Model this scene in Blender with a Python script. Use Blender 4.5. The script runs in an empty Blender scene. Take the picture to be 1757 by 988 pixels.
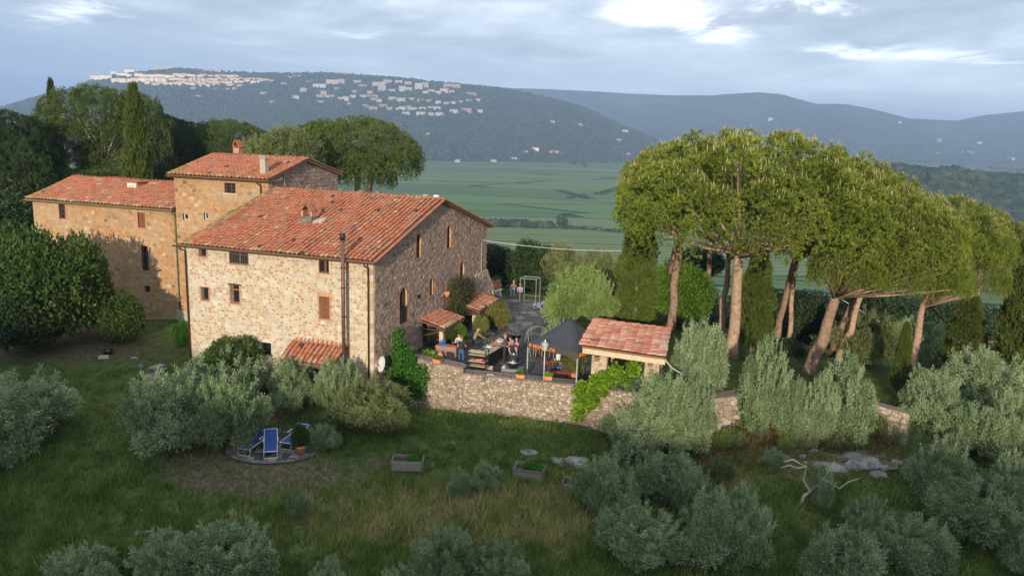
import bpy, math, random
import numpy as np
from mathutils import Vector, Matrix

S = bpy.context.scene
COL = S.collection
RAD = math.radians
random.seed(7)

# ------------------------------------------------------------------ camera
FPX, PITCH, ROLL, CZ = 1356.0, RAD(11.415), RAD(1.807), 13.5
_cp, _sp = math.cos(PITCH), math.sin(PITCH)
FW = np.array([0, _cp, -_sp]); _r0 = np.array([1.0, 0, 0]); _u0 = np.array([0, _sp, _cp])
RT = _r0 * math.cos(ROLL) + _u0 * math.sin(ROLL)
UP = -_r0 * math.sin(ROLL) + _u0 * math.cos(ROLL)
CAMP = np.array([0, 0, CZ])
cam = bpy.data.cameras.new('camera'); camo = bpy.data.objects.new('camera', cam); COL.objects.link(camo)
camo.matrix_world = Matrix(((RT[0], UP[0], -FW[0], 0), (RT[1], UP[1], -FW[1], 0), (RT[2], UP[2], -FW[2], CZ), (0, 0, 0, 1)))
cam.sensor_width = 36; cam.lens = FPX / 1757 * 36; cam.clip_start = 0.5; cam.clip_end = 90000
S.camera = camo

# ------------------------------------------------------------------ light
SUN_AZ, SUN_EL = RAD(189.5), RAD(12.0)
SUN_DIR = Vector((math.sin(SUN_AZ) * math.cos(SUN_EL), math.cos(SUN_AZ) * math.cos(SUN_EL), math.sin(SUN_EL)))
sl = bpy.data.lights.new('sun', 'SUN'); sl.energy = 4.5; sl.angle = RAD(0.5); sl.color = (1.0, 0.87, 0.69)
so = bpy.data.objects.new('sun', sl); COL.objects.link(so)
so.rotation_euler = (-SUN_DIR).to_track_quat('-Z', 'Y').to_euler()
S.view_settings.view_transform = 'Standard'; S.view_settings.look = 'None'
S.view_settings.exposure = 0.3; S.view_settings.gamma = 1.0; S.view_settings.use_curve_mapping = False
S.cycles.max_bounces = 6; S.cycles.diffuse_bounces = 3; S.cycles.glossy_bounces = 2
S.cycles.transmission_bounces = 4; S.cycles.transparent_max_bounces = 8; S.cycles.volume_bounces = 0


class NT:
    """tiny node-tree helper"""
    def __init__(s, tree):
        s.t = tree; s.n = tree.nodes; s.l = tree.links
    def node(s, typ, **kw):
        nd = s.n.new(typ)
        for k, v in kw.items():
            if k.startswith('_'):
                setattr(nd, k[1:], v)
        return nd
    def put(s, sock, v):
        if isinstance(v, bpy.types.NodeSocket): s.l.new(v, sock)
        elif v is not None: sock.default_value = v
    def math(s, op, a, b=None, c=None, clamp=False):
        nd = s.n.new('ShaderNodeMath'); nd.operation = op; nd.use_clamp = clamp
        s.put(nd.inputs[0], a)
        if b is not None: s.put(nd.inputs[1], b)
        if c is not None: s.put(nd.inputs[2], c)
        return nd.outputs[0]
    def mix(s, fac, a, b, mode='MIX'):
        nd = s.n.new('ShaderNodeMix'); nd.data_type = 'RGBA'; nd.blend_type = mode
        s.put(nd.inputs[0], fac)
        s.put(nd.inputs[6], a if isinstance(a, bpy.types.NodeSocket) else (*a, 1.0))
        s.put(nd.inputs[7], b if isinstance(b, bpy.types.NodeSocket) else (*b, 1.0))
        return nd.outputs[2]
    def noise(s, vec, scale, detail=4, rough=0.55, dist=0.0):
        nd = s.n.new('ShaderNodeTexNoise')
        if vec is not None: s.l.new(vec, nd.inputs['Vector'])
        nd.inputs['Scale'].default_value = scale; nd.inputs['Detail'].default_value = detail
        nd.inputs['Roughness'].default_value = rough; nd.inputs['Distortion'].default_value = dist
        return nd.outputs[0]
    def ramp(s, fac, stops, interp='LINEAR'):
        nd = s.n.new('ShaderNodeValToRGB'); cr = nd.color_ramp; cr.interpolation = interp
        while len(cr.elements) < len(stops): cr.elements.new(0.5)
        for e, (p, c) in zip(cr.elements, stops):
            e.position = p; e.color = (*c, 1.0) if len(c) == 3 else c
        s.put(nd.inputs[0], fac)
        return nd.outputs[0]
    def smooth(s, v, a, b):
        nd = s.n.new('ShaderNodeMapRange'); nd.interpolation_type = 'SMOOTHSTEP'
        s.put(nd.inputs[0], v); nd.inputs[1].default_value = a; nd.inputs[2].default_value = b
        return nd.outputs[0]
    def vmul(s, vec, v3):
        nd = s.n.new('ShaderNodeVectorMath'); nd.operation = 'MULTIPLY'
        s.l.new(vec, nd.inputs[0]); nd.inputs[1].default_value = v3
        return nd.outputs[0]


# ------------------------------------------------------------------ sky
W = bpy.data.worlds.new('World'); S.world = W; W.use_nodes = True
T = NT(W.node_tree)
for n in list(T.n): T.n.remove(n)
sky = T.n.new('ShaderNodeTexSky'); sky.sky_type = 'NISHITA'; sky.sun_disc = False
sky.sun_elevation = SUN_EL; sky.sun_rotation = SUN_AZ; sky.air_density = 1.0; sky.dust_density = 1.5; sky.ozone_density = 1.2
tc = T.n.new('ShaderNodeTexCoord'); sep = T.n.new('ShaderNodeSeparateXYZ'); T.l.new(tc.outputs['Generated'], sep.inputs[0])
dx, dy, dz = sep.outputs
zc = T.math('ADD', T.math('MAXIMUM', dz, 0.0), 0.07)
cx = T.math('DIVIDE', dx, zc); cy = T.math('DIVIDE', dy, zc)
cmb = T.n.new('ShaderNodeCombineXYZ'); T.l.new(cx, cmb.inputs[0]); T.l.new(cy, cmb.inputs[1]); cmb.inputs[2].default_value = 3.3
n1 = T.math('ADD', T.math('MULTIPLY', T.math('SUBTRACT', T.noise(T.vmul(cmb.outputs[0], (0.42, 0.36, 1)), 1.0, 7, 0.6, 0.4), 0.5), 2.3), 0.5)
n2 = T.noise(T.vmul(cmb.outputs[0], (1.3, 0.9, 1)), 1.0, 5, 0.6, 0.3)
# az / elevation tangents for where the breaks in the cloud stand
ay = T.math('MAXIMUM', dy, 0.02)
ta = T.math('DIVIDE', dx, ay); te = T.math('DIVIDE', dz, ay)
front = T.smooth(dy, 0.1, 0.4)
def blob(px, py, wx, wy, amp):
    d = FW + RT * (px - 878.5) / FPX + UP * (494 - py) / FPX
    a0, e0 = d[0] / d[1], d[2] / d[1]
    u = T.math('DIVIDE', T.math('SUBTRACT', ta, a0), wx / FPX)
    v = T.math('DIVIDE', T.math('SUBTRACT', te, e0), wy / FPX)
    q = T.math('ADD', T.math('MULTIPLY', u, u), T.math('MULTIPLY', v, v))
    return T.math('MULTIPLY', T.math('MULTIPLY', T.math('EXPONENT', T.math('MULTIPLY', q, -1.0)), amp), front)
acc = None
for b in [(1140, 22, 85, 26, .42), (1225, 58, 60, 20, .32), (1400, 16, 100, 20, .42), (190, 12, 130, 20, .34), (20, 34, 140, 18, .20),
          (1520, 85, 220, 14, .22), (1640, 100, 200, 12, .22), (640, 62, 90, 9, .2), (1300, -40, 500, 34, .12), (740, 60, 60, 8, .16), (900, 30, 300, 20, .10)]:
    r = blob(*b); acc = r if acc is None else T.math('ADD', acc, r)
nfine = T.noise(T.vmul(cmb.outputs[0], (1.5, 1.1, 1)), 1.0, 8, 0.62, 0.35)
gap = T.math('ADD', T.math('MULTIPLY', acc, T.math('ADD', T.math('MULTIPLY', nfine, 5.5), -2.0)), T.math('MULTIPLY', T.math('SUBTRACT', n2, 0.5), 0.25))
gapm = T.smooth(gap, 0.08, 0.36)
base = T.ramp(T.math('ADD', T.math('MULTIPLY', n1, 0.65), T.math('MULTIPLY', T.math('ADD', T.math('MULTIPLY', T.math('SUBTRACT', n2, .5), 1.8), .5), 0.35)),
              [(0.22, (2.4, 2.85, 3.6)), (0.40, (3.2, 3.75, 4.6)), (0.56, (4.6, 5.2, 6.0)), (0.78, (7.0, 7.4, 7.9))])
# lower sky: smooth blue-grey air under the cloud deck
el = T.math('ARCSINE', dz)
low = T.smooth(el, 0.15, 0.02)
base = T.mix(T.math('MULTIPLY', low, 0.7), base, (3.8, 4.9, 6.2))
# rain shadow: darker blue low in the west
rain = blob(-60, 150, 330, 80, 1.0)
base = T.mix(T.math('MULTIPLY', rain, 0.75), base, (.9, 1.9, 3.9))
bright = T.mix(T.smooth(gap, 0.3, 0.55), (8.6, 9.1, 9.6), (13, 13, 12.6))
cl = T.mix(gapm, base, bright)
nis = T.mix(0.12, cl, sky.outputs[0])
bg = T.n.new('ShaderNodeBackground'); T.l.new(nis, bg.inputs[0]); bg.inputs[1].default_value = 0.15
wo = T.n.new('ShaderNodeOutputWorld'); T.l.new(bg.outputs[0], wo.inputs[0])


# ------------------------------------------------------------------ materials
def new_mat(name):
    m = bpy.data.materials.new(name); m.use_nodes = True
    t = NT(m.node_tree); t.b = m.node_tree.nodes['Principled BSDF']; t.out = m.node_tree.nodes['Material Output']
    return m, t

def attr(t, name='tint'):
    a = t.n.new('ShaderNodeAttribute'); a.attribute_name = name
    return a.outputs['Fac']

def objc(t):
    return t.n.new('ShaderNodeTexCoord').outputs['Object']

def geopos(t):
    return t.n.new('ShaderNodeNewGeometry').outputs['Position']

def bump(t, h, strength=0.3, dist=0.02):
    b = t.n.new('ShaderNodeBump'); b.inputs['Strength'].default_value = strength; b.inputs['Distance'].default_value = dist
    t.l.new(h, b.inputs['Height']); t.l.new(b.outputs[0], t.b.inputs['Normal'])

def m_plain(name, col, rough=0.6, var=0.25, scale=6, metal=0.0, bmp=0.15):
    m, t = new_mat(name)
    n = t.noise(objc(t), scale, 5)
    c = t.mix(t.math('MULTIPLY', t.smooth(n, 0.3, 0.75), 1.0), tuple(x * (1 - var) for x in col), tuple(min(1, x * (1 + var)) for x in col))
    t.l.new(c, t.b.inputs['Base Color']); t.b.inputs['Roughness'].default_value = rough; t.b.inputs['Metallic'].default_value = metal
    if bmp: bump(t, t.noise(objc(t), scale * 6, 3), bmp, 0.01)
    return m

def m_mortar(name, col, stain):
    m, t = new_mat(name); p = geopos(t)
    c = t.mix(t.smooth(t.noise(p, 3, 5), .3, .7), tuple(x * .85 for x in col), tuple(x * 1.1 for x in col))
    c = t.mix(t.math('MULTIPLY', t.smooth(t.noise(p, .55, 6, .65), .48, .7), .55), c, stain)
    c = t.mix(t.math('MULTIPLY', t.smooth(t.noise(t.vmul(p, (2.2, 2.2, .35)), 1.0, 5, .7), .55, .75), .45), c, tuple(x * .8 for x in stain))
    t.l.new(c, t.b.inputs['Base Color']); t.b.inputs['Roughness'].default_value = .95; t.b.inputs['Specular IOR Level'].default_value = .1
    bump(t, t.noise(p, 22, 4, .7), .6, .015)
    return m

def m_tint(name, stops, rough=0.85, nscale=9, namt=0.5, stain=None, bmp=0.35, spots=None):
    """colour by the per-piece 'tint' attribute, with grain and stains"""
    m, t = new_mat(name)
    p = geopos(t)
    c = t.ramp(attr(t), stops)
    n = t.noise(p, nscale, 6, 0.65)
    c = t.mix(namt, c, t.ramp(n, [(0.25, (0.35, 0.35, 0.35)), (0.5, (1, 1, 1)), (0.75, (1.5, 1.5, 1.5))]), 'MULTIPLY')
    if stain:
        sc, lo, hi, colr, amt = stain
        c = t.mix(t.math('MULTIPLY', t.smooth(t.noise(p, sc, 5, 0.6), lo, hi), amt), c, colr)
    if spots:
        sc, lo, hi, colr, amt = spots
        c = t.mix(t.math('MULTIPLY', t.smooth(t.noise(p, sc, 3, 0.6), lo, hi), amt), c, colr)
    t.l.new(c, t.b.inputs['Base Color']); t.b.inputs['Roughness'].default_value = rough
    t.b.inputs['Specular IOR Level'].default_value = 0.25
    bump(t, t.noise(p, nscale * 3, 5, 0.7), bmp, 0.02)
    return m

def m_leaf(name, stops, trans=0.3, rough=0.55, spec=0.25, cols2=None):
    m, t = new_mat(name)
    oi = t.n.new('ShaderNodeObjectInfo').outputs['Random']
    tt = t.math('ADD', attr(t), t.math('MULTIPLY', t.math('SUBTRACT', oi, 0.5), 0.16))
    c = t.ramp(tt, stops)
    t.l.new(c, t.b.inputs['Base Color']); t.b.inputs['Roughness'].default_value = rough
    t.b.inputs['Specular IOR Level'].default_value = spec
    tr = t.n.new('ShaderNodeBsdfTranslucent'); t.l.new(c, tr.inputs[0])
    mx = t.n.new('ShaderNodeMixShader'); mx.inputs[0].default_value = trans
    t.l.new(t.b.outputs[0], mx.inputs[1]); t.l.new(tr.outputs[0], mx.inputs[2]); t.l.new(mx.outputs[0], t.out.inputs[0])
    return m

M = {}
M['olive'] = m_leaf('olive_leaf', [(0, (.09, .14, .05)), (.4, (.20, .275, .125)), (.75, (.33, .41, .22)), (1, (.52, .57, .38))], 0.2)
M['olive_gold'] = m_leaf('olive_leaf_gold', [(0, (.08, .11, .035)), (.45, (.17, .21, .07)), (.8, (.28, .30, .12)), (1, (.40, .38, .17))], 0.25)
M['olive_sun'] = m_leaf('olive_leaf_bright', [(0, (.10, .16, .03)), (.4, (.20, .29, .07)), (.75, (.32, .42, .13)), (1, (.50, .55, .24))], 0.25)  # brighter olive copy, sunlit look put into the leaf colour
M['pine'] = m_leaf('pine_needle', [(0, (.06, .09, .010)), (.45, (.165, .215, .024)), (.8, (.27, .31, .04)), (1, (.38, .37, .08))], 0.25)
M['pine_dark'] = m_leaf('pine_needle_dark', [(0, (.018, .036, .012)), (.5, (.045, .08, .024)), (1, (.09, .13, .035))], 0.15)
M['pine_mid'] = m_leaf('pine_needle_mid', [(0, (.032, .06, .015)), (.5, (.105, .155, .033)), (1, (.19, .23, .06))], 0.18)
M['candle'] = m_leaf('pine_candle', [(0, (.34, .27, .13)), (1, (.55, .46, .26))], 0.1)
M['cypress'] = m_leaf('cypress_leaf', [(0, (.04, .068, .010)), (.5, (.09, .125, .018)), (.9, (.145, .17, .03)), (1, (.22, .15, .05))], 0.12)
M['cypress_dark'] = m_leaf('cypress_leaf_dark', [(0, (.02, .038, .012)), (.5, (.042, .068, .02)), (1, (.08, .10, .03))], 0.12)
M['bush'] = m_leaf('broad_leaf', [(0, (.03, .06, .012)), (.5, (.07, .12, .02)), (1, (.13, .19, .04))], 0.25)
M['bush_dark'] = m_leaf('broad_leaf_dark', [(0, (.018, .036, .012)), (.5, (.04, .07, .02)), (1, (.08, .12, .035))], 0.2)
M['bush_bright'] = m_leaf('bright_broad_leaf', [(0, (.05, .11, .012)), (.5, (.12, .23, .02)), (1, (.22, .34, .05))], 0.3)
M['vine'] = m_leaf('vine_leaf', [(0, (.10, .20, .01)), (.5, (.20, .36, .02)), (1, (.34, .50, .05))], 0.35)
M['ivy'] = m_leaf('ivy_leaf', [(0, (.03, .09, .01)), (.5, (.06, .18, .02)), (1, (.12, .30, .03))], 0.3)
M['blossom'] = m_leaf('bougainvillea_leaf', [(0, (.04, .07, .02)), (.6, (.08, .11, .03)), (.75, (.14, .05, .06)), (1, (.22, .07, .12))], 0.25)
M['yellowing'] = m_leaf('yellowing_leaf', [(0, (.09, .13, .035)), (.5, (.22, .22, .05)), (1, (.55, .40, .10))], 0.25)
M['grassb'] = m_leaf('grass_blade', [(0, (.06, .12, .020)), (.45, (.14, .22, .04)), (.75, (.26, .30, .08)), (1, (.52, .43, .2))], 0.25)
M['drybrush'] = m_leaf('dry_brush', [(0, (.13, .065, .022)), (.6, (.28, .15, .05)), (1, (.46, .30, .12))], 0.2)
M['forest'] = m_leaf('forest_canopy', [(0, (.020, .036, .018)), (.5, (.035, .056, .024)), (1, (.065, .085, .04))], 0.0, 0.9, 0.05)
M['bark_pine'] = m_tint('pine_bark', [(0, (.24, .15, .11)), (1, (.50, .34, .24))], 0.95, 5, 0.7, (3, .5, .7, (.09, .065, .05), .6), 0.9)
M['bark_olive'] = m_tint('olive_bark', [(0, (.12, .10, .075)), (1, (.26, .22, .17))], 0.95, 9, 0.7, None, 0.8)
M['bark_dead'] = m_tint('dead_wood', [(0, (.38, .35, .30)), (1, (.52, .48, .42))], 0.95, 9, 0.5, None, 0.5)
M['terracotta_tile'] = m_tint('terracotta_tile',
    [(0, (.34, .11, .060)), (.30, (.43, .155, .080)), (.55, (.38, .175, .11)), (.72, (.31, .17, .12)), (.84, (.44, .29, .19)), (.90, (.24, .16, .12)), (.95, (.05, .045, .04)), (1, (.34, .26, .10))],
    0.8, 5, 0.45, (.9, .5, .7, (.20, .13, .10), .6), 0.3, (14, .64, .74, (.40, .33, .20), .4))
M['pale_tile'] = m_tint('pale_pink_tile', [(0, (.40, .14, .09)), (.3, (.50, .22, .15)), (.5, (.55, .33, .24)), (.66, (.42, .17, .11)), (.8, (.58, .42, .32)), (.9, (.22, .14, .12)), (.96, (.10, .08, .08)), (1, (.4, .3, .2))], .8, 5, .45, (1.2, .52, .72, (.20, .13, .12), .5), .3)
M['canal_tile'] = m_tint('tile_channel', [(0, (.10, .04, .028)), (1, (.17, .075, .05))], 0.9, 6, 0.5, (2, .4, .65, (.03, .025, .02), .85), 0.3)
M['coping'] = m_tint('dark_coping_stone', [(0, (.15, .105, .09)), (1, (.23, .17, .15))], .9, 6, .6, (3, .5, .7, (.35, .31, .26), .4), .5)
M['lichen_tile'] = m_tint('lichen_tile', [(0, (.30, .22, .06)), (.5, (.38, .26, .10)), (1, (.20, .14, .08))], 0.9, 8, 0.5, None, 0.4)
M['mortar_warm'] = m_mortar('lime_mortar_warm', (.58, .51, .41), (.40, .34, .26))
M['mortar_ochre'] = m_mortar('ochre_mortar', (.44, .29, .155), (.30, .19, .11))
M['mortar_grey'] = m_mortar('grey_mortar', (.56, .46, .38), (.38, .31, .26))
M['mortar_wall'] = m_mortar('old_wall_mortar', (.27, .22, .17), (.15, .125, .10))
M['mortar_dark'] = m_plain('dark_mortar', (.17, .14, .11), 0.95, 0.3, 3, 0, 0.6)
M['stone_warm'] = m_tint('facade_stone', [(0, (.54, .47, .36)), (.38, (.47, .39, .29)), (.6, (.43, .31, .20)), (.78, (.46, .26, .14)), (.9, (.34, .26, .19)), (1, (.54, .34, .13))], 0.9, 10, 0.4)
M['stone_ochre'] = m_tint('ochre_stone', [(0, (.46, .25, .12)), (.35, (.38, .19, .085)), (.6, (.44, .30, .17)), (.8, (.30, .16, .08)), (.92, (.50, .40, .28)), (1, (.18, .11, .07))], 0.92, 8, 0.6, (.4, .45, .65, (.46, .37, .26), .5))
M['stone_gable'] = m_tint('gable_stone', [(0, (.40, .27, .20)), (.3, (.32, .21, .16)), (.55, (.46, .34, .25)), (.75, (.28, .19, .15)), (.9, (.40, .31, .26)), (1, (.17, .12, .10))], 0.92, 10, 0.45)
M['stone_wall'] = m_tint('old_wall_stone', [(0, (.38, .30, .22)), (.3, (.29, .21, .155)), (.5, (.42, .34, .26)), (.7, (.22, .165, .125)), (.88, (.37, .25, .16)), (1, (.50, .45, .37))], 0.95, 7, 0.7,
    (1.6, .55, .72, (.10, .085, .07), .6), 0.6, (7, .57, .66, (.66, .61, .52), .8))
M['brick'] = m_tint('red_brick', [(0, (.44, .20, .13)), (.5, (.52, .28, .18)), (1, (.40, .24, .19))], 0.9, 10, 0.4)
M['brick_sun'] = m_tint('sunlit_orange_brick', [(0, (.52, .26, .12)), (1, (.60, .38, .2))], 0.9, 10, 0.4)  # orange brick; for right arch jambs the sunlight is put into its colour
M['wood_dark'] = m_plain('dark_wood', (.095, .05, .035), 0.6, 0.3, 10)
M['wood_red'] = m_plain('red_brown_shutter', (.22, .075, .035), 0.6, 0.25, 8)
M['wood_grey'] = m_tint('weathered_plank', [(0, (.17, .145, .12)), (1, (.28, .24, .20))], 0.9, 12, 0.6)
M['wood_pale'] = m_tint('pale_board', [(0, (.48, .38, .24)), (1, (.60, .50, .34))], 0.7, 8, 0.4)
M['wood_mid'] = m_tint('brown_board', [(0, (.20, .11, .06)), (1, (.30, .17, .10))], 0.8, 9, 0.5)
M['beam'] = m_plain('pale_beam', (.62, .50, .33), 0.85, 0.15, 6, 0, 0.4)
M['plaster'] = m_plain('pale_plaster', (.58, .47, .30), 0.9, 0.2, 2, 0, 0.3)
M['gutter'] = m_plain('brown_gutter', (.12, .075, .06), 0.45, 0.2, 4, 0.5)
M['pipe_rust'] = m_plain('rusty_flue', (.20, .10, .07), 0.55, 0.3, 4, 0.4)
M['copper'] = m_plain('green_copper_gutter', (.16, .20, .11), 0.7, 0.3, 3, 0.3)
M['cement'] = m_plain('cement', (.42, .37, .29), 0.9, 0.15, 5)
M['white_paint'] = m_plain('white_paint', (.72, .72, .70), 0.5, 0.06, 5, 0, 0.05)
M['metal'] = m_plain('galvanised_metal', (.50, .50, .48), 0.4, 0.1, 8, 0.6, 0)
M['metal_light'] = m_plain('light_grey_metal', (.55, .54, .50), 0.45, 0.1, 8, 0.2, 0)
M['iron'] = m_plain('dark_iron', (.035, .033, .035), 0.5, 0.2, 6, 0.4, 0)
M['rail_grey'] = m_plain('grey_railing', (.22, .20, .18), 0.5, 0.2, 6, 0.4, 0)
M['black'] = m_plain('black_enamel', (.018, .018, .022), 0.3, 0.15, 4, 0, 0)
M['black_cloth'] = m_plain('black_fabric', (.022, .024, .028), 0.75, 0.15, 12, 0, 0.2)
M['black_roof'] = m_plain('black_canopy_fabric', (.040, .044, .052), 0.6, 0.1, 3, 0, 0.1)
M['tan_valance'] = m_plain('dark_valance', (.075, .062, .045), 0.8, 0.15, 6, 0, 0.1)
M['orange'] = m_plain('orange_print', (.78, .24, .08), 0.7, 0.06, 6, 0, 0)
M['pot'] = m_plain('terracotta_pot', (.62, .24, .12), 0.8, 0.12, 5)
M['soil'] = m_plain('soil', (.06, .045, .03), 1.0, 0.3, 12)
M['blue_cloth'] = m_plain('blue_canvas', (.025, .075, .30), 0.75, 0.12, 8, 0, 0.2)
M['rock'] = m_tint('grey_rock', [(0, (.17, .16, .14)), (1, (.33, .31, .28))], 0.95, 2.5, 0.7, (1.2, .5, .62, (.09, .085, .075), .7), 1.0, (5, .6, .68, (.5, .47, .42), .6))
M['town_wall'] = m_tint('town_plaster', [(0, (.70, .62, .50)), (.5, (.58, .48, .37)), (.8, (.46, .34, .26)), (1, (.7, .68, .6))], 0.9, .05, 0.1, None, 0)
M['town_wall_dim'] = m_tint('shaded_town_plaster', [(0, (.40, .40, .39)), (.5, (.31, .27, .23)), (.8, (.27, .18, .15)), (1, (.4, .4, .4))], 0.9, .05, 0.1, None, 0)  # shade over the new quarter and far farms put into the plaster colour
M['town_roof'] = m_tint('town_roof_tile', [(0, (.26, .16, .12)), (1, (.34, .20, .14))], 0.9, .05, 0.1, None, 0)
M['castle'] = m_tint('old_fort_stone', [(0, (.34, .29, .24)), (1, (.46, .38, .30))], 0.9, .05, 0.1, None, 0)

def m_glass():
    m, t = new_mat('window_glass')
    t.b.inputs['Base Color'].default_value = (.018, .020, .024, 1); t.b.inputs['Roughness'].default_value = 0.12
    t.b.inputs['Specular IOR Level'].default_value = 0.6
    n = t.noise(objc(t), 3, 2); bump(t, n, 0.15, 0.02)
    return m
M['glass'] = m_glass()


# ------------------------------------------------------------------ mesh building
def np_mesh(name, V, F, mats, mi=None, tint=None, smooth=False):
    V = np.asarray(V, np.float32); me = bpy.data.meshes.new(name)
    if isinstance(F, np.ndarray):
        k = F.shape[1]; nf = F.shape[0]; loops = F.ravel().astype(np.int32); starts = (np.arange(nf) * k).astype(np.int32)
    else:
        nf = len(F); ln = np.array([len(f) for f in F]); starts = np.concatenate([[0], np.cumsum(ln)[:-1]]).astype(np.int32) if nf else np.zeros(0, np.int32)
        loops = np.array([i for f in F for i in f], np.int32)
    me.vertices.add(len(V)); me.vertices.foreach_set('co', V.ravel())
    me.loops.add(len(loops)); me.loops.foreach_set('vertex_index', loops)
    me.polygons.add(nf); me.polygons.foreach_set('loop_start', starts)
    if mi is not None: me.polygons.foreach_set('material_index', np.asarray(mi, np.int32))
    me.polygons.foreach_set('use_smooth', np.full(nf, bool(smooth)))
    for m in (mats if isinstance(mats, (list, tuple)) else [mats]): me.materials.append(m)
    me.update(calc_edges=True)
    if tint is not None:
        a = me.attributes.new('tint', 'FLOAT', 'FACE'); a.data.foreach_set('value', np.asarray(tint, np.float32))
    return me

class RM:
    """a shared mesh shown with other materials (set on the object)"""
    def __init__(s, me, mats): s.me = me; s.mats = mats
def link(name, me, parent=None, loc=None, rot=None, scale=None):
    rm = me if isinstance(me, RM) else None
    o = bpy.data.objects.new(name, rm.me if rm else me); COL.objects.link(o)
    if rm:
        for i, m in enumerate(rm.mats): o.material_slots[i].link = 'OBJECT'; o.material_slots[i].material = M[m]
    if parent is not None: o.parent = parent
    if loc is not None: o.location = loc
    if rot is not None: o.rotation_euler = rot
    if scale is not None: o.scale = scale
    return o

def tag(o, label=None, cat=None, group=None, kind=None):
    if label: o['label'] = label
    if cat: o['category'] = cat
    if group: o['group'] = group
    if kind: o['kind'] = kind
    return o

def thing(name, label, cat, loc=(0, 0, 0), rotz=0.0, group=None):
    o = bpy.data.objects.new(name, None); COL.objects.link(o); o.empty_display_size = 0.3
    o.location = loc; o.rotation_euler = (0, 0, rotz)
    return tag(o, label, cat, group)

class MB:
    def __init__(s): s.v = []; s.f = []; s.m = []; s.t = []
    def add(s, vs, fs, mi=0, tint=0.5):
        b = len(s.v); s.v.extend([tuple(map(float, p)) for p in vs])
        for f in fs: s.f.append(tuple(b + i for i in f)); s.m.append(mi); s.t.append(tint)
    def box(s, c, size, rz=0.0, mi=0, tint=None, taper=1.0, tilt=None):
        tint = random.random() if tint is None else tint
        hx, hy, hz = size[0] / 2, size[1] / 2, size[2] / 2
        R = Matrix.Rotation(rz, 3, 'Z')
        if tilt is not None: R = R @ Matrix.Rotation(tilt[1], 3, 'Y') @ Matrix.Rotation(tilt[0], 3, 'X')
        vs = []
        for z, k in ((-hz, 1.0), (hz, taper)):
            for x, y in ((-hx, -hy), (hx, -hy), (hx, hy), (-hx, hy)):
                p = R @ Vector((x * k, y * k, z)); vs.append((c[0] + p.x, c[1] + p.y, c[2] + p.z))
        s.add(vs, [(3, 2, 1, 0), (4, 5, 6, 7), (0, 1, 5, 4), (1, 2, 6, 5), (2, 3, 7, 6), (3, 0, 4, 7)], mi, tint)
    def bx(s, x0, x1, y0, y1, z0, z1, mi=0, tint=None):
        s.box(((x0 + x1) / 2, (y0 + y1) / 2, (z0 + z1) / 2), (abs(x1 - x0), abs(y1 - y0), abs(z1 - z0)), 0, mi, tint)
    def tube(s, pts, radii, n=8, mi=0, tint=None, cap=True):
        tint = random.random() if tint is None else tint
        pts = [Vector(p) for p in pts]
        if not isinstance(radii, (list, tuple)): radii = [radii] * len(pts)
        rings = []; ref = None
        for i, p in enumerate(pts):
            d = (pts[min(i + 1, len(pts) - 1)] - pts[max(i - 1, 0)])
            d = d.normalized() if d.length > 1e-6 else Vector((0, 0, 1))
            if ref is None: ref = Vector((1, 0, 0)) if abs(d.x) < 0.8 else Vector((0, 1, 0))
            a = (ref - d * ref.dot(d)).normalized(); b = d.cross(a); ref = a
            rings.append([p + (a * math.cos(2 * math.pi * k / n) + b * math.sin(2 * math.pi * k / n)) * radii[i] for k in range(n)])
        vs = [q for r in rings for q in r]; fs = []
        for i in range(len(pts) - 1):
            for k in range(n):
                fs.append((i * n + k, i * n + (k + 1) % n, (i + 1) * n + (k + 1) % n, (i + 1) * n + k))
        if cap: fs.append(tuple(range(n - 1, -1, -1))); fs.append(tuple((len(pts) - 1) * n + k for k in range(n)))
        s.add(vs, fs, mi, tint)
    def lathe(s, c, prof, n=16, mi=0, tint=0.5, sx=1.0, sy=1.0):
        vs = []; fs = []
        for r, z in prof:
            for k in range(n):
                a = 2 * math.pi * k / n; vs.append((c[0] + r * math.cos(a) * sx, c[1] + r * math.sin(a) * sy, c[2] + z))
        for i in range(len(prof) - 1):
            for k in range(n): fs.append((i * n + k, i * n + (k + 1) % n, (i + 1) * n + (k + 1) % n, (i + 1) * n + k))
        fs.append(tuple(range(n - 1, -1, -1))); fs.append(tuple((len(prof) - 1) * n + k for k in range(n)))
        s.add(vs, fs, mi, tint)
    def ball(s, c, r, mi=0, tint=0.5, n=10, m=7):
        r = (r, r, r) if not isinstance(r, (tuple, list)) else r
        prof = [(math.sin(math.pi * (i + .01) / m * .998), -math.cos(math.pi * (i + .01) / m * .998)) for i in range(m + 1)]
        vs = []; fs = []
        for q, z in prof:
            for k in range(n):
                a = 2 * math.pi * k / n; vs.append((c[0] + q * math.cos(a) * r[0], c[1] + q * math.sin(a) * r[1], c[2] + z * r[2]))
        for i in range(m):
            for k in range(n): fs.append((i * n + k, i * n + (k + 1) % n, (i + 1) * n + (k + 1) % n, (i + 1) * n + k))
        s.add(vs, fs, mi, tint)
    def prism(s, poly, off, mi=0, tint=0.5):
        n = len(poly); a = [Vector(p) for p in poly]; b = [p + Vector(off) for p in a]
        s.add(a + b, [tuple(range(n - 1, -1, -1)), tuple(range(n, 2 * n))] + [(i, (i + 1) % n, n + (i + 1) % n, n + i) for i in range(n)], mi, tint)
    def mesh(s, name, mats, smooth=False): return np_mesh(name, s.v, s.f, mats, s.m, s.t, smooth)
    def build(s, name, mats, parent=None, smooth=False, loc=None, rot=None):
        return link(name, s.mesh(name, mats, smooth), parent, loc, rot)


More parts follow.
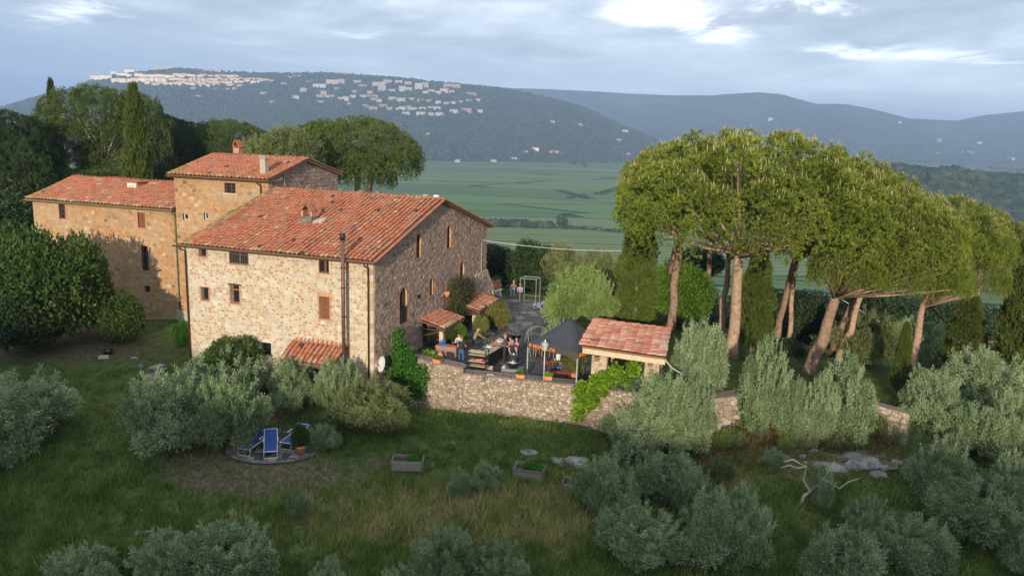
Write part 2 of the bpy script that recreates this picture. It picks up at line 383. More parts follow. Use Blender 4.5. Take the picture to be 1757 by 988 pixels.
# ------------------------------------------------------------------ surveying: pixels of the photo to points of the place
def ray(px, py): return FW + RT * (px - 878.5) / FPX + UP * (494 - py) / FPX
def at_y(px, py, Y):
    d = ray(px, py); return CAMP + d * (Y / d[1])
def at_z(px, py, z):
    d = ray(px, py); return CAMP + d * ((z - CZ) / d[2])
def pix(P):
    d = np.asarray(P, float) - CAMP; z = d @ FW
    return 878.5 + FPX * (d @ RT) / z, 494 - FPX * (d @ UP) / z, z

# ------------------------------------------------------------------ terrain
PLAIN_Z = -102.0
_X = np.array([-700, -300, -150, -60, -32, -18, -6, 8, 22, 40, 70, 150, 300, 700.])
_Y = np.array([-600, -220, -160, -115, -70, -40, -10, 10, 20, 25, 31, 36, 40, 44, 50, 57, 66, 80, 100, 130, 180, 300, 460])
def _rowfill(l, a, b, c, d, e, f, g, h, i): return [l[0], l[1], l[2], a, b, c, d, e, f, g, h, i, l[3], l[4]]
_T = np.array([
    [-60] * 14, [5] * 14, [22] * 14, [30] * 14, [-2] * 14, [-19] * 14, [-17.5] * 14,
    _rowfill([-60, -30, -16, -40, -70], -12.5, -12, -11.8, -11.6, -11.6, -11.8, -12.5, -15, -26),
    _rowfill([-60, -28, -14, -40, -70], -9.4, -8.6, -8.2, -8.0, -8.0, -8.3, -9.0, -12, -24),
    _rowfill([-60, -27, -12, -40, -70], -8.0, -6.9, -6.5, -6.4, -6.4, -6.6, -7.3, -10.5, -23),
    _rowfill([-60, -26, -10, -40, -70], -6.6, -4.9, -4.4, -4.4, -4.4, -4.6, -5.4, -9, -23),
    _rowfill([-60, -26, -9, -40, -70], -5.4, -3.6, -2.8, -3.0, -3.0, -3.1, -4.0, -8, -22),
    _rowfill([-60, -26, -8, -40, -70], -4.6, -2.8, -2.0, -1.5, -1.95, -2.2, -3.2, -7.5, -22),
    _rowfill([-60, -26, -8, -40, -70], -4.0, -2.1, -1.5, -1.2, -0.6, -0.9, -2.6, -8, -22),
    _rowfill([-60, -26, -8, -40, -70], -3.5, -1.5, -1.0, -0.6, -0.3, -0.8, -3.0, -9.5, -24),
    _rowfill([-60, -26, -8, -40, -70], -3.2, -1.2, -0.8, 0.1, 0.3, -1.6, -4.5, -12, -26),
    _rowfill([-60, -27, -9, -42, -75], -3.2, -1.3, -0.8, 0.4, -0.5, -4.0, -7.5, -15, -30),
    _rowfill([-62, -29, -10, -46, -80], -4.5, -2.5, -1.5, -1.0, -5, -10, -13, -21, -36),
    _rowfill([-66, -32, -13, -52, -86], -8, -6, -5, -8, -14, -20, -23, -30, -44),
    _rowfill([-74, -42, -24, -62, -94], -20, -18, -18, -22, -26, -31, -35, -42, -54),
    _rowfill([-88, -60, -44, -80, -99], -40, -40, -41, -43, -46, -50, -54, -60, -70),
    _rowfill([-104, -96, -90, -102, -104], -88, -88, -88, -89, -90, -92, -94, -97, -100),
    [-106] * 14])
# unseen rise added behind the camera, its crest shaped to shade the lower slope
_crx = np.array([-700, -300, -66, -47, -37, -33, -25, -15, 10, 300, 700.]); _crz = np.array([60, 45, 3.2, 0.7, -1.0, -1.8, -2.2, -2.6, -2.6, -2.2, -30.]) + 32.9

def _bil(x, y):
    xi = np.clip(np.searchsorted(_X, x) - 1, 0, len(_X) - 2); yi = np.clip(np.searchsorted(_Y, y) - 1, 0, len(_Y) - 2)
    u = np.clip((x - _X[xi]) / (_X[xi + 1] - _X[xi]), 0, 1); v = np.clip((y - _Y[yi]) / (_Y[yi + 1] - _Y[yi]), 0, 1)
    return (_T[yi, xi] * (1 - u) * (1 - v) + _T[yi, xi + 1] * u * (1 - v) + _T[yi + 1, xi] * (1 - u) * v + _T[yi + 1, xi + 1] * u * v)
def sst(x, a, b):
    t = np.clip((x - a) / (b - a), 0, 1); return t * t * (3 - 2 * t)
def wave(x, y, s, seed):
    r = np.random.default_rng(seed); z = 0
    for k in range(7):
        a = r.uniform(0, 2 * np.pi); w = r.uniform(0.6, 1.7) / s
        z = z + np.sin((x * np.cos(a) + y * np.sin(a)) * w * 2 * np.pi + r.uniform(0, 6.28)) / 4
    return z
_WX = np.array([-6.2, -4.7, -2.5, 4.2, 5.6, 9.3, 12.4, 14.8, 19.3, 20.9, 22]); _WY = np.array([43.2, 42.6, 41.3, 39.85, 39.25, 38.75, 40.3, 40.9, 40.7, 39.4, 38.8])
def wall_y(x): return np.interp(x, _WX, _WY)
def plateau(x, y):
    z = np.interp(y, [38, 48, 57, 64], [0, 0, 0.15, 0.2])
    zr = np.interp(x, [9, 12, 20, 24], [0, -0.25, -0.7, -1.2])
    return np.where(x < 10, z, np.minimum(z, zr + 0 * z)) + np.where(x >= 10, 0, 0)
def height(x, y):
    x = np.asarray(x, float); y = np.asarray(y, float)
    z = 0
    for ox, oy in ((0, 0), (1.6, 0), (-1.6, 0), (0, 1.4), (0, -1.4)): z = z + _bil(x + ox, y + oy)
    z = z / 5
    r = np.hypot(x, y - 40)
    z = z + 0.07 * wave(x, y, 5, 3) + 0.16 * wave(x, y, 13, 4) * sst(r, 8, 30) + 1.5 * wave(x, y, 60, 5) * sst(r, 60, 160)
    # crest behind the camera
    cr = np.interp(x, _crx, _crz) + 0.35 * wave(x, y * 0, 5, 11) + 0.5 * wave(x, y * 0, 14, 12)
    k = np.exp(-((y + 115) / 26.0) ** 2)
    z = np.where(y < -20, z * (1 - k) + cr * k, z)
    # cut slope in front of the terrace wall, level ground behind it
    fade = sst(x, -7.5, -5.8) * (1 - sst(x, 20.5, 24.0))
    wy = wall_y(x)
    low = np.minimum(z, np.interp(x, [-5, -2, 6, 12, 20], [-2.2, -1.85, -1.85, -1.75, -2.0]))
    front = fade * (y <= wy + 0.5) * sst(y, 32, 38)
    z = z * (1 - front) + low * front
    inside = fade * (y > wy + 0.5) * (1 - sst(x, 16, 23) * sst(y, 48, 60)) * (1 - sst(y, 58, 72)) * (1 - sst(x, 9, 16) * sst(y, 52, 64))
    z = z * (1 - inside) + np.maximum(z, plateau(x, y) - 0.06) * inside
    pd = np.hypot(x + 11.63, (y - 37.3) * 1.15); pk = 1 - sst(pd, 2.5, 3.9)
    z = z * (1 - pk) - 2.62 * pk
    court = (x < 7) * sst(x, -9, -6.5) * (y > 44) * (1 - sst(y, 62, 72))
    z = z * (1 - court) + (plateau(x, y) - 0.06) * court
    return z

def sky_z(px_list, py_list, Y):
    """height of a skyline at depth Y as a function of x/y"""
    a = []; z = []
    for px, py in zip(px_list, py_list):
        P = at_y(px, py, Y); a.append(P[0] / P[1]); z.append(P[2])
    return np.array(a), np.array(z)
TY0, TY1 = 2750.0, 4000.0
_ta, _tz = sky_z([-700, -300, -100, 0, 60, 130, 170, 240, 300, 380, 450, 560, 640, 720, 800, 870, 930, 1010, 1060, 1120, 1180, 1400],
                 [250, 205, 196, 186, 168, 150, 134, 124, 119, 123, 127, 126, 131, 138, 147, 153, 165, 188, 212, 238, 262, 300], TY1)
def town_h(x, y):
    a = x / y
    zr = np.interp(a, _ta, _tz)
    foot = TY0 + 120 * np.sin(a * 14)
    t = np.clip((y - foot) / (TY1 - foot), 0, 1)
    prof = 0.30 * t + 0.70 * t * t * (3 - 2 * t)
    rel = (zr - PLAIN_Z)
    spur = 26 * wave(a * 4000, y * 0.25, 420, 21) * t * (1 - t) * 3 + 7 * wave(x, y, 170, 22) * t * (1 - t) * 3
    z = PLAIN_Z - 4 + (rel + 4) * prof + spur * np.clip(rel / 150, 0, 1)
    z = np.where(y > TY1, zr - (y - TY1) * 0.14 - 4, z)
    return z
MY0, MY1 = 4300.0, 6500.0
_ma, _mz = sky_z([-900, 300, 700, 800, 860, 930, 1000, 1080, 1150, 1230, 1300, 1340, 1400, 1450, 1500, 1560, 1640, 1700, 1757, 1850, 2000, 2600],
                 [250, 230, 190, 158, 150, 152, 155, 160, 163, 163, 160, 164, 181, 181, 190, 205, 208, 196, 190, 186, 200, 240], MY1)
def mount_h(x, y):
    a = x / y
    zr = np.interp(a, _ma, _mz)
    t = np.clip((y - MY0 - 300 * np.sin(a * 9 + 1)) / (MY1 - MY0), 0, 1)
    prof = 0.25 * t + 0.75 * t ** 1.7
    rel = zr - PLAIN_Z
    g = 60 * wave(a * 7000, y * 0.3, 700, 31) + 22 * wave(a * 7000, y * .6, 260, 32)
    z = PLAIN_Z - 5 + (rel + 5) * prof + g * t * (1 - t) * 2.4
    return np.where(y > MY1, zr - (y - MY1) * 0.12, z)
def _mound(x, y):
    P = at_y(1735, 300, 1380)
    d = np.exp(-((x - P[0]) / 420) ** 2 - ((y - 1380) / 150) ** 2) + 0.55 * np.exp(-((x - P[0] + 250) / 150) ** 2 - ((y - 1390) / 90) ** 2)
    return PLAIN_Z - 8 + 62 * np.clip(d, 0, 1.15) + 3 * wave(x, y, 120, 41)
def world_h(x, y):
    x = np.asarray(x, float); y = np.asarray(y, float)
    near = np.where((y < 455) & (np.abs(x) < 690), height(x, np.minimum(y, 460)), PLAIN_Z)
    z = np.maximum(near, PLAIN_Z)
    z = np.where((y > 2500) & (y < 6400), np.maximum(z, town_h(x, np.maximum(y, 1.0))), z)
    z = np.where((y > 4000), np.maximum(z, mount_h(x, np.maximum(y, 1.0))), z)
    z = np.where((y > 800) & (y < 2200), np.maximum(z, _mound(x, y)), z)
    return z
_ts = np.concatenate([np.arange(12, 120, 0.15), np.arange(120, 600, 1.0), np.arange(600, 2500, 6), np.arange(2500, 9000, 8)])
def G(px, py, far=False):
    """where the sightline through a pixel meets the ground"""
    d = ray(px, py); P = CAMP[None] + d[None] * _ts[:, None]
    below = P[:, 2] < (world_h(P[:, 0], P[:, 1]) if far else height(P[:, 0], P[:, 1]))
    i = int(np.argmax(below)) if below.any() else len(_ts) - 1
    return Vector(P[i])
def gz(x, y): return float(height(x, y))

def grid_mesh(name, xs, ys, fn, mat, smooth=True, attrs=None):
    Xg, Yg = np.meshgrid(xs, ys); Z = fn(Xg, Yg)
    V = np.stack([Xg.ravel(), Yg.ravel(), Z.ravel()], 1)
    nx, ny = len(xs), len(ys); i = np.arange(nx - 1)[None] + (np.arange(ny - 1) * nx)[:, None]; i = i.ravel()
    F = np.stack([i, i + 1, i + nx + 1, i + nx], 1)
    me = np_mesh(name, V, F, mat, smooth=smooth)
    if attrs:
        for k, f in attrs.items():
            a = me.attributes.new(k, 'FLOAT', 'POINT'); a.data.foreach_set('value', f(Xg, Yg).ravel().astype(np.float32))
    return me

# ground cover maps (where the soil is mown/bare, dry, reddish)
def _spot(x, y, px, py, rx, ry, ang=0):
    P = G(px, py); c, s = math.cos(ang), math.sin(ang)
    u = ((x - P.x) * c + (y - P.y) * s) / rx; v = (-(x - P.x) * s + (y - P.y) * c) / ry
    return np.exp(-(u * u + v * v))
def bare_map(x, y):
    b = _spot(x, y, 130, 600, 9, 4.0) + _spot(x, y, 40, 580, 8, 4) + 0.75 * _spot(x, y, 230, 690, 3.5, 5) + _spot(x, y, 380, 800, 3.0, 1.6, -.1) + 0.95 * _spot(x, y, 500, 815, 5, 1.5, .05) + .5 * _spot(x, y, 640, 790, 2.5, 1.5)
    b = b * .58 + 0.4 * _spot(x, y, 1290, 745, 4, 2.2) + 0.55 * _spot(x, y, 1450, 740, 3, 2) + 0.6 * _spot(x, y, 430, 720, 5, 4)
    return np.clip(b + 0.12 * wave(x, y, 2.2, 51), 0, 1)
def dry_map(x, y):
    d = 0.9 * _spot(x, y, 850, 870, 4.5, 1.6) + 0.5 * _spot(x, y, 760, 900, 6, 2) + 0.45 * _spot(x, y, 560, 880, 5, 2) + .5 * _spot(x, y, 330, 760, 3, 1.5) + .35 * _spot(x, y, 1150, 880, 6, 4) + .6 * _spot(x, y, 1330, 790, 6, 2.5)
    return np.clip(d + 0.22 * wave(x, y, 3.5, 52) + .1, 0, 1)
def red_map(x, y):
    d = .75 * _spot(x, y, 1235, 712, 2.0, 2.4) + 0.45 * _spot(x, y, 1330, 740, 3.5, 1.6) + .4 * _spot(x, y, 1180, 740, 2, 1.5) + .3 * _spot(x, y, 1500, 760, 3.5, 1.2) + .3 * _spot(x, y, 1400, 735, 3, 1.2)
    return np.clip(d, 0, 1)

def m_ground():
    m, t = new_mat('meadow_ground')
    p = geopos(t)
    n = t.noise(p, 0.45, 6, 0.65); nf = t.noise(p, 5.5, 6, 0.7); nm = t.noise(p, 1.6, 4, 0.6)
    green = t.mix(t.smooth(nm, 0.3, 0.7), (.05, .078, .02), (.10, .14, .04))
    dry = t.mix(t.smooth(nf, 0.3, 0.7), (.11, .085, .035), (.20, .16, .075))
    bare = t.mix(t.smooth(nf, 0.35, 0.7), (.075, .065, .036), (.14, .118, .07))
    red = t.mix(t.smooth(nf, 0.3, 0.7), (.12, .075, .035), (.20, .135, .065))
    c = t.mix(t.smooth(t.math('ADD', attr(t, 'dry'), t.math('MULTIPLY', t.math('SUBTRACT', nm, .5), .9)), .35, .75), green, dry)
    c = t.mix(t.smooth(t.math('ADD', attr(t, 'bare'), t.math('MULTIPLY', t.math('SUBTRACT', nm, .5), .8)), .3, .7), c, bare)
    c = t.mix(t.smooth(t.math('ADD', attr(t, 'red'), t.math('MULTIPLY', t.math('SUBTRACT', nm, .5), .8)), .35, .75), c, red)
    c = t.mix(0.6, c, t.ramp(nf, [(0.25, (.45, .45, .45)), (.5, (1, 1, 1)), (.75, (1.5, 1.5, 1.5))]), 'MULTIPLY')
    t.l.new(c, t.b.inputs['Base Color']); t.b.inputs['Roughness'].default_value = 1.0; t.b.inputs['Specular IOR Level'].default_value = 0.05
    bump(t, nf, 0.35, 0.04)
    return m
M['ground'] = m_ground()
xs = np.concatenate([-np.geomspace(690, 50, 34), np.arange(-48, 48.1, 0.42), np.geomspace(50, 690, 34)])
ys = np.concatenate([-np.geomspace(590, 12, 70), np.arange(-8, 14, 2), np.arange(14, 34, 0.42), np.arange(34, 47, 0.28), np.arange(47.2, 74, 0.42), np.geomspace(75, 455, 44)])
g = link('ground', grid_mesh('ground', xs, ys, height, M['ground'], attrs={'bare': bare_map, 'dry': dry_map, 'red': red_map}))
tag(g, kind='structure')

# ---- the plain with its strip fields
def m_plain_fields():
    m, t = new_mat('plain_fields')
    p = geopos(t)
    rot = t.n.new('ShaderNodeMapping'); t.l.new(p, rot.inputs[0]); rot.inputs['Rotation'].default_value = (0, 0, RAD(-4)); rot.inputs['Scale'].default_value = (1 / 700, 1 / 130, 0)
    v = t.n.new('ShaderNodeTexVoronoi'); v.inputs['Scale'].default_value = 1.0; t.l.new(rot.outputs[0], v.inputs['Vector']); v.inputs['Randomness'].default_value = 0.85
    sp = t.n.new('ShaderNodeSeparateColor'); t.l.new(v.outputs['Color'], sp.inputs[0])
    c = t.ramp(sp.outputs[0], [(0, (.080, .155, .035)), (.3, (.12, .20, .05)), (.55, (.14, .215, .06)), (.8, (.17, .20, .08)), (1, (.085, .14, .04))])
    # drills and tractor lines
    w = t.n.new('ShaderNodeTexWave'); w.wave_type = 'BANDS'; w.bands_direction = 'Y'; w.inputs['Scale'].default_value = 0.32
    w.inputs['Distortion'].default_value = 1.2; w.inputs['Detail'].default_value = 2; w.inputs['Detail Scale'].default_value = .05
    r2 = t.n.new('ShaderNodeMapping'); t.l.new(p, r2.inputs[0]); r2.inputs['Rotation'].default_value = (0, 0, RAD(-3)); r2.inputs['Scale'].default_value = (1 / 60, 1 / 20, 0)
    t.l.new(r2.outputs[0], w.inputs['Vector'])
    c = t.mix(t.math('MULTIPLY', t.smooth(w.outputs[0], .7, .95), .6), c, (.05, .10, .04))
    r3 = t.n.new('ShaderNodeMapping'); t.l.new(p, r3.inputs[0]); r3.inputs['Rotation'].default_value = (0, 0, RAD(-3)); r3.inputs['Scale'].default_value = (1 / 500, 1 / 16, 0)
    st = t.noise(r3.outputs[0], 1.0, 5, .7)
    c = t.mix(t.smooth(st, .45, .7), c, t.mix(0.5, c, (.18, .21, .11)))
    c = t.mix(t.smooth(st, .42, .28), c, (.055, .105, .045))
    # hedged edges
    v2 = t.n.new('ShaderNodeTexVoronoi'); v2.feature = 'DISTANCE_TO_EDGE'; v2.inputs['Scale'].default_value = 1.0; t.l.new(rot.outputs[0], v2.inputs['Vector']); v2.inputs['Randomness'].default_value = 0.85
    c = t.mix(t.smooth(v2.outputs['Distance'], .02, .008), c, (.025, .045, .02))
    # scrub and orchards with distance
    sep2 = t.n.new('ShaderNodeSeparateXYZ'); t.l.new(p, sep2.inputs[0])
    farm = t.smooth(sep2.outputs[1], 2300, 4200)
    sc = t.noise(p, .006, 6, .7)
    c = t.mix(t.math('MULTIPLY', farm, t.smooth(sc, .45, .6)), c, (.03, .05, .025))
    t.l.new(c, t.b.inputs['Base Color']); t.b.inputs['Roughness'].default_value = 1.0; t.b.inputs['Specular IOR Level'].default_value = 0.03
    return m
M['fields'] = m_plain_fields()
rr_ = np.concatenate([[0.0], np.geomspace(200, 60000, 30)]); nth = 96
V = [(0, 0, PLAIN_Z)]; F = []
for r in rr_[1:]:
    for k in range(nth): V.append((r * math.sin(2 * math.pi * k / nth), r * math.cos(2 * math.pi * k / nth), PLAIN_Z))
for k in range(nth): F.append((0, 1 + (k + 1) % nth, 1 + k))
for i in range(len(rr_) - 2):
    for k in range(nth):
        a = 1 + i * nth; F.append((a + k, a + (k + 1) % nth, a + nth + (k + 1) % nth, a + nth + k))
pl = link('plain', np_mesh('plain', V, F, M['fields'])); tag(pl, kind='structure')

def m_wooded():
    m, t = new_mat('wooded_hill')
    p = geopos(t)
    n = t.noise(p, .012, 7, .72); n2 = t.noise(p, .0022, 4, .6); nb = t.noise(p, .09, 3, .7)
    c = t.mix(t.smooth(n, .35, .65), (.020, .036, .016), (.048, .066, .030))
    c = t.mix(t.math('MULTIPLY', t.smooth(n2, .52, .68), .6), c, (.07, .085, .045))
    t.l.new(c, t.b.inputs['Base Color']); t.b.inputs['Roughness'].default_value = 1.0; t.b.inputs['Specular IOR Level'].default_value = 0.0
    bump(t, nb, 1.0, 8.0)
    return m
M['wooded'] = m_wooded()
def polar_hill(name, a0, a1, na, y0, y1, ny, fn):
    A = np.linspace(a0, a1, na); Yv = np.linspace(y0, y1, ny); Ag, Yg = np.meshgrid(A, Yv); Xg = Ag * Yg; Z = fn(Xg, Yg)
    V = np.stack([Xg.ravel(), Yg.ravel(), Z.ravel()], 1)
    i = (np.arange(na - 1)[None] + (np.arange(ny - 1) * na)[:, None]).ravel()
    return tag(link(name, np_mesh(name, V, np.stack([i, i + 1, i + na + 1, i + na], 1), M['wooded'], smooth=True)), kind='structure')
polar_hill('town_hill', -1.25, 0.36, 330, 2500, 5600, 110, town_h)
polar_hill('mountains', -1.3, 1.3, 420, 4000, 9000, 90, mount_h)
P0 = at_y(1735, 300, 1380)
tag(link('forest_mound', grid_mesh('forest_mound', np.linspace(P0[0] - 1300, P0[0] + 1300, 90), np.linspace(850, 2000, 70), _mound, M['wooded'])), kind='structure')

# ---- tree canopies that read as one mass
_ph = (1 + 5 ** .5) / 2
ICO = np.array([(-1, _ph, 0), (1, _ph, 0), (-1, -_ph, 0), (1, -_ph, 0), (0, -1, _ph), (0, 1, _ph), (0, -1, -_ph), (0, 1, -_ph), (_ph, 0, -1), (_ph, 0, 1), (-_ph, 0, -1), (-_ph, 0, 1)]) / math.hypot(1, _ph)
ICOF = np.array([(0, 11, 5), (0, 5, 1), (0, 1, 7), (0, 7, 10), (0, 10, 11), (1, 5, 9), (5, 11, 4), (11, 10, 2), (10, 7, 6), (7, 1, 8), (3, 9, 4), (3, 4, 2), (3, 2, 6), (3, 6, 8), (3, 8, 9), (4, 9, 5), (2, 4, 11), (6, 2, 10), (8, 6, 7), (9, 8, 1)])
def blobs(name, P, R, seed, kz=0.85, mat='forest', jit=0.28):
    rg = np.random.default_rng(seed); n = len(P)
    sc = R[:, None, None] * (1 + rg.uniform(-jit, jit, (n, 12, 1)))
    V = ICO[None] * sc; V[:, :, 2] *= kz
    a = rg.uniform(0, 6.28, n); c, s = np.cos(a)[:, None], np.sin(a)[:, None]
    X = V[:, :, 0] * c - V[:, :, 1] * s; Yv = V[:, :, 0] * s + V[:, :, 1] * c
    V = np.stack([X, Yv, V[:, :, 2]], 2) + P[:, None, :]
    F = (ICOF[None] + (np.arange(n) * 12)[:, None, None]).reshape(-1, 3)
    return np_mesh(name, V.reshape(-1, 3), F, M[mat], tint=np.repeat(rg.uniform(0, 1, n) ** 1.1, 20), smooth=True)
rg = np.random.default_rng(5)
def scatter_hill(n, a0, a1, y0, y1, fn, rmin, rmax, keep):
    A = rg.uniform(a0, a1, n); Yv = np.sqrt(rg.uniform(y0 ** 2, y1 ** 2, n)); X = A * Yv; Z = fn(X, Yv); R = rg.uniform(rmin, rmax, n)
    k = keep(X, Yv, Z); P = np.stack([X, Yv, Z + R * 0.25], 1)
    return P[k], R[k]
P_, R_ = scatter_hill(18500, -0.68, 0.22, 2720, 4030, town_h, 4, 8.5, lambda x, y, z: (z > PLAIN_Z + 1) & (wave(x, y, 260, 61) > -1.0))
tag(link('wood', blobs('town_hill_wood', P_, R_, 6)), 'dense woodland covering the slope of the town hill', None, None, 'stuff')
P_, R_ = scatter_hill(9000, 0.3, 0.9, 1150, 1700, _mound, 5, 11, lambda x, y, z: z > PLAIN_Z + 4)
tag(link('wood', blobs('mound_wood', P_, R_, 7, 0.9)), 'rounded oak wood on the low mound in the plain', None, None, 'stuff')
P_, R_ = scatter_hill(7000, -0.05, 0.72, 4250, 5200, mount_h, 7, 15, lambda x, y, z: z > PLAIN_Z + 2)
tag(link('wood', blobs('mountain_wood', P_, R_, 8, 0.7)), 'woodland at the foot of the far mountains', None, None, 'stuff')
# hedgerows and spinneys out on the plain, along lines seen in the photograph
def hedgerow(label, pts, n, r, jx=3, seed=1):
    rgg = np.random.default_rng(seed); Q = [at_z(px, py, PLAIN_Z) for px, py in pts]; out = []
    for i in range(n):
        t = rgg.uniform(0, len(Q) - 1.001); k = int(t); u = t - k; q = Q[k] * (1 - u) + Q[k + 1] * u
        out.append((q[0] + rgg.normal(0, jx), q[1] + rgg.normal(0, jx), PLAIN_Z + r * .45))
    tag(link('hedgerow', blobs('hedgerow', np.array(out), rgg.uniform(.6, 1.15, n) * r, seed, 1.0)), label, None, None, 'stuff')
hedgerow('thick dark row of trees across the field behind the gable', [(832, 388), (880, 388), (945, 391)], 90, 6.0, 4, 1)
hedgerow('low scrubby hedge running on from the thick tree row', [(950, 391), (1010, 394), (1062, 399)], 60, 2.8, 1.5, 2)
hedgerow('slanting line of bushes beside the big pine crown', [(1026, 336), (1050, 328), (1070, 321)], 40, 4.0, 3, 3)
hedgerow('pair of small dark thickets in the open field', [(976, 341), (985, 340)], 8, 3.6, 2, 4)
hedgerow('second of the small thickets in the open field', [(995, 339), (1002, 337)], 8, 3.6, 2, 14)
hedgerow('far hedge of trees below the pink farmhouse', [(950, 278), (1000, 279), (1060, 279), (1100, 277)], 110, 9, 12, 5)
hedgerow('line of dark trees at the far edge of the fields', [(735, 276), (800, 272), (880, 273), (905, 272)], 90, 10, 14, 6)
hedgerow('tree line on the plain right of the pines', [(1480, 273), (1560, 277), (1640, 282), (1757, 291)], 160, 6, 5, 7)
hedgerow('dense plantation strip on the plain at the right edge', [(1695, 288), (1757, 294)], 120, 7, 14, 8)
hedgerow('scattered trees between the far farms', [(1450, 255), (1530, 262), (1600, 265), (1757, 272)], 120, 8, 90, 9)
hedgerow('field trees in front of the dark mound', [(1480, 284), (1530, 287), (1545, 286)], 26, 8, 14, 10)

hedgerow('thin hedge across the far right fields', [(1490, 268), (1620, 276), (1757, 279)], 90, 5, 5, 23)
hedgerow('olive groves scattered at the foot of the far hill', [(700, 258), (800, 262), (900, 266), (1050, 262)], 260, 8, 75, 24)
hedgerow('orchard trees on the hazy plain between hill and mountains', [(1080, 262), (1200, 262), (1400, 262), (1500, 262)], 160, 9, 120, 25)
# ---- haze: one even volume round the whole place
def haze():
    m = bpy.data.materials.new('haze'); m.use_nodes = True; t = NT(m.node_tree)
    for n in list(t.n): t.n.remove(n)
    v = t.n.new('ShaderNodeVolumePrincipled'); v.inputs['Color'].default_value = (.47, .64, .95, 1); v.inputs['Density'].default_value = 0.00015
    v.inputs['Anisotropy'].default_value = 0.0
    o = t.n.new('ShaderNodeOutputMaterial'); t.l.new(v.outputs[0], o.inputs['Volume'])
    b = MB(); b.bx(-62000, 62000, -62000, 62000, -108, float(_mz.max()) + 22)
    tag(b.build('haze', [m]), 'thin blue haze over the plain and hills', None, None, 'stuff')
haze()

# ------------------------------------------------------------------ masonry
def clip(poly, n, d):
    """keep the part of a 2-D polygon where p.n <= d"""
    out = []; m = len(poly)
    for i in range(m):
        p, q = poly[i], poly[(i + 1) % m]
        a = p[0] * n[0] + p[1] * n[1] - d; b = q[0] * n[0] + q[1] * n[1] - d
        if a <= 0: out.append(p)
        if (a < 0 < b) or (b < 0 < a):
            t = a / (a - b); out.append((p[0] + (q[0] - p[0]) * t, p[1] + (q[1] - p[1]) * t))
    return out
def rubble(outline, openings, w, h, rnd, jit=0.38):
    """irregular stones (2-D polygons) filling a convex outline round rectangular openings"""
    xs_ = [p[0] for p in outline]; zs_ = [p[1] for p in outline]
    x0, z0 = min(xs_), min(zs_); nx = int((max(xs_) - x0) / w) + 2; nz = int((max(zs_) - z0) / h) + 2
    seed = {}
    for j in range(-1, nz + 1):
        off = rnd.uniform(0, w); hh = 0
        for i in range(-2, nx + 1):
            seed[i, j] = ((x0 + i * w + off + rnd.uniform(-jit, jit) * w), (z0 + (j + .5) * h + rnd.uniform(-jit, jit) * h * .8))
    edges = []
    m = len(outline)
    cxm = sum(xs_) / m; czm = sum(zs_) / m
    for i in range(m):
        p, q = outline[i], outline[(i + 1) % m]; n = (q[1] - p[1], -(q[0] - p[0])); d = n[0] * p[0] + n[1] * p[1]
        if n[0] * cxm + n[1] * czm > d: n = (-n[0], -n[1]); d = -d
        edges.append((n, d))
    res = []; asp = w / h
    for (i, j), s in seed.items():
        poly = [(s[0] - w, s[1] - h), (s[0] + w, s[1] - h), (s[0] + w, s[1] + h), (s[0] - w, s[1] + h)]
        for dj in (-1, 0, 1):
            for di in (-2, -1, 0, 1, 2):
                if di == 0 and dj == 0: continue
                q = seed.get((i + di, j + dj))
                if q is None: continue
                n = (q[0] - s[0], (q[1] - s[1]) * asp * asp)
                d = n[0] * (q[0] + s[0]) / 2 + n[1] * (q[1] + s[1]) / 2
                poly = clip(poly, n, d)
                if len(poly) < 3: break
            if len(poly) < 3: break
        if len(poly) < 3: continue
        for n, d in edges:
            poly = clip(poly, n, d)
            if len(poly) < 3: break
        if len(poly) < 3: continue
        ok = True
        for (a0, a1, b0, b1) in openings:
            bx0 = min(p[0] for p in poly); bx1 = max(p[0] for p in poly); bz0 = min(p[1] for p in poly); bz1 = max(p[1] for p in poly)
            if bx1 > a0 and bx0 < a1 and bz1 > b0 and bz0 < b1:
                gaps = [(a0 - s[0], (1, 0), a0), (s[0] - a1, (-1, 0), -a1), (b0 - s[1], (0, 1), b0), (s[1] - b1, (0, -1), -b1)]
                g_, n, d = max(gaps, key=lambda q: q[0])
                if g_ <= -0.25 * w: ok = False; break
                poly = clip(poly, n, d)
                if len(poly) < 3: ok = False; break
        if not ok: continue
        A = abs(sum(poly[k][0] * poly[(k + 1) % len(poly)][1] - poly[(k + 1) % len(poly)][0] * poly[k][1] for k in range(len(poly)))) / 2
        if A < w * h * 0.12: continue
        res.append((poly, A))
    return res
def stone_shape(mb, poly, fn, shrink, rnd, proud=(0.012, 0.04), tint=None):
    n = len(poly); cx_ = sum(p[0] for p in poly) / n; cz_ = sum(p[1] for p in poly) / n
    ccw = sum(poly[k][0] * poly[(k + 1) % n][1] - poly[(k + 1) % n][0] * poly[k][1] for k in range(n)) > 0
    if not ccw: poly = poly[::-1]
    o = rnd.uniform(*proud); k2 = shrink * rnd.uniform(.85, .94)
    base = [fn(cx_ + (p[0] - cx_) * shrink, cz_ + (p[1] - cz_) * shrink, -0.012) for p in poly]
    top = [fn(cx_ + (p[0] - cx_) * k2 * rnd.uniform(.93, 1.05), cz_ + (p[1] - cz_) * k2 * rnd.uniform(.93, 1.05), o * rnd.uniform(.75, 1.2)) for p in poly]
    t = rnd.random() if tint is None else tint
    if fn.flip: mb.add(base + top, [tuple(range(2 * n - 1, n - 1, -1))] + [((i + 1) % n, i, n + i, n + (i + 1) % n) for i in range(n)], 0, t)
    else: mb.add(base + top, [tuple(range(n, 2 * n))] + [(i, (i + 1) % n, n + (i + 1) % n, n + i) for i in range(n)], 0, t)
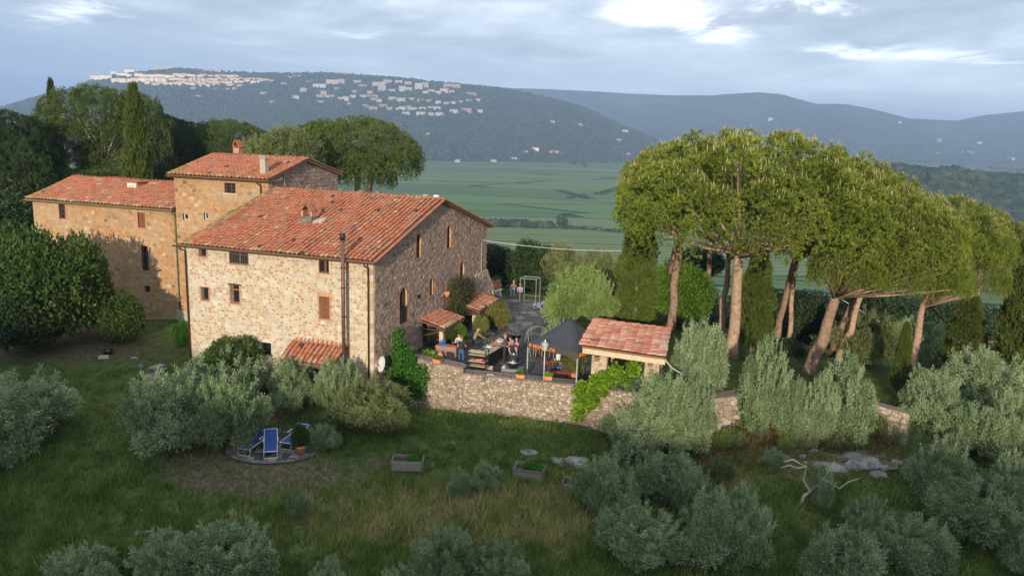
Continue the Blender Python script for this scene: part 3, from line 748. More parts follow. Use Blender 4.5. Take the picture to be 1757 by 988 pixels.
def lay_stones(parent, outline, openings, fn, w, h, mat, shrink=(.86, .94), nparts=0, seed=1, key=None, proud=(0.012, 0.04), drop=0.0, sizes=1.0):
    rnd = random.Random(seed); st = rubble(outline, openings, w, h, rnd)
    st = [s for s in st if rnd.random() >= drop]
    if key: st.sort(key=lambda s: key(sum(p[0] for p in s[0]) / len(s[0]), sum(p[1] for p in s[0]) / len(s[0])))
    rest = MB()
    for i, (poly, A) in enumerate(st):
        sh = rnd.uniform(*shrink)
        if i < nparts:
            b = MB(); stone_shape(b, poly, fn, sh, rnd, proud); b.build('stone', [mat], parent)
        else: stone_shape(rest, poly, fn, sh, rnd, proud)
    if rest.f: tag(rest.build('stonework', [mat], parent), kind='stuff')
class Face:
    """maps (along, height, outward) to the local space of a house"""
    def __init__(s, o, a, n, flip=False): s.o = Vector(o); s.a = Vector(a); s.n = Vector(n); s.flip = flip
    def __call__(s, u, z, d=0.0): p = s.o + s.a * u + s.n * d; return (p.x, p.y, p.z + z)
def wall_sheet(mb, outline, openings, fn, depth=0.3, mi=0, jamb_mi=1):
    us = sorted(set([min(p[0] for p in outline), max(p[0] for p in outline)] + [v for o in openings for v in o[:2]]))
    zs = sorted(set([min(p[1] for p in outline), max(p[1] for p in outline)] + [v for o in openings for v in o[2:]]))
    m = len(outline); cxm = sum(p[0] for p in outline) / m; czm = sum(p[1] for p in outline) / m; edges = []
    for i in range(m):
        p, q = outline[i], outline[(i + 1) % m]; n = (q[1] - p[1], -(q[0] - p[0])); d = n[0] * p[0] + n[1] * p[1]
        if n[0] * cxm + n[1] * czm > d: n = (-n[0], -n[1]); d = -d
        edges.append((n, d))
    for i in range(len(us) - 1):
        for j in range(len(zs) - 1):
            um, zm = (us[i] + us[i + 1]) / 2, (zs[j] + zs[j + 1]) / 2
            if any(o[0] < um < o[1] and o[2] < zm < o[3] for o in openings): continue
            poly = [(us[i], zs[j]), (us[i + 1], zs[j]), (us[i + 1], zs[j + 1]), (us[i], zs[j + 1])]
            for n, d in edges:
                poly = clip(poly, n, d)
                if len(poly) < 3: break
            if len(poly) >= 3:
                vs = [fn(u, z) for u, z in poly]
                if fn.flip: vs = vs[::-1]
                mb.add(vs, [tuple(range(len(vs)))], mi)
    for (a0, a1, b0, b1) in openings:
        c = [(a0, b0), (a1, b0), (a1, b1), (a0, b1)]
        for k in range(4):
            p, q = c[k], c[(k + 1) % 4]
            vs = [fn(*p, 0), fn(*q, 0), fn(*q, -depth), fn(*p, -depth)]
            mb.add(vs, [(0, 1, 2, 3)], jamb_mi)
        vs = [fn(u, z, -depth - .02) for u, z in c]; mb.add(vs, [(0, 1, 2, 3)], jamb_mi)

# ------------------------------------------------------------------ windows
def fbox(mb, fn, u0, u1, z0, z1, d0, d1, mi=0, tint=0.5):
    c = [fn(u0, z0, d0), fn(u1, z0, d0), fn(u1, z1, d0), fn(u0, z1, d0), fn(u0, z0, d1), fn(u1, z0, d1), fn(u1, z1, d1), fn(u0, z1, d1)]
    mb.add(c, [(3, 2, 1, 0), (4, 5, 6, 7), (0, 1, 5, 4), (1, 2, 6, 5), (2, 3, 7, 6), (3, 0, 4, 7)], mi, tint)
def window(parent, fn, o, depth=0.3, style='two', frame='wood_dark', label=None, arch=False):
    u0, u1, z0, z1 = o; f = 0.055; d0, d1 = -depth + .05, -depth + .11
    top = z1
    fr = MB()
    fbox(fr, fn, u0, u0 + f, z0, z1, d0, d1); fbox(fr, fn, u1 - f, u1, z0, z1, d0, d1)
    fbox(fr, fn, u0 + f, u1 - f, z0, z0 + f, d0, d1); fbox(fr, fn, u0 + f, u1 - f, z1 - f, z1, d0, d1)
    w = fr.build('window', [M[frame]], parent)
    if label: w['label'] = label
    p = MB(); fbox(p, fn, u0 + f, u1 - f, z0 + f, z1 - f, d0 + .015, d0 + .03); p.build('pane', [M['glass']], w)
    um = (u0 + u1) / 2
    if style in ('two', 'grid'):
        b = MB(); fbox(b, fn, um - .04, um + .04, z0 + f, z1 - f, d0 + .03, d1 + .01); b.build('mullion', [M[frame]], w)
    if style == 'grid':
        b = MB()
        for k in (1, 2): zz = z0 + (z1 - z0) * k / 3; fbox(b, fn, u0 + f, u1 - f, zz - .02, zz + .02, d0 + .03, d1)
        b.build('glazing_bar', [M[frame]], w)
    if style == 'transom':
        b = MB(); fbox(b, fn, u0 + f, u1 - f, z1 - .34, z1 - .26, d0 + .03, d1 + .01); b.build('glazing_bar', [M[frame]], w)
    if style == 'shut':
        for a, c in ((u0 + .01, um - .008), (um + .008, u1 - .01)):
            b = MB(); fbox(b, fn, a, c, z0 + .01, z1 - .01, -depth + .14, -depth + .18)
            s = b.build('shutter', [M['wood_red']], w)
            q = MB()
            nsl = int((z1 - z0) / .11)
            for k in range(nsl): zz = z0 + .06 + k * .11; fbox(q, fn, a + .05, c - .05, zz, zz + .06, -depth + .18, -depth + .20)
            tag(q.build('slat', [M['wood_red']], w), kind='stuff')
    if style == 'open':     # casements folded back against the jambs
        for a in (u0 + .02, u1 - .05):
            b = MB(); fbox(b, fn, a, a + .03, z0 + .03, z1 - .03, -depth + .12, -.02); b.build('shutter', [M['wood_red']], w)
    return w
def sill(parent, fn, o, mat='brick', over=.06, out=.05):
    b = MB(); fbox(b, fn, o[0] - over, o[1] + over, o[2] - .07, o[2] + .003, -.28, out, 0, .3); b.build('sill', [M[mat]], parent)
def lintel(parent, fn, o, mat='wood_dark', hh=.09, over=.14):
    b = MB(); fbox(b, fn, o[0] - over, o[1] + over, o[3] + .003, o[3] + hh, -.2, .035); b.build('lintel', [M[mat]], parent)
def brick_edges(parent, fn, o, n=9, mats=('brick',), side=(1, 1), wdt=.16, arch_top=False):
    z = o[2]; k = 0; hgt = (o[3] - o[2]) / n
    for sgn, uu, on in ((-1, o[0], side[0]), (1, o[1], side[1])):
        if not on: continue
        for k in range(n):
            b = MB(); wd = wdt * (1.0 if k % 2 else .62); a, c = (uu - wd, uu) if sgn < 0 else (uu, uu + wd)
            fbox(b, fn, a, c, o[2] + k * hgt + .008, o[2] + (k + 1) * hgt - .008, -.02, .03, 0, random.random()); b.build('brick', [M['brick']], parent)
def arch_opening(parent, fn, cx_, wd, z0, z1, style='two', depth=.17, railing=False):
    """round-headed opening: brick ring, jamb bricks, infill of the square corners, arched frame, panes"""
    r = wd / 2; zc = z1 - r; u0, u1 = cx_ - r, cx_ + r; n = 8
    b = MB()
    pts = [(cx_ - r * math.cos(math.pi * k / n), zc + r * math.sin(math.pi * k / n)) for k in range(n + 1)]
    for k in range(n):      # spandrel sheets and soffit
        (a, c), (d, e) = pts[k], pts[k + 1]
        b.add([fn(a, c, 0), fn(d, e, 0), fn(d, z1, 0), fn(a, z1, 0)], [(0, 1, 2, 3)]); b.add([fn(a, c, 0), fn(d, e, 0), fn(d, e, -depth), fn(a, c, -depth)], [(0, 1, 2, 3)])
    arc = b.build('arch', [M['mortar_grey']], parent)
    nb = 11
    for k in range(nb):
        a0 = math.pi * (k + .06) / nb; a1 = math.pi * (k + .94) / nb; R1, R0 = r + .2, r - .004
        q = [(cx_ - R0 * math.cos(a0), zc + R0 * math.sin(a0)), (cx_ - R1 * math.cos(a0), zc + R1 * math.sin(a0)), (cx_ - R1 * math.cos(a1), zc + R1 * math.sin(a1)), (cx_ - R0 * math.cos(a1), zc + R0 * math.sin(a1))]
        m = MB(); vs = [fn(u, z, -.02) for u, z in q] + [fn(u, z, .032) for u, z in q]
        m.add(vs, [(3, 2, 1, 0), (4, 5, 6, 7), (0, 1, 5, 4), (1, 2, 6, 5), (2, 3, 7, 6), (3, 0, 4, 7)], 0, random.random()); m.build('brick', [M['brick']], arc)
    nj = max(4, int((zc - z0) / .15)); hj = (zc - z0) / nj
    for uu, s in ((u0, -1), (u1, 1)):
        for k in range(nj):
            wd_ = .2 if k % 2 else .13; a, c = (uu - wd_, uu + .004) if s < 0 else (uu - .004, uu + wd_)
            m = MB(); fbox(m, fn, a, c, z0 + k * hj + .007, z0 + (k + 1) * hj - .007, -.18, .03, 0, random.random()); m.build('brick', [M['brick_sun' if s > 0 else 'brick']], arc)
    # frame and glass
    fm = MB(); f = .05; d0, d1 = -depth + .04, -depth + .1
    fbox(fm, fn, u0, u0 + f, z0, zc, d0, d1); fbox(fm, fn, u1 - f, u1, z0, zc, d0, d1); fbox(fm, fn, u0, u1, z0, z0 + f, d0, d1)
    ip = [(cx_ - (r - f) * math.cos(math.pi * k / n), zc + (r - f) * math.sin(math.pi * k / n)) for k in range(n + 1)]
    for k in range(n):
        c8 = [fn(*pts[k], d1), fn(*pts[k + 1], d1), fn(*ip[k + 1], d1), fn(*ip[k], d1)]; fm.add(c8, [(0, 1, 2, 3)])
    w = fm.build('window', [M['wood_dark']], parent)
    g_ = MB(); poly = [(u0, z0), (u1, z0)] + [(u, z) for u, z in pts[::-1]]
    vs = [fn(u, z, d0 + .01) for u, z in poly]; g_.add(vs, [tuple(range(len(vs)))]); g_.build('pane', [M['glass']], w)
    m = MB(); fbox(m, fn, cx_ - .03, cx_ + .03, z0 + f, z1 - .04, d0 + .02, d1 + .01)
    for k in (1, 2, 3): zz = z0 + (zc - z0) * k / 3; fbox(m, fn, u0 + f, u1 - f, zz - .018, zz + .018, d0 + .02, d1)
    m.build('glazing_bar', [M['wood_dark']], w)
    sb = MB(); fbox(sb, fn, u0 - .12, u1 + .12, z0 - .08, z0, -depth, .05, 0, .2); sb.build('sill', [M['brick']], w)
    if railing:
        m = MB()
        for zz in (z0 + .05, z0 + .95): fbox(m, fn, u0 - .03, u1 + .03, zz, zz + .03, .02, .05)
        k = 0
        while u0 + k * .11 < u1: fbox(m, fn, u0 + k * .11, u0 + k * .11 + .02, z0 + .05, z0 + .95, .025, .045); k += 1
        m.build('railing', [M['iron']], w)

# ------------------------------------------------------------------ tiled roofs
def tile_mesh(tint, L=0.46, r0=0.095, r1=0.075, mats=None, seg=6):
    """one barrel cover tile: x across, y up the slope, z off the roof"""
    b = MB(); vs = []
    for y, r, zz in ((0, r0, .045), (L, r1, .012)):
        for k in range(seg + 1):
            a = math.pi * k / seg; vs.append((-r * math.cos(a), y, zz - .02 + r * math.sin(a) * 1.12))
        for k in range(seg + 1):
            a = math.pi * k / seg; q = r - .016; vs.append((-q * math.cos(a), y, zz - .02 + q * math.sin(a) * .95))
    n = seg + 1; fs = []
    for k in range(seg): fs.append((k + 1, k, 2 * n + k, 2 * n + k + 1))
    for k in range(seg): fs.append((k, k + 1, n + k + 1, n + k))
    b.add(vs, fs, 0, tint)
    return b
_tile_cache = {}
def tiled_slope(parent, o, a, s, ncol, nrow, pitch=0.3, expo=0.37, nparts=300, order=None, seed=1, mat='terracotta_tile', lichen=True, wscale=1.0, edge_lichen=(0, 0)):
    """o: lower left corner; a: unit vector along the eave; s: unit vector up the slope (local space of parent)"""
    rnd = random.Random(seed); a = Vector(a).normalized(); s = Vector(s).normalized(); n = a.cross(s).normalized(); o = Vector(o)
    R = Matrix((a, s, n)).transposed()
    key = (round(pitch, 3), mat, wscale)
    if key not in _tile_cache:
        vs_ = []
        for k in range(14):
            mb_ = tile_mesh([.05, .15, .22, .3, .38, .45, .1, .55, .6, .68, .75, .84, .9, .95][k], expo + .09, pitch * .335 * wscale, pitch * .265 * wscale)
            vs_.append((mb_, mb_.mesh('roof_tile', [M[mat]], True)))
        _tile_cache[key] = vs_
    cells = [(i, j) for i in range(ncol) for j in range(nrow)]
    if order: cells.sort(key=order)
    wts = [9, 9, 9, 9, 8, 8, 8, 6, 5, 4, 3, 2, 1, .8]
    rest = MB(); Rn = np.array(R); cand = _tile_cache[key]
    lich = MB()
    for idx, (i, j) in enumerate(cells):
        k = rnd.choices(range(14), wts)[0]
        if j == 0 and rnd.random() < .3: k = 11
        p = o + a * ((i + .5) * pitch + rnd.uniform(-.014, .014) + .025 * math.sin(j * .33 + i * .9)) + s * (j * expo + rnd.uniform(-.03, .03)) + n * (.045 + rnd.uniform(-.006, .012) + .022 * math.sin(i * .41 + seed) * math.sin(j * .27 + seed * 2))
        tw = rnd.uniform(-.03, .03)
        if idx < nparts:
            ob = link('roof_tile', cand[k][1], parent); mt = R @ Matrix.Rotation(tw, 3, 'Z')
            ob.matrix_local = Matrix.Translation(p) @ mt.to_4x4()
        else:
            mb_ = cand[k][0]; Rm = np.array(R @ Matrix.Rotation(tw, 3, 'Z'))
            vv = np.array(mb_.v) @ Rm.T + np.array(p)
            el = (edge_lichen[0] and i < edge_lichen[0] and rnd.random() < .7) or (j == 0 and lichen and rnd.random() < .25)
            (lich if el else rest).add(vv, mb_.f, 0, mb_.t[0] if not el else rnd.random())
    if rest.f: tag(rest.build('tile_rows', [M[mat]], parent, smooth=True), kind='stuff')
    if lich.f: tag(lich.build('mossy_tile_rows', [M['lichen_tile']], parent, smooth=True), kind='stuff')
    ch = MB()       # channel tiles between the covers, stepped row by row
    for i in range(ncol + 1):
        for j in range(nrow):
            c0 = o + a * (i * pitch) + s * (j * expo) + n * .012; w_ = pitch * .26
            q = [c0 - a * w_ + n * .02, c0, c0 + a * w_ + n * .02]; u_ = s * expo - n * .018
            vs = q + [p + u_ for p in q]; ch.add(vs, [(0, 1, 4, 3), (1, 2, 5, 4)], 0, rnd.random())
    tag(ch.build('channel_tiles', [M['canal_tile']], parent), kind='stuff')
def roof_deck(parent, pts, thick, mat='mortar_grey', name='roof'):
    """closed slab under the tiles: top polygon pts, dropped by thick"""
    b = MB(); b.prism([Vector(p) for p in pts], (0, 0, -thick)); return b.build(name, [M[mat]], parent)
def ridge_tiles(parent, p0, p1, n, seed=3, r=.12):
    rnd = random.Random(seed); p0 = Vector(p0); p1 = Vector(p1); d = (p1 - p0) / n; dn = d.normalized()
    for k in range(n):
        b = MB(); c0 = p0 + d * (k - .04) + Vector((0, 0, rnd.uniform(-.008, .01))); c1 = p0 + d * (k + 1.06)
        side = Vector((-dn.y, dn.x, 0)).normalized(); vs = []
        for c, q in ((c0, r), (c1, r * .86)):
            for t in range(6):
                an = math.pi * t / 5; vs.append(c + side * (q * math.cos(an)) + Vector((0, 0, q * math.sin(an))))
        b.add(vs, [(t, t + 1, 6 + t + 1, 6 + t) for t in range(5)] + [(5, 4, 3, 2, 1, 0), (6, 7, 8, 9, 10, 11)], 0, rnd.choice([.3, .6, .75, .84]))
        b.build('ridge_tile', [M['terracotta_tile']], parent, smooth=False)
def gutter(parent, p0, p1, r=.07, mat='gutter'):
    b = MB(); p0 = Vector(p0); p1 = Vector(p1); d = (p1 - p0); side = Vector((-d.y, d.x, 0)).normalized(); vs = []; n = 7
    for p in (p0, p1):
        for k in range(n): a = math.pi * k / (n - 1); vs.append(p + side * (r * math.cos(a)) + Vector((0, 0, -r * math.sin(a))))
        for k in range(n): a = math.pi * k / (n - 1); vs.append(p + side * ((r - .012) * math.cos(a)) + Vector((0, 0, -(r - .012) * math.sin(a))))
    m = 2 * n; fs = [(k, k + 1, m + k + 1, m + k) for k in range(n - 1)] + [(n + k, m + n + k, m + n + k + 1, n + k + 1) for k in range(n - 1)]
    fs += [(0, m, m + n, n), (n - 1, 2 * n - 1, m + 2 * n - 1, m + n - 1), tuple(range(n)), tuple(m + k for k in range(n - 1, -1, -1))]
    b.add(vs, fs); return b.build('gutter', [M[mat]], parent, smooth=False)
def downpipe(parent, x, y, ztop, zbot, r=.045, mat='gutter', knee=.16):
    b = MB(); b.tube([(x, y - knee, ztop), (x, y - knee, ztop - .1), (x, y, ztop - .32), (x, y, zbot)], r, 8)
    o = b.build('downpipe', [M[mat]], parent, smooth=True)
    z = ztop - 1.2
    while z > zbot + .4: c = MB(); c.tube([(x, y, z), (x, y, z + .05)], r * 1.35, 8); c.build('bracket', [M[mat]], o); z -= 1.9

# ================================================================== THE MAIN HOUSE
TH = RAD(18.2); HB = (-7.446, 41.663, 0.0)
house = thing('stone_farmhouse', 'large stone farmhouse with red tiled roof and arched gable windows beside the terrace', 'house', HB, -TH)
LU, LV, RH = 12.35, 17.5, 8.82
def hp(x, y, z):    # local -> world
    c, s = math.cos(TH), math.sin(TH); return Vector((HB[0] + x * c + y * s, HB[1] - x * s + y * c, z))
EZ = 6.32
fr = Face((0, 0, 0), (1, 0, 0), (0, -1, 0))                    # front, u = x in -12.35..0
gb = Face((0, 0, 0), (0, 1, 0), (1, 0, 0))                     # gable, u = y in 0..17.5
fo = [(-11.31, -10.80, 5.67, 6.22), (-9.25, -7.93, 5.42, 6.26), (-3.38, -2.72, 5.40, 6.22),
      (-11.30, -10.76, 3.08, 3.86), (-9.24, -8.62, 3.10, 4.18), (-3.37, -2.72, 2.81, 4.08), (-3.9, -3.0, -1.2, .75), (-7.3, -6.6, .2, 1.0)]
wl = MB(); wall_sheet(wl, [(-LU, -2.2), (0, -2.2), (0, EZ), (-LU, EZ)], fo, fr)
front_wall = wl.build('wall', [M['mortar_warm'], M['mortar_warm']], house)
lay_stones(front_wall, [(-LU, -1.6), (-.42, -1.6), (-.42, EZ), (-LU, EZ)], [(a - .05, b + .05, c - .08, d + .1) for a, b, c, d in fo], fr, .29, .165, M['stone_warm'], (.72, .95), 150, 11,
           key=lambda u, z: abs(u + 1) * .25 + abs(z - 4) * .3, proud=(.004, .018), drop=.1)
for (i, z) in [(i, -1.4 + i * .33) for i in range(23)]:        # long-and-short quoins on the corner
    b = MB(); wq = .42 if i % 2 else .26; fbox(b, fr, -wq, .004, z + .012, z + .318, -.02, .026, 0, random.random())
    b.build('quoin', [M['stone_warm']], front_wall)
arches = [(3.55, .95, 2.10, 4.22), (5.58, .62, 5.68, 7.15), (10.22, .62, 5.66, 7.16), (7.5, .48, 3.02, 4.10), (12.63, .72, 3.17, 4.38)]
go = [(c - w / 2, c + w / 2, a, b) for c, w, a, b in arches] + [(3.32, 4.18, -1.0, .70), (6.35, 7.2, 0.0, 1.5), (12.2, 13.1, 0, 1.5)]
RZ = RH
gout = [(0, -2.2), (LV, -2.2), (LV, EZ), (LV / 2, RZ), (0, EZ)]
wl = MB(); wall_sheet(wl, gout, go, gb, .34)
gable_wall = wl.build('wall', [M['mortar_grey'], M['mortar_dark']], house)
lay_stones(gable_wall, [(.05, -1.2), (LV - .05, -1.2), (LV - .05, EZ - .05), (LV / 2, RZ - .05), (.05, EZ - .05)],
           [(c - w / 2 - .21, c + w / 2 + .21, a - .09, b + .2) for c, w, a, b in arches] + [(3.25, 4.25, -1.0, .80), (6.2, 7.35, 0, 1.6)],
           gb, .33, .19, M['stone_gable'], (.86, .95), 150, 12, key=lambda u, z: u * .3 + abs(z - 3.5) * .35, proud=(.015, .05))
# the other two walls
wl = MB(); wall_sheet(wl, gout, [], Face((-LU, 0, 0), (0, 1, 0), (-1, 0, 0), True)); wl.build('wall', [M['mortar_grey'], M['mortar_dark']], house)
wl = MB(); wall_sheet(wl, [(-LU, -2.2), (0, -2.2), (0, EZ), (-LU, EZ)], [], Face((0, LV, 0), (1, 0, 0), (0, 1, 0), True)); wl.build('wall', [M['mortar_grey'], M['mortar_dark']], house)
# battered corner at the back of the gable
b = MB(); b.add([(0, 14.6, .3), (.85, 14.2, .3), (.85, 18.4, .3), (0, 18.4, .3), (0, 15.2, 3.1), (.06, 15.2, 3.1), (.06, 17.6, 3.1), (0, 17.6, 3.1)],
                [(0, 1, 5, 4), (1, 2, 6, 5), (2, 3, 7, 6), (4, 5, 6, 7)])
btr = b.build('buttress', [M['mortar_grey']], house)
class BF(Face):
    def __call__(s, u, z, d=0.0): k = (z - .3) / 2.8; return (.85 * (1 - k) + .06 * k + d, u, z)
lay_stones(btr, [(14.35, .35), (18.3, .35), (17.6, 3.05), (15.2, 3.05)], [], BF((0, 0, 0), (0, 1, 0), (1, 0, 0)), .36, .235, M['stone_gable'], (.84, .93), 0, 13, proud=(.015, .05))
# windows of the front
window(house, fr, fo[0], style='one'); lintel(house, fr, fo[0]); sill(house, fr, fo[0])
w_ = window(house, fr, fo[1], style='open', label='wide top window with open red-brown shutters and iron bars')
b = MB()
for zz in (5.46, 6.0): fbox(b, fr, -9.25, -7.93, zz, zz + .03, .0, .03)
for k in range(12): fbox(b, fr, -9.22 + k * .113, -9.20 + k * .113, 5.46, 6.03, .003, .027)
b.build('railing', [M['rail_grey']], w_); sill(house, fr, fo[1]); b = MB(); fbox(b, fr, -8.64, -8.54, 5.47, 6.2, -.2, -.14); b.build('mullion', [M['wood_red']], w_)
window(house, fr, fo[2], style='open'); sill(house, fr, fo[2]); b = MB(); fbox(b, fr, -3.1, -2.98, 5.45, 6.18, -.2, -.14); b.build('mullion', [M['wood_red']], house)
window(house, fr, fo[3], style='one'); lintel(house, fr, fo[3], 'brick', .06, .05); sill(house, fr, fo[3])
window(house, fr, fo[4], style='transom', frame='wood_mid'); lintel(house, fr, fo[4]); sill(house, fr, fo[4])
window(house, fr, fo[5], style='shut', label='window closed by red-brown louvred shutters'); sill(house, fr, fo[5])
arc = MB()
for k in range(9):      # flat brick arch over the shuttered window
    b = MB(); fbox(b, fr, -3.5 + k * .105, -3.41 + k * .105, 4.1, 4.34, -.02, .03, 0, random.random()); b.build('brick', [M['brick_sun']], front_wall)
window(house, fr, fo[6], style='one'); window(house, fr, fo[7], style='one')
for w_ in (fo[0], fo[3], fo[4], fo[5]): brick_edges(front_wall, fr, w_, 6, side=(1, 1), wdt=.14)
for i, (c, w, a, z) in enumerate(arches): arch_opening(house, gb, c, w, a, z, railing=(i == 0))
b = MB(); fbox(b, gb, 3.36, 4.14, -1.0, .66, -.3, -.24); b.build('door', [M['wood_dark']], house)
b = MB(); fbox(b, gb, 6.39, 7.16, 0, 1.46, -.3, -.24); b.build('door', [M['wood_dark']], house)
b = MB(); fbox(b, gb, 3.2, 4.3, .70, .86, -.2, .04); b.build('lintel', [M['wood_grey']], house)
b = MB(); fbox(b, gb, 5.4, 5.95, 3.16, 3.42, .0, .03); b.build('vent_plate', [M['iron']], house)
# roof
SL = math.hypot(LV / 2, RH - EZ + .25)
ov, vo = .42, .26       # eave and verge overhang
tz = (RH - EZ) / (LV / 2)
E0 = EZ - ov * tz + .12
rd = roof_deck(house, [(-LU - .12, -ov, E0), (vo, -ov, E0), (vo, LV / 2, RH + .12), (-LU - .12, LV / 2, RH + .12)], .14, 'wood_mid')
sv = Vector((0, LV / 2 + ov, RH + .12 - E0)); ncol = 42; nrow = int(sv.length / .37)
tiled_slope(rd, (-LU - .12, -ov - .03, E0 + .01), (1, 0, 0), sv, ncol, nrow + 1, .3, sv.length / (nrow + .6), 300, order=lambda c: -c[0] + c[1] * .12, seed=21, edge_lichen=(2, 0), wscale=.92)
rd2 = roof_deck(house, [(vo, LV + ov, E0), (-LU - .12, LV + ov, E0), (-LU - .12, LV / 2 + .004, RH + .12), (vo, LV / 2 + .004, RH + .12)], .14, 'wood_mid')
tiled_slope(rd2, (vo, LV + ov + .03, E0 + .01), (-1, 0, 0), Vector((0, -LV / 2 - ov, RH + .12 - E0)), ncol, nrow + 1, .3, sv.length / (nrow + .6), 0, seed=22)
ridge_tiles(rd, (-LU - .1, LV / 2, RH + .17), (vo + .05, LV / 2, RH + .17), 30, 4, .13)
rnd = random.Random(9)
for k, (u, t) in enumerate([(-.25, 1), (-1.0, 1), (-2.35, .6), (-3.6, .7), (-4.4, .8), (-5.6, 1), (-7.1, .8), (-8.6, .9), (-9.6, .8)]):
    b = MB(); b.box((u, LV / 2, RH + .34), (.32 * t, .26, .12), rnd.uniform(-.4, .4), 0, rnd.random(), .8); b.build('ridge_stone', [M['rock'] if k % 3 else M['white_paint'] if k == 0 else M['rock']], rd)
# verge tiles (flat bricks) along both rakes
for sgn in (1, -1):
    vb = MB(); n_ = 24
    for k in range(n_):
        y = -ov + (LV / 2 + ov) * (k + .5) / n_; y = y if sgn > 0 else LV - y; zz = E0 + .03 + (RH + .12 - E0) * (k + .5) / n_
        b = MB(); b.box((vo + .03, y, zz), (.2, .34, .05), 0, 0, .1 + .3 * rnd.random(), 1, (sgn * math.atan(tz), 0)); b.build('verge_tile', [M['terracotta_tile']], rd if sgn > 0 else rd2)
gutter(house, (-LU - .35, -ov - .12, E0 - .03), (vo + .1, -ov - .12, E0 - .03), .08)
gutter(house, (vo + .1, LV + ov + .1, E0 - .03), (-LU, LV + ov + .1, E0 - .03), .07)
downpipe(house, -LU + .12, -.08, E0 - .1, -1.9, .055, knee=.45); downpipe(house, -.28, -.08, E0 - .1, -2.0, .055, knee=.45)
b = MB(); b.tube([(-1.5, -.62, .55), (-1.5, -.62, 7.45)], .105, 12); fl = b.build('flue_pipe', [M['pipe_rust']], house, smooth=True)
b = MB(); b.tube([(-1.5, -.62, 7.42), (-1.5, -.62, 7.78)], .15, 12); b.build('cowl', [M['iron']], fl, smooth=True)
for zz in (1.6, 3.2, 4.8, 5.9): b = MB(); b.tube([(-1.5, -.62, zz), (-1.5, -.62, zz + .06)], .125, 12); b.build('bracket', [M['iron']], fl)
# roof chimney: squat masonry with a small tiled hood
yc = 3.75; zc_ = EZ + yc * tz
b = MB(); b.box((-6.35, yc, zc_ + .22), (.75, .65, .72)); ch = b.build('chimney', [M['mortar_dark']], house)
for sx in (-.3, .3):
    b = MB(); b.box((-6.35 + sx, yc, zc_ + .75), (.13, .5, .36), 0, 0, .4); b.build('hood_leg', [M['brick']], ch)
for s in (-1, 1):
    for k in range(3):
        b = MB(); b.box((-6.35 + s * .21, yc - .24 + k * .24, zc_ + 1.08), (.52, .22, .05), 0, 0, rnd.random() * .5, 1, (0, s * .85)); b.build('hood_tile', [M['terracotta_tile']], ch)
b = MB(); b.prism([(-6.0, yc - .2, zc_ + .05), (-5.4, yc + .2, zc_ + .15), (-5.4, yc + .5, zc_ + .25), (-6.0, yc + .4, zc_ + .15)], (0, 0, .28)); b.build('flashing', [M['cement']], ch)
# service cable bracket pipe on gable
b = MB(); b.tube([(.05, 16.3, 1.6), (.05, 16.3, 5.3)], .03, 6); b.build('conduit', [M['cement']], house)

def canopy_roof(parent, fn, u0, u1, ztop, out, zlow, pitch=.26, seed=1, beam=True, brackets=True, ledger='plaster', nrow=None):
    """lean-to of barrel tiles on a wall face"""
    A = Vector(fn(u0, ztop, 0)); Bv = Vector(fn(u1, ztop, 0)); C_ = Vector(fn(u1, zlow, out)); D = Vector(fn(u0, zlow, out))
    b = MB(); b.prism([D, C_, Bv, A], (0, 0, -.06), 0, .3); cr = b.build('canopy', [M['wood_mid']], parent)
    n = int((Bv - A).length / pitch); s = A - D; nr = nrow or max(3, int(s.length / .34))
    av = (Bv - A).normalized(); nn = av.cross(s)
    if nn.z < 0: D2 = C_; av = -av
    else: D2 = D
    tiled_slope(cr, D2 + Vector((0, 0, .01)), av, s, n, nr, (Bv - A).length / n, s.length / (nr - .15), 300, seed=seed, wscale=1.12)
    if ledger:
        b = MB(); fbox(b, fn, u0, u1, ztop - .02, ztop + .1, -.01, .10); b.build('flashing', [M[ledger]], cr)
    if beam:
        b = MB(); fbox(b, fn, u0, u1, zlow - .2, zlow - .07, out - .14, out - .02); b.build('beam', [M['wood_dark']], cr)
    if brackets:
        for u in (u0 + .12, u1 - .12):
            b = MB(); b.tube([fn(u, ztop - 1.0, 0), fn(u, zlow - .1, out - .1)], .05, 6); b.tube([fn(u, zlow - .1, 0), fn(u, zlow - .1, out - .05)], .045, 6); b.build('bracket', [M['wood_dark']], cr)
    return cr
cr = canopy_roof(house, fr, -5.0, -1.62, 1.42, 1.5, .60, .28, 31)
cr['label'] = 'tiled canopy over the front door'
for u in (-4.85, -1.75):
    b = MB(); fbox(b, fr, u - .06, u + .06, -1.6, .45, 1.3, 1.42); b.build('post', [M['wood_dark']], cr)
ca = canopy_roof(house, gb, 5.95, 9.15, 1.72, 1.65, 1.3, .30, 32, ledger=None)
for u in (6.15, 8.95):
    b = MB(); fbox(b, gb, u - .13, u + .13, 0, 1.15, 1.25, 1.5, 0); b.build('post', [M['plaster']], ca)
cb = canopy_roof(house, gb, 11.0, 15.0, 1.85, 2.0, 1.4, .30, 33, ledger=None)
for u in (10.8, 14.4):
    b = MB(); fbox(b, gb, u - .12, u + .12, 0, 1.2, 1.6, 1.84, 0); b.build('post', [M['plaster']], cb)

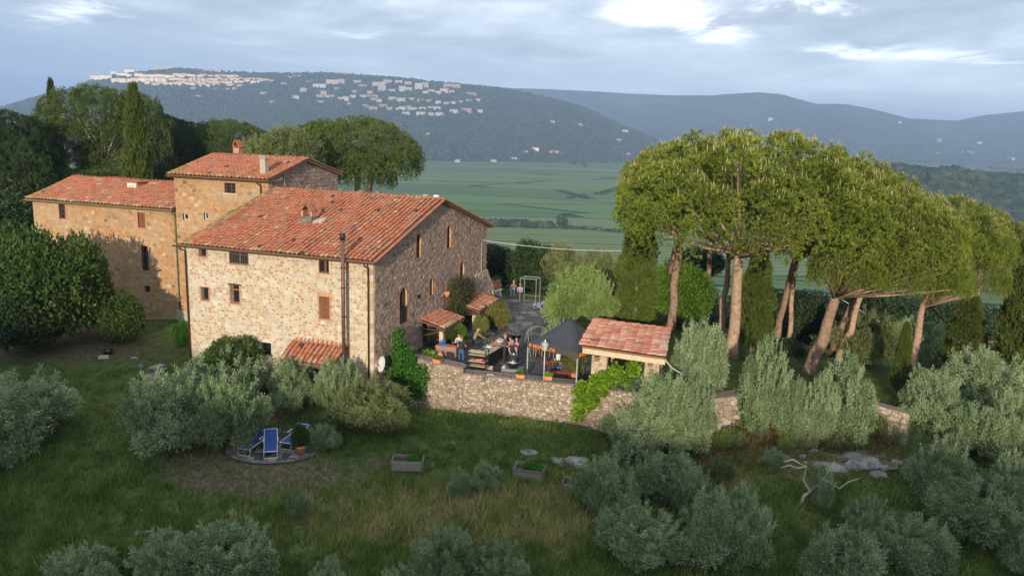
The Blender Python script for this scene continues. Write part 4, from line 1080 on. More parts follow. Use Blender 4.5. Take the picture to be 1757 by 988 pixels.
# ================================================================== THE TOWER BLOCK AND THE LOW WING
def block(name, label, x0, x1, y0, y1, zb, ez, rz, front_open, mat_m, mat_s, seed, tilecols, groupless=True, verge_right=True, colw=.33, expo=.4):
    t = thing(name, label, 'house', HB, -TH)
    f = Face((0, y0, 0), (1, 0, 0), (0, -1, 0)); ym = (y0 + y1) / 2
    w = MB(); wall_sheet(w, [(x0, zb), (x1, zb), (x1, ez), (x0, ez)], front_open, f, .28); fw_ = w.build('wall', [M[mat_m], M['mortar_dark']], t)
    lay_stones(fw_, [(x0, -1.2), (x1, -1.2), (x1, ez), (x0, ez)], [(a - .05, b + .05, c - .08, d + .1) for a, b, c, d in front_open], f, .42, .26, M[mat_s], (.86, .95), 0, seed, proud=(.004, .02), drop=.05)
    for xx, fl in ((x0, True), (x1, False)):
        fc = Face((xx, 0, 0), (0, 1, 0), (1 if not fl else -1, 0, 0), fl)
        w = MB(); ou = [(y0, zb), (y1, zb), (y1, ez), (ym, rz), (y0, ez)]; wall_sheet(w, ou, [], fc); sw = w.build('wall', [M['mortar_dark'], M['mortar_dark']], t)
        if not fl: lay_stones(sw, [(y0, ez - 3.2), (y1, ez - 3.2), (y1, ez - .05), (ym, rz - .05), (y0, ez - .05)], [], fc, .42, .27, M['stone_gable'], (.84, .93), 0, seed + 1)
    w = MB(); wall_sheet(w, [(x0, zb), (x1, zb), (x1, ez), (x0, ez)], [], Face((0, y1, 0), (1, 0, 0), (0, 1, 0), True)); w.build('wall', [M[mat_m], M['mortar_dark']], t)
    k = (rz - ez) / (ym - y0); ov = .4; e0 = ez - ov * k + .12; vo1 = .25 if verge_right else 0.0
    r1 = roof_deck(t, [(x0 - .3, y0 - ov, e0), (x1 + vo1, y0 - ov, e0), (x1 + vo1, ym, rz + .12), (x0 - .3, ym, rz + .12)], .14, 'wood_mid')
    s = Vector((0, ym - y0 + ov, rz + .12 - e0)); wd = x1 + vo1 - x0 + .3; nc = int(wd / colw); nr = int(s.length / expo)
    tiled_slope(r1, (x0 - .3, y0 - ov - .03, e0 + .01), (1, 0, 0), s, nc, nr + 1, wd / nc, s.length / (nr + .6), tilecols, order=lambda c: -c[0] + c[1] * .12, seed=seed + 5, edge_lichen=(1, 0))
    r2 = roof_deck(t, [(x1 + vo1, y1 + ov, e0), (x0 - .3, y1 + ov, e0), (x0 - .3, ym + .004, rz + .12), (x1 + vo1, ym + .004, rz + .12)], .14, 'wood_mid')
    tiled_slope(r2, (x1 + vo1, y1 + ov + .03, e0 + .01), (-1, 0, 0), Vector((0, -(y1 - ym + ov), rz + .12 - e0)), nc, nr + 1, wd / nc, s.length / (nr + .6), 0, seed=seed + 6)
    ridge_tiles(r1, (x0 - .3, ym, rz + .17), (x1 + vo1 + .03, ym, rz + .17), int(wd / .5), seed)
    gutter(t, (x0 - .35, y0 - ov - .1, e0 - .03), (x1 + vo1 + .05, y0 - ov - .1, e0 - .03), .07, 'copper' if seed == 60 else 'gutter')
    return t, f, fw_, r1, (e0, k)
to = [(-15.87, -14.97, 8.52, 9.24), (-19.52, -19.08, 6.43, 6.88), (-17.72, -17.38, 6.58, 7.08)]
tower, tf, tfw, tr, (te0, tk) = block('stone_tower_house', 'tall ochre stone block with its own tiled roof behind the farmhouse', -20.1, -LU - .02, 8.25, 17.25, -1.5, 9.55, 10.72, to, 'mortar_ochre', 'stone_ochre', 50, 90)
window(tower, tf, to[0], style='grid', depth=.28); sill(tower, tf, to[0], 'plaster', .15); window(tower, tf, to[1], style='one', depth=.28, frame='white_paint'); window(tower, tf, to[2], style='one', depth=.28, frame='white_paint')
brick_edges(tfw, tf, to[0], 5)
downpipe(tower, -LU - .55, 8.17, te0 - .1, 7.0, .05, knee=.4)
b = MB(); b.box((-13.15, 9.0, 10.35), (.42, .42, 1.15), 0, 0, .3); ch = b.build('chimney', [M['cement']], tower)
for zz, sx in ((10.98, .52), (11.12, .46)): b = MB(); b.box((-13.15, 9.0, zz), (sx, sx, .07)); b.build('chimney_cap', [M['cement']], ch)
b = MB(); b.box((-18.6, 13.4, 11.05), (.5, .5, .7), 0, 0, .3); ch = b.build('chimney', [M['brick']], tower)
for s in (-1, 1): b = MB(); b.box((-18.6 + s * .16, 13.4, 11.72), (.62, .6, .05), 0, 0, .2, 1, (0, s * 1.05)); b.build('hood_tile', [M['terracotta_tile']], ch)
for sx in (-.2, .2): b = MB(); b.box((-18.6 + sx, 13.4, 11.45), (.08, .4, .3)); b.build('hood_leg', [M['brick']], ch)
for (ax, ah) in ((-20.0, 1.5), (-14.2, 1.9)):
    b = MB(); b.tube([(ax, 12.9, 10.7), (ax, 12.9, 10.8 + ah)], .03, 6); b.tube([(ax, 12.9, 10.9 + ah * .4), (ax + .9, 12.9, 10.9)], .012, 4); b.build('aerial_mast', [M['iron']], tower)
b = MB(); b.tube([(-LU + .1, 9.3, 9.9), (-LU + .25, 9.5, 9.6), (-LU + .1, 8.5, 9.5)], .03, 6); b.tube([(-LU + .08, 10.0, 9.1), (-LU + .08, 10.0, 10.1)], .03, 6); b.build('cable', [M['cement']], tower)
wo_ = [(-30.92, -30.30, 5.78, 7.0 - .12), (-23.55, -22.88, 5.6, 6.72), (-23.42, -22.80, 2.42, 4.30), (-23.32, -22.82, .83, 1.34)]
wing, wf, wfw, wr, (we0, wk) = block('stone_farmhouse_wing', 'long low ochre stone wing with tiled roof at the left end of the farmhouse', -33.5, -20.12, 8.3, 16.6, -1.9, 7.12, 8.42, wo_, 'mortar_ochre', 'stone_ochre', 60, 60, verge_right=False)
window(wing, wf, wo_[0], style='grid', depth=.28); window(wing, wf, wo_[1], style='shut', depth=.28); window(wing, wf, wo_[2], style='grid', depth=.28); window(wing, wf, wo_[3], style='two', depth=.28)
for o_ in wo_: sill(wing, wf, o_, 'brick', .08)
for o_ in wo_[:3]: brick_edges(wfw, wf, o_, 8)
lintel(wing, wf, wo_[1], 'brick', .1)
downpipe(wing, -20.15, 8.2, we0 - .1, -.9, .055, 'copper', .4)
b = MB(); b.prism([(-20.4, 8.28, -.95), (-14.0, 8.28, -.75), (-14.0, 8.28, -.35), (-20.4, 8.28, -.15)], (0, -.18, 0), 0, .2); b.build('plinth', [M['cement']], wing)
# dormer with a white window, second chimney
dzl = 7.12 + 2.6 * wk
b = MB(); b.prism([(-26.9, 10.9, 7.3), (-25.9, 10.9, 7.3), (-25.9, 10.9, dzl + .62), (-26.9, 10.9, dzl + .62)], (0, 2.6, 0)); dm = b.build('dormer', [M['mortar_ochre']], wing)
b = MB(); b.box((-26.4, 12.1, dzl + .68), (1.25, 2.7, .07), 0, 0, .2); b.build('dormer_roof', [M['terracotta_tile']], dm)
df = Face((0, 10.9, 0), (1, 0, 0), (0, -1, 0))
b = MB(); fbox(b, df, -26.8, -26.0, dzl - .12, dzl + .58, .0, .05); b.build('dormer_frame', [M['white_paint']], dm)
b = MB(); fbox(b, df, -26.68, -26.12, dzl - .02, dzl + .46, .05, .06); b.build('pane', [M['metal_light']], dm)
b = MB(); b.box((-22.6, 13.6, 8.5), (1.1, .8, .6), 0, 0, .3); ch = b.build('chimney', [M['brick']], wing)
for s in (-1, 1): b = MB(); b.box((-22.6 + s * .3, 13.6, 9.1), (.85, .8, .05), 0, 0, .5, 1, (0, s * .75)); b.build('hood_tile', [M['terracotta_tile']], ch)
for sx in (-.4, .4): b = MB(); b.box((-22.6 + sx, 13.6, 8.9), (.12, .6, .3)); b.build('hood_leg', [M['brick']], ch)

# ================================================================== TERRACE WALL
class WF:
    """front face of the terrace wall, following its line in plan; u = world x"""
    flip = False
    def __init__(s, lean=.03): s.lean = lean
    def __call__(s, u, z, d=0.0):
        y = float(wall_y(u)); e = .05; n = Vector((float(wall_y(u + e) - wall_y(u - e)) / (2 * e), -1, 0)).normalized()
        return (u + n.x * d, y + n.y * d - (.3 - z) * s.lean, z)
wfn = WF()
tw = thing('terrace_wall', 'old rubble stone retaining wall holding up the terrace in front of the farmhouse gable', 'wall', (0, 41, -2))
def seg_wall(parent, xs_, ztop, zbot, thick=.95):
    b = MB()
    for i in range(len(xs_) - 1):
        a, c = xs_[i], xs_[i + 1]; zt = ztop
        p = [wfn(a, zbot), wfn(c, zbot), wfn(c, zt), wfn(a, zt)]; q = [(x, y + thick + (.3 - z) * wfn.lean * 0, z) for x, y, z in p]
        b.add(p + q, [(0, 1, 2, 3), (7, 6, 5, 4), (3, 2, 6, 7), (0, 3, 7, 4), (1, 5, 6, 2)])
    o = b.build('wall_core', [M['mortar_wall']], parent); o.location = (0, -41, 2); return o
def cope(parent, x0, x1, z, seed, mat='stone_wall', thick=.5):
    rnd = random.Random(seed); x = x0
    while x < x1 - .05:
        w = min(rnd.uniform(.28, .5), x1 - x)
        for t0, t1 in ((-.05, .24), (.25, thick)):
            b = MB(); p = [wfn(x + .012, z, -t0), wfn(x + w - .012, z, -t0), wfn(x + w - .012, z, -t1), wfn(x + .012, z, -t1)]
            p = [(q[0], q[1], z - .02) for q in p]; b.prism(p, (0, 0, rnd.uniform(.055, .09)), 0, rnd.uniform(.55, .85)); o = b.build('coping_stone', [M['coping']], parent); o.location = (0, -41, 2)
        x += w
PZ, PZL = .30, .62
c1 = seg_wall(tw, [-5.6, -4.7, -3.6, -2.5], PZL, -2.6); c2 = seg_wall(tw, [-2.5, -.5, 2, 4.2, 5.6, 7.5, 9.5], PZ, -2.6)
def stones_world(parent, outline, w, h, n, seed, key):
    class L(WF):
        def __call__(s, u, z, d=0.0): p = WF.__call__(s, u, z, d); return (p[0], p[1] - 41 + 41, p[2])
    lay_stones(parent, outline, [], L(), w, h, M['stone_wall'], (.87, .95), n, seed, key=key, proud=(.02, .07))
stones_world(c1, [(-5.6, -2.4), (-2.5, -2.4), (-2.5, PZL), (-5.6, PZL)], .27, .15, 60, 71, lambda u, z: abs(z))
stones_world(c2, [(-2.5, -2.3), (9.5, -2.3), (9.5, PZ), (-2.5, PZ)], .27, .15, 240, 72, lambda u, z: abs(u - 1.5))
cope(tw, -5.3, -2.5, PZL, 5); cope(tw, -2.5, 9.5, PZ, 6)
rw = thing('low_stone_wall', 'low rubble wall continuing to the right below the umbrella pines', 'wall', (12, 40, -1.5))
b = MB(); X_ = [9.55, 11, 12.5, 14, 16, 18, 19.5, 21]
def rtop(x): return float(np.interp(x, [9.5, 12, 16, 21], [.0, -.05, -.2, -.5]))
for i in range(len(X_) - 1):
    a, c = X_[i], X_[i + 1]; p = [wfn(a, -2.9), wfn(c, -2.9), wfn(c, rtop(c)), wfn(a, rtop(a))]; q = [(x, y + .95, z) for x, y, z in p]
    b.add(p + q, [(0, 1, 2, 3), (7, 6, 5, 4), (3, 2, 6, 7), (0, 3, 7, 4), (1, 5, 6, 2)])
rc = b.build('wall_core', [M['mortar_wall']], rw); rc.location = (-12, -40, 1.5)
lay_stones(rc, [(9.6, -2.2), (21, -2.2), (21, -.5), (16, -.2), (9.6, 0)], [], WF(), .42, .28, M['stone_wall'], (.87, .95), 0, 73, proud=(.02, .1))

# terrace paving: one slab sheet with recessed joints built as separate flags near the front
def in_terrace(x, y):
    if y < wall_y(x) + .5: return False
    c, s = math.cos(TH), math.sin(TH); lx = (x - HB[0]) * c - (y - HB[1]) * s; ly = (x - HB[0]) * s + (y - HB[1]) * c
    if lx < .02 and -1 < ly < 17.6: return False
    if y > 62 or x < -6.2 or x > 9.6: return False
    if x > np.interp(y, [42, 47, 52, 62], [9.4, 7.5, 3.6, 3.2]): return False
    return True
fl_ = MB(); xs2 = np.arange(-6.4, 9.8, .4); 
for i, x in enumerate(xs2):
    for y in np.arange(40, 62, .4):
        if in_terrace(x + .2, y + .2):
            z = [float(plateau(a, b_)) - .035 for a, b_ in ((x, y), (x + .4, y), (x + .4, y + .4), (x, y + .4))]
            fl_.add([(x, y, z[0]), (x + .4, y, z[1]), (x + .4, y + .4, z[2]), (x, y + .4, z[3])], [(0, 1, 2, 3)])
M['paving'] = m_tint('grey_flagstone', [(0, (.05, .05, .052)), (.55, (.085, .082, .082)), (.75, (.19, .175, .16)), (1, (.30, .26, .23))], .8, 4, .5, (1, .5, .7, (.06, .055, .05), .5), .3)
M['bed'] = m_plain('paving_bed', (.06, .055, .045), 1, .3, 3)
pv = tag(fl_.build('terrace_paving', [M['bed']]), kind='structure')
rnd = random.Random(17); cells = rubble([(-6.2, 40.2), (9.6, 40.2), (9.6, 61.5), (-6.2, 61.5)], [], .72, .72, rnd, .36)
cells = [c for c in cells if in_terrace(sum(p[0] for p in c[0]) / len(c[0]), sum(p[1] for p in c[0]) / len(c[0]))]
cells.sort(key=lambda c: c[0][0][1])
class FlF:
    flip = False
    def __call__(s, u, v, d=0.0): return (u, v, float(plateau(u, v)) + d - .02)
rest = MB()
for i, (poly, A) in enumerate(cells):
    tgt = MB() if i < 260 else rest
    y_ = poly[0][1]; tn = rnd.random() * .6 if y_ < 49 else .45 + rnd.random() * .33  # far flags lighter: sunlight on the courtyard floor put into the tint
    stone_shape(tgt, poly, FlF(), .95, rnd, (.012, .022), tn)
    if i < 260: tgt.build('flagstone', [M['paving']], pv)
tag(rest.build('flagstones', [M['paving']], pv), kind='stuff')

# ================================================================== THE PAVILION
def pav():
    P1 = at_z(1000, 592, 2.62); o = Vector((P1[0], P1[1], 0)); rz_ = RAD(-13)
    ax = Vector((math.cos(rz_), math.sin(rz_), 0)); L = 4.25; D = 6.0
    t = thing('garden_pavilion', 'small open stone pavilion with red tiled roof at the right end of the terrace', 'pavilion', (o.x, o.y, 0), rz_)
    zl, zh = 2.60, 2.38      # left edge high, right edge low: the barrel rows run from left to right
    rd = roof_deck(t, [(-.03, -.1, zl), (L, -.1, zh), (L, D, zh), (-.03, D, zl)], .1, 'wood_mid')
    s = Vector((-L - .05, 0, zl - zh)); nc = 18; nr = 10
    tiled_slope(rd, (L + .03, -.12, zh + .01), (0, 1, 0), s, nc, nr, (D + .1) / nc, s.length / (nr - .3), 300, seed=41, wscale=.84, mat='pale_tile')
    b = MB(); b.prism([(0, 0, zl - .4), (L - .02, 0, zh - .4), (L - .02, 0, zh - .1), (0, 0, zl - .1)], (0, .25, 0)); b.build('beam', [M['beam']], t)
    b = MB(); b.bx(L - .27, L - .04, .27, D, zh - .34, zh - .1); b.build('beam', [M['beam']], t)
    b = MB(); b.bx(.02, .25, .27, D, zl - .34, zl - .1); b.build('beam', [M['beam']], t)
    for x0, w in ((.45, .78), (L - 1.05, .72)):
        b = MB(); b.bx(x0, x0 + w, .45, .45 + .7, -.25, zh - .4); pr = b.build('pillar', [M['mortar_warm']], t)
        ff = Face((0, .45, 0), (1, 0, 0), (0, -1, 0)); lay_stones(pr, [(x0, -.2), (x0 + w, -.2), (x0 + w, zh - .42), (x0, zh - .42)], [], ff, .34, .2, M['stone_warm'], (.86, .94), 60, 42)
        ff = Face((x0 + w, 0, 0), (0, 1, 0), (1, 0, 0)); lay_stones(pr, [(.47, -.2), (1.15, -.2), (1.15, zh - .42), (.47, zh - .42)], [], ff, .3, .2, M['stone_warm'], (.86, .94), 30, 43)
        b = MB(); b.bx(x0 + .16, x0 + .4, .2, .449, zh - .62, zh - .385); b.build('corbel', [M['wood_mid']], t)
    for x0 in (.3, L - .8):
        b = MB(); b.bx(x0, x0 + .5, D - .7, D - .2, -2.0, zh - .1); b.build('pillar', [M['plaster']], t)
    b = MB(); b.bx(.8, L - .8, D - .55, D - .35, -2.0, zh - .1); b.build('back_wall', [M['plaster']], t)
    b = MB(); b.bx(.25, L - .2, .46, D - .3, -.3, -.01); b.build('floor_slab', [M['cement']], t)
    b2 = MB(); b2.tube([(L - .02, -.05, zh - .12), (L + .35, -.1, zh - .5), (L + .85, .2, zh - .85)], .04, 6); b2.build('downpipe', [M['cement']], t)
    return t, L, D, o, rz_
PAV, PAV_L, PAV_D, PAV_O, PAV_R = pav()

# ------------------------------------------------------------------ foliage
def _unit(v): return v / np.maximum(np.linalg.norm(v, axis=-1, keepdims=True), 1e-9)
def leaf_mesh(name, B, D, L, Wd, tint, mats, mi=None, rg=None, extra=None):
    """diamond leaves: base B, direction D, length L, width Wd"""
    n = len(B); D = _unit(D); r = _unit(rg.normal(size=(n, 3))); w = _unit(np.cross(D, r))
    L = np.broadcast_to(L, (n,))[:, None]; Wd = np.broadcast_to(Wd, (n,))[:, None]
    mid = B + D * L * .45 + np.cross(w, D) * L * .06
    V = np.stack([B, mid + w * Wd / 2, B + D * L, mid - w * Wd / 2], 1).reshape(-1, 3)
    F = np.arange(n * 4).reshape(-1, 4)
    if extra is not None:
        ev, ef, et, em = extra; F2 = ef + len(V); V = np.concatenate([V, ev]); F = np.concatenate([F, F2]); tint = np.concatenate([tint, et]); mi = np.concatenate([np.zeros(n, int) if mi is None else mi, em])
    return np_mesh(name, V, F, mats, mi=mi, tint=tint)

def blade_mesh(name, B, D, L, Wd, tint, mats, rg):
    n = len(B); D = _unit(D); w = _unit(np.cross(D, _unit(rg.normal(size=(n, 3))))); L = L[:, None]; Wd = Wd[:, None] * .62
    V = np.stack([B - w * Wd, B + w * Wd, B + D * L + np.array([.12, .03, -.04]) * L * rg.uniform(0, 1, (n, 1))], 1).reshape(-1, 3)
    return np_mesh(name, V, np.arange(n * 3).reshape(-1, 3), mats, tint=tint)
def shoots(P, D, rg, per, L, W, spread, step, tint, tvar=.1):
    """per leaves along each shoot"""
    n = len(P); k = np.tile(np.arange(per), n); Pi = np.repeat(P, per, 0); Di = np.repeat(D, per, 0)
    B = Pi + Di * (k * step)[:, None]; d = _unit(Di + rg.normal(size=B.shape) * spread)
    return B, d, rg.uniform(.75, 1.2, len(B)) * L, rg.uniform(.8, 1.2, len(B)) * W, np.clip(np.repeat(tint, per) + rg.normal(0, tvar, len(B)), 0, 1)

def olive_crown(seed, nlobe=52, nshoot=215, mats='olive', R=1.7, flat=.82, leafL=.092, leafW=.036):
    rg = np.random.default_rng(seed); Pn = []; Dn = []; Tn = []
    for i in range(nlobe):
        d = _unit(rg.normal(size=3)); d[2] = abs(d[2]) * 1.0 - .45; d = _unit(d); c = d * R * rg.uniform(.40, .95); c[2] *= flat
        r = R * rg.uniform(.15, .28); m = int(nshoot * (r / (.22 * R)) ** 2)
        q = _unit(rg.normal(size=(m, 3)) + np.array([0, 0, .15])); ez = rg.uniform(1.0, 1.35)
        taper = 1 - .35 * np.clip(q[:, 2:3], 0, 1)
        P = c + q * r * rg.uniform(.6, 1.0, (m, 1)) * np.array([1, 1, ez]) * np.concatenate([taper, taper, np.ones_like(taper)], 1); D = _unit(q * .8 + np.array([0, 0, .45]) + rg.normal(size=(m, 3)) * .45)
        Pn.append(P); Dn.append(D); Tn.append(np.full(m, rg.uniform(.2, .72)) + rg.normal(0, .1, m))
    for i in range(44):         # long upright water shoots breaking the outline
        d = _unit(rg.normal(size=3)); d[2] = abs(d[2]); c = d * R * rg.uniform(.6, .95); c[2] = c[2] * flat + .1
        s = rg.uniform(.2, .6); m = 18; t = np.linspace(0, 1, m)[:, None]; up = _unit(d * .5 + np.array([0, 0, 1.0]))
        Pn.append(c + up * t * s + rg.normal(size=(m, 3)) * .045 * (1.3 - t)); Dn.append(_unit(np.tile(up, (m, 1)) + rg.normal(size=(m, 3)) * .35)); Tn.append(np.full(m, .6))
    P = np.concatenate(Pn); D = np.concatenate(Dn); T_ = np.concatenate(Tn)
    B, d, L, W_, t = shoots(P, D, rg, 5, leafL, leafW, .55, .05, T_, .16)
    return leaf_mesh('olive_crown', B, d, L, W_, t, [M[mats]], rg=rg)
def olive_trunk(seed, h=1.5, lean=(0, 0), r=.14, mat='bark_olive'):
    rg = random.Random(seed); b = MB(); fork = Vector((lean[0] * .6, lean[1] * .6, h * .5))
    b.tube([(0, 0, -.35), (rg.uniform(-.05, .05), 0, .05), (lean[0] * .3 + rg.uniform(-.08, .08), lean[1] * .3, h * .25), fork], [r * 1.6, r * 1.2, r, r * .9], 7)
    for k in range(4):
        a = k * 1.6 + rg.uniform(-.4, .4); q = rg.uniform(.35, .75); e = Vector((lean[0] + math.cos(a) * q, lean[1] + math.sin(a) * q, h * rg.uniform(1.0, 1.35)))
        m = fork.lerp(e, .5) + Vector((rg.uniform(-.1, .1), rg.uniform(-.1, .1), .05)); b.tube([fork, m, e, e + (e - m) * .9], [r * .75, r * .5, r * .32, r * .12], 6)
    return b.mesh('olive_trunk', [M[mat]], True)
OLV = [olive_crown(101), olive_crown(102, 44, 240), olive_crown(103, 60, 190), olive_crown(104, 46, 230, flat=.95)]
OLT = [olive_trunk(k) for k in range(5)]
def norm_crown(me, R, hz, rp=95, zp=(1.5, 98.5)):
    n = len(me.vertices); co = np.zeros(n * 3, np.float32); me.vertices.foreach_get('co', co); co = co.reshape(-1, 3); co[:, :2] -= np.median(co[:, :2], 0)
    r = np.percentile(np.hypot(co[:, 0], co[:, 1]), rp); z0, z1 = np.percentile(co[:, 2], zp[0]), np.percentile(co[:, 2], zp[1])
    co[:, :2] *= R / r; co[:, 2] = (co[:, 2] - (z0 + z1) / 2) * 2 * hz / (z1 - z0); me.vertices.foreach_set('co', co.ravel()); me.update(); return me
for _m in OLV: norm_crown(_m, 1.7, 1.7 * .82)
def recol(me, mat): return RM(me.me if isinstance(me, RM) else me, [mat])
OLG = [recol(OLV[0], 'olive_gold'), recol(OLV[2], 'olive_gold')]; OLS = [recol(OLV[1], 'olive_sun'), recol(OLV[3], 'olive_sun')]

def put_crown(parent, me, off, scl, rz, name='crown'):
    o = link(name, me, parent, off, (0, 0, rz), scl); return o
def tree_at(name, label, cat, group, px, ptop, pbot, pw, meshes, trunks, Y=None, R=1.7, ground_gap=.35, seed=0, tname='trunk', zmin=None, kz=1.0, push=.45):
    """crown seen at px between ptop and pbot with width pw; stands where the foot of its crown meets the ground"""
    rn = random.Random(seed * 7 + int(px))
    if Y is None:
        g_ = G(px, pbot + 8); Y = g_.y + pw * g_.y / FPX * push
    A = at_y(px, (ptop + pbot) / 2, Y); rad = pw / 2 * Y / FPX * 1.06; top = at_y(px, ptop, Y)[2]; bot = at_y(px, pbot, Y)[2]
    gz_ = gz(A[0], A[1]); bot = max(bot, gz_ + .1)
    if trunks is OLT and top - gz_ > 1.2: bot = max(bot, gz_ + .16 * (top - gz_))
    hz = max(.35, (top - bot) / 2); zc = (top + bot) / 2
    t = thing(name, label, cat, (A[0], A[1], gz_), 0, group)
    me = rn.choice(meshes); s = rad / R
    q_ = rn.uniform(.86, 1.12); put_crown(t, me, (0, 0, zc - gz_), (s * q_, s / q_, hz / (R * .82) * kz), rn.uniform(0, 6.28))
    if trunks:
        tm = rn.choice(trunks); k = max(.4, min((zc - gz_) / 1.7, (top - gz_) / 3.0)); link(tname, tm, t, (0, 0, 0), (0, 0, rn.uniform(0, 6.28)), (max(.7, s), max(.7, s), k))
    return t, A, gz_

OG = 'olive trees on the slope round the farmhouse'
olives = [  # px, top, bottom, width, label, gold
    (292, 652, 802, 150, 'broad silver-green olive tree left of the blue deck chairs', 0),
    (398, 655, 778, 118, 'olive tree whose low crown overhangs the left blue deck chair', 0),
    (388, 605, 700, 150, 'olive tree behind the others against the front wall of the house', 0),
    (505, 625, 735, 100, 'olive tree with a leaning trunk directly beside the potted shrub', 0),
    (585, 625, 715, 80, 'dense olive crown under the tiled front door canopy', 0),
    (640, 665, 768, 150, 'yellowish olive tree with bent pale trunk nearest the foot of the gable corner', 1),
    (30, 650, 800, 190, 'large grey-green olive tree cut by the left edge above the meadow', 0),
    (-10, 735, 830, 90, 'small olive crown half out of frame at the left edge', 0),
    (560, 735, 775, 60, 'little suckering olive clump at the foot of the leaning trunk', 0),
    (1095, 632, 730, 120, 'olive tree growing against the right end of the terrace wall', 0),
    (1165, 640, 750, 95, 'olive tree in front of the right pillar of the pavilion', 0),
    (1090, 705, 800, 110, 'round olive crown just downhill of the bright vine', 0),
    (1168, 700, 800, 95, 'round olive crown beside the reddish scrub', 0),
    (1203, 566, 690, 84, 'tall olive tree between the pavilion roof and the big pine trunk', 0),
    (1315, 598, 722, 82, 'upright olive tree with its foliage in front of the pine trunks', 0),
    (1405, 655, 742, 66, 'small olive tree between two larger ones below the low wall', 0),
    (1140, 655, 745, 100, 'olive tree filling the gap in front of the pavilion wall', 0),
    (1195, 660, 735, 70, 'olive tree covering the joint between the terrace wall and the low wall', 0),
    (1362, 660, 738, 58, 'slim olive tree right of the upright one', 0),
    (1450, 622, 735, 90, 'olive tree beside the thick leaning pine trunk', 0),
    (1600, 645, 745, 110, 'olive tree at the end of the low stone wall', 0),
    (1700, 612, 715, 130, 'olive tree in front of the tall right cypress', 0),
    (1655, 700, 800, 120, 'olive tree in the middle of the right hand group', 0),
    (1735, 690, 800, 90, 'olive tree at the right edge behind the nearer crowns', 0),
    (1610, 775, 890, 100, 'rounded olive crown right of the rock outcrop', 0),
    (1668, 835, 960, 150, 'big olive crown downhill of the rounded one', 0),
    (1740, 795, 900, 90, 'olive crown touching the right edge', 0),
    (1757, 890, 1010, 110, 'olive crown in the bottom right corner', 0),
    (1050, 795, 915, 120, 'olive tree hiding the end of the third wooden planter', 0),
    (1135, 785, 875, 110, 'pale-topped olive tree just right of the planters', 0),
    (1105, 885, 1000, 140, 'low olive crown between the planters and the bottom edge', 0),
    (1235, 850, 1010, 130, 'tall olive crown with a bare pale limb at the bottom', 0),
    (1190, 815, 905, 90, 'olive crown standing above the bare pale limb', 0),
    (1440, 915, 1040, 130, 'olive crown left of the sprouting one at the bottom edge', 0),
    (1490, 862, 960, 90, 'olive tree with long upright shoots below the dead branch', 0),
    (1570, 905, 1020, 120, 'olive crown at the bottom between the sprouting one and the corner', 0),
    (835, 800, 850, 55, 'young olive bush between the first two wooden planters', 0),
    (790, 808, 860, 40, 'smaller young olive bush right of the first planter', 0),
    (510, 842, 890, 42, 'lone small olive sapling in the tall grass', 0),
    (760, 912, 1040, 120, 'olive crown at the bottom edge centre', 0),
    (855, 940, 1050, 110, 'olive crown right of the central one at the bottom edge', 0),
    (400, 912, 1040, 170, 'broad olive crown at the bottom edge left of centre', 0),
    (280, 930, 1040, 120, 'olive crown with feathery shoots in the bottom left row', 0),
    (150, 955, 1060, 130, 'lowest olive crown in the bottom left row', 0),
    (560, 965, 1040, 70, 'tip of an olive crown poking over the bottom edge', 0),
    (690, 975, 1060, 90, 'low olive crown at the bottom edge beside the central one', 0),
]
for i, (px, a, b_, w, lab, gold) in enumerate(olives):
    tree_at('olive_tree', lab, 'olive tree', OG, px, a, b_, w, OLG if gold else OLV, OLT, Y={1195: 38.4, 1315: 39.2, 1362: 38.9, 1405: 38.6, 1450: 38.9, 1140: 37.6}.get(px), seed=i)
for (px, a, b_, w, Y, lab, gold) in [
    (965, 424, 480, 76, 66, 'yellow-green olive tree behind the courtyard', 1),
    (1030, 432, 490, 66, 66, 'pale olive tree just left of the first tall cypress', 1),
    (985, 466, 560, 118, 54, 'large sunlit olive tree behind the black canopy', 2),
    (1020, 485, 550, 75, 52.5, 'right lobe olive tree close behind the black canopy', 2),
    (955, 555, 590, 50, 47.5, 'small dusty olive bush at the left edge of the black canopy', 0),
    (1575, 555, 660, 110, 62, 'shaded olive tree behind the small cypress', 0),
    (1720, 590, 640, 80, 66, 'shaded olive tree in front of the cottage', 0),
    (1480, 545, 645, 125, 50.5, 'round yellowish evergreen oak between the pine trunks', 1),
    (1435, 575, 630, 80, 52, 'smaller evergreen oak left of the round one', 1)]:
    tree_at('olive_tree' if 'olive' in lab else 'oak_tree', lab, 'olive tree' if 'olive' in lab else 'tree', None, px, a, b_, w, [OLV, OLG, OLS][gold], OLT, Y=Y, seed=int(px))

for i, (px, a, b_, w) in enumerate([(1840, 640, 760, 130), (1930, 600, 720, 120), (1860, 760, 880, 140), (1990, 700, 830, 140), (1880, 900, 1040, 150), (-130, 700, 850, 150), (-110, 880, 1020, 150), (-230, 760, 900, 160)]):
    tree_at('olive_tree', ['olive tree just beyond the right edge level with the low wall', 'olive tree well beyond the right edge near the cottage slope', 'olive tree beyond the right edge behind the corner crown', 'olive tree farthest beyond the right edge', 'olive tree beyond the bottom right corner', 'olive tree just beyond the left edge below the meadow', 'olive tree beyond the bottom left corner', 'olive tree farthest beyond the left edge'][i], 'olive tree', 'olive trees outside the frame', px, a, b_, w, OLV, OLT, seed=200 + i)
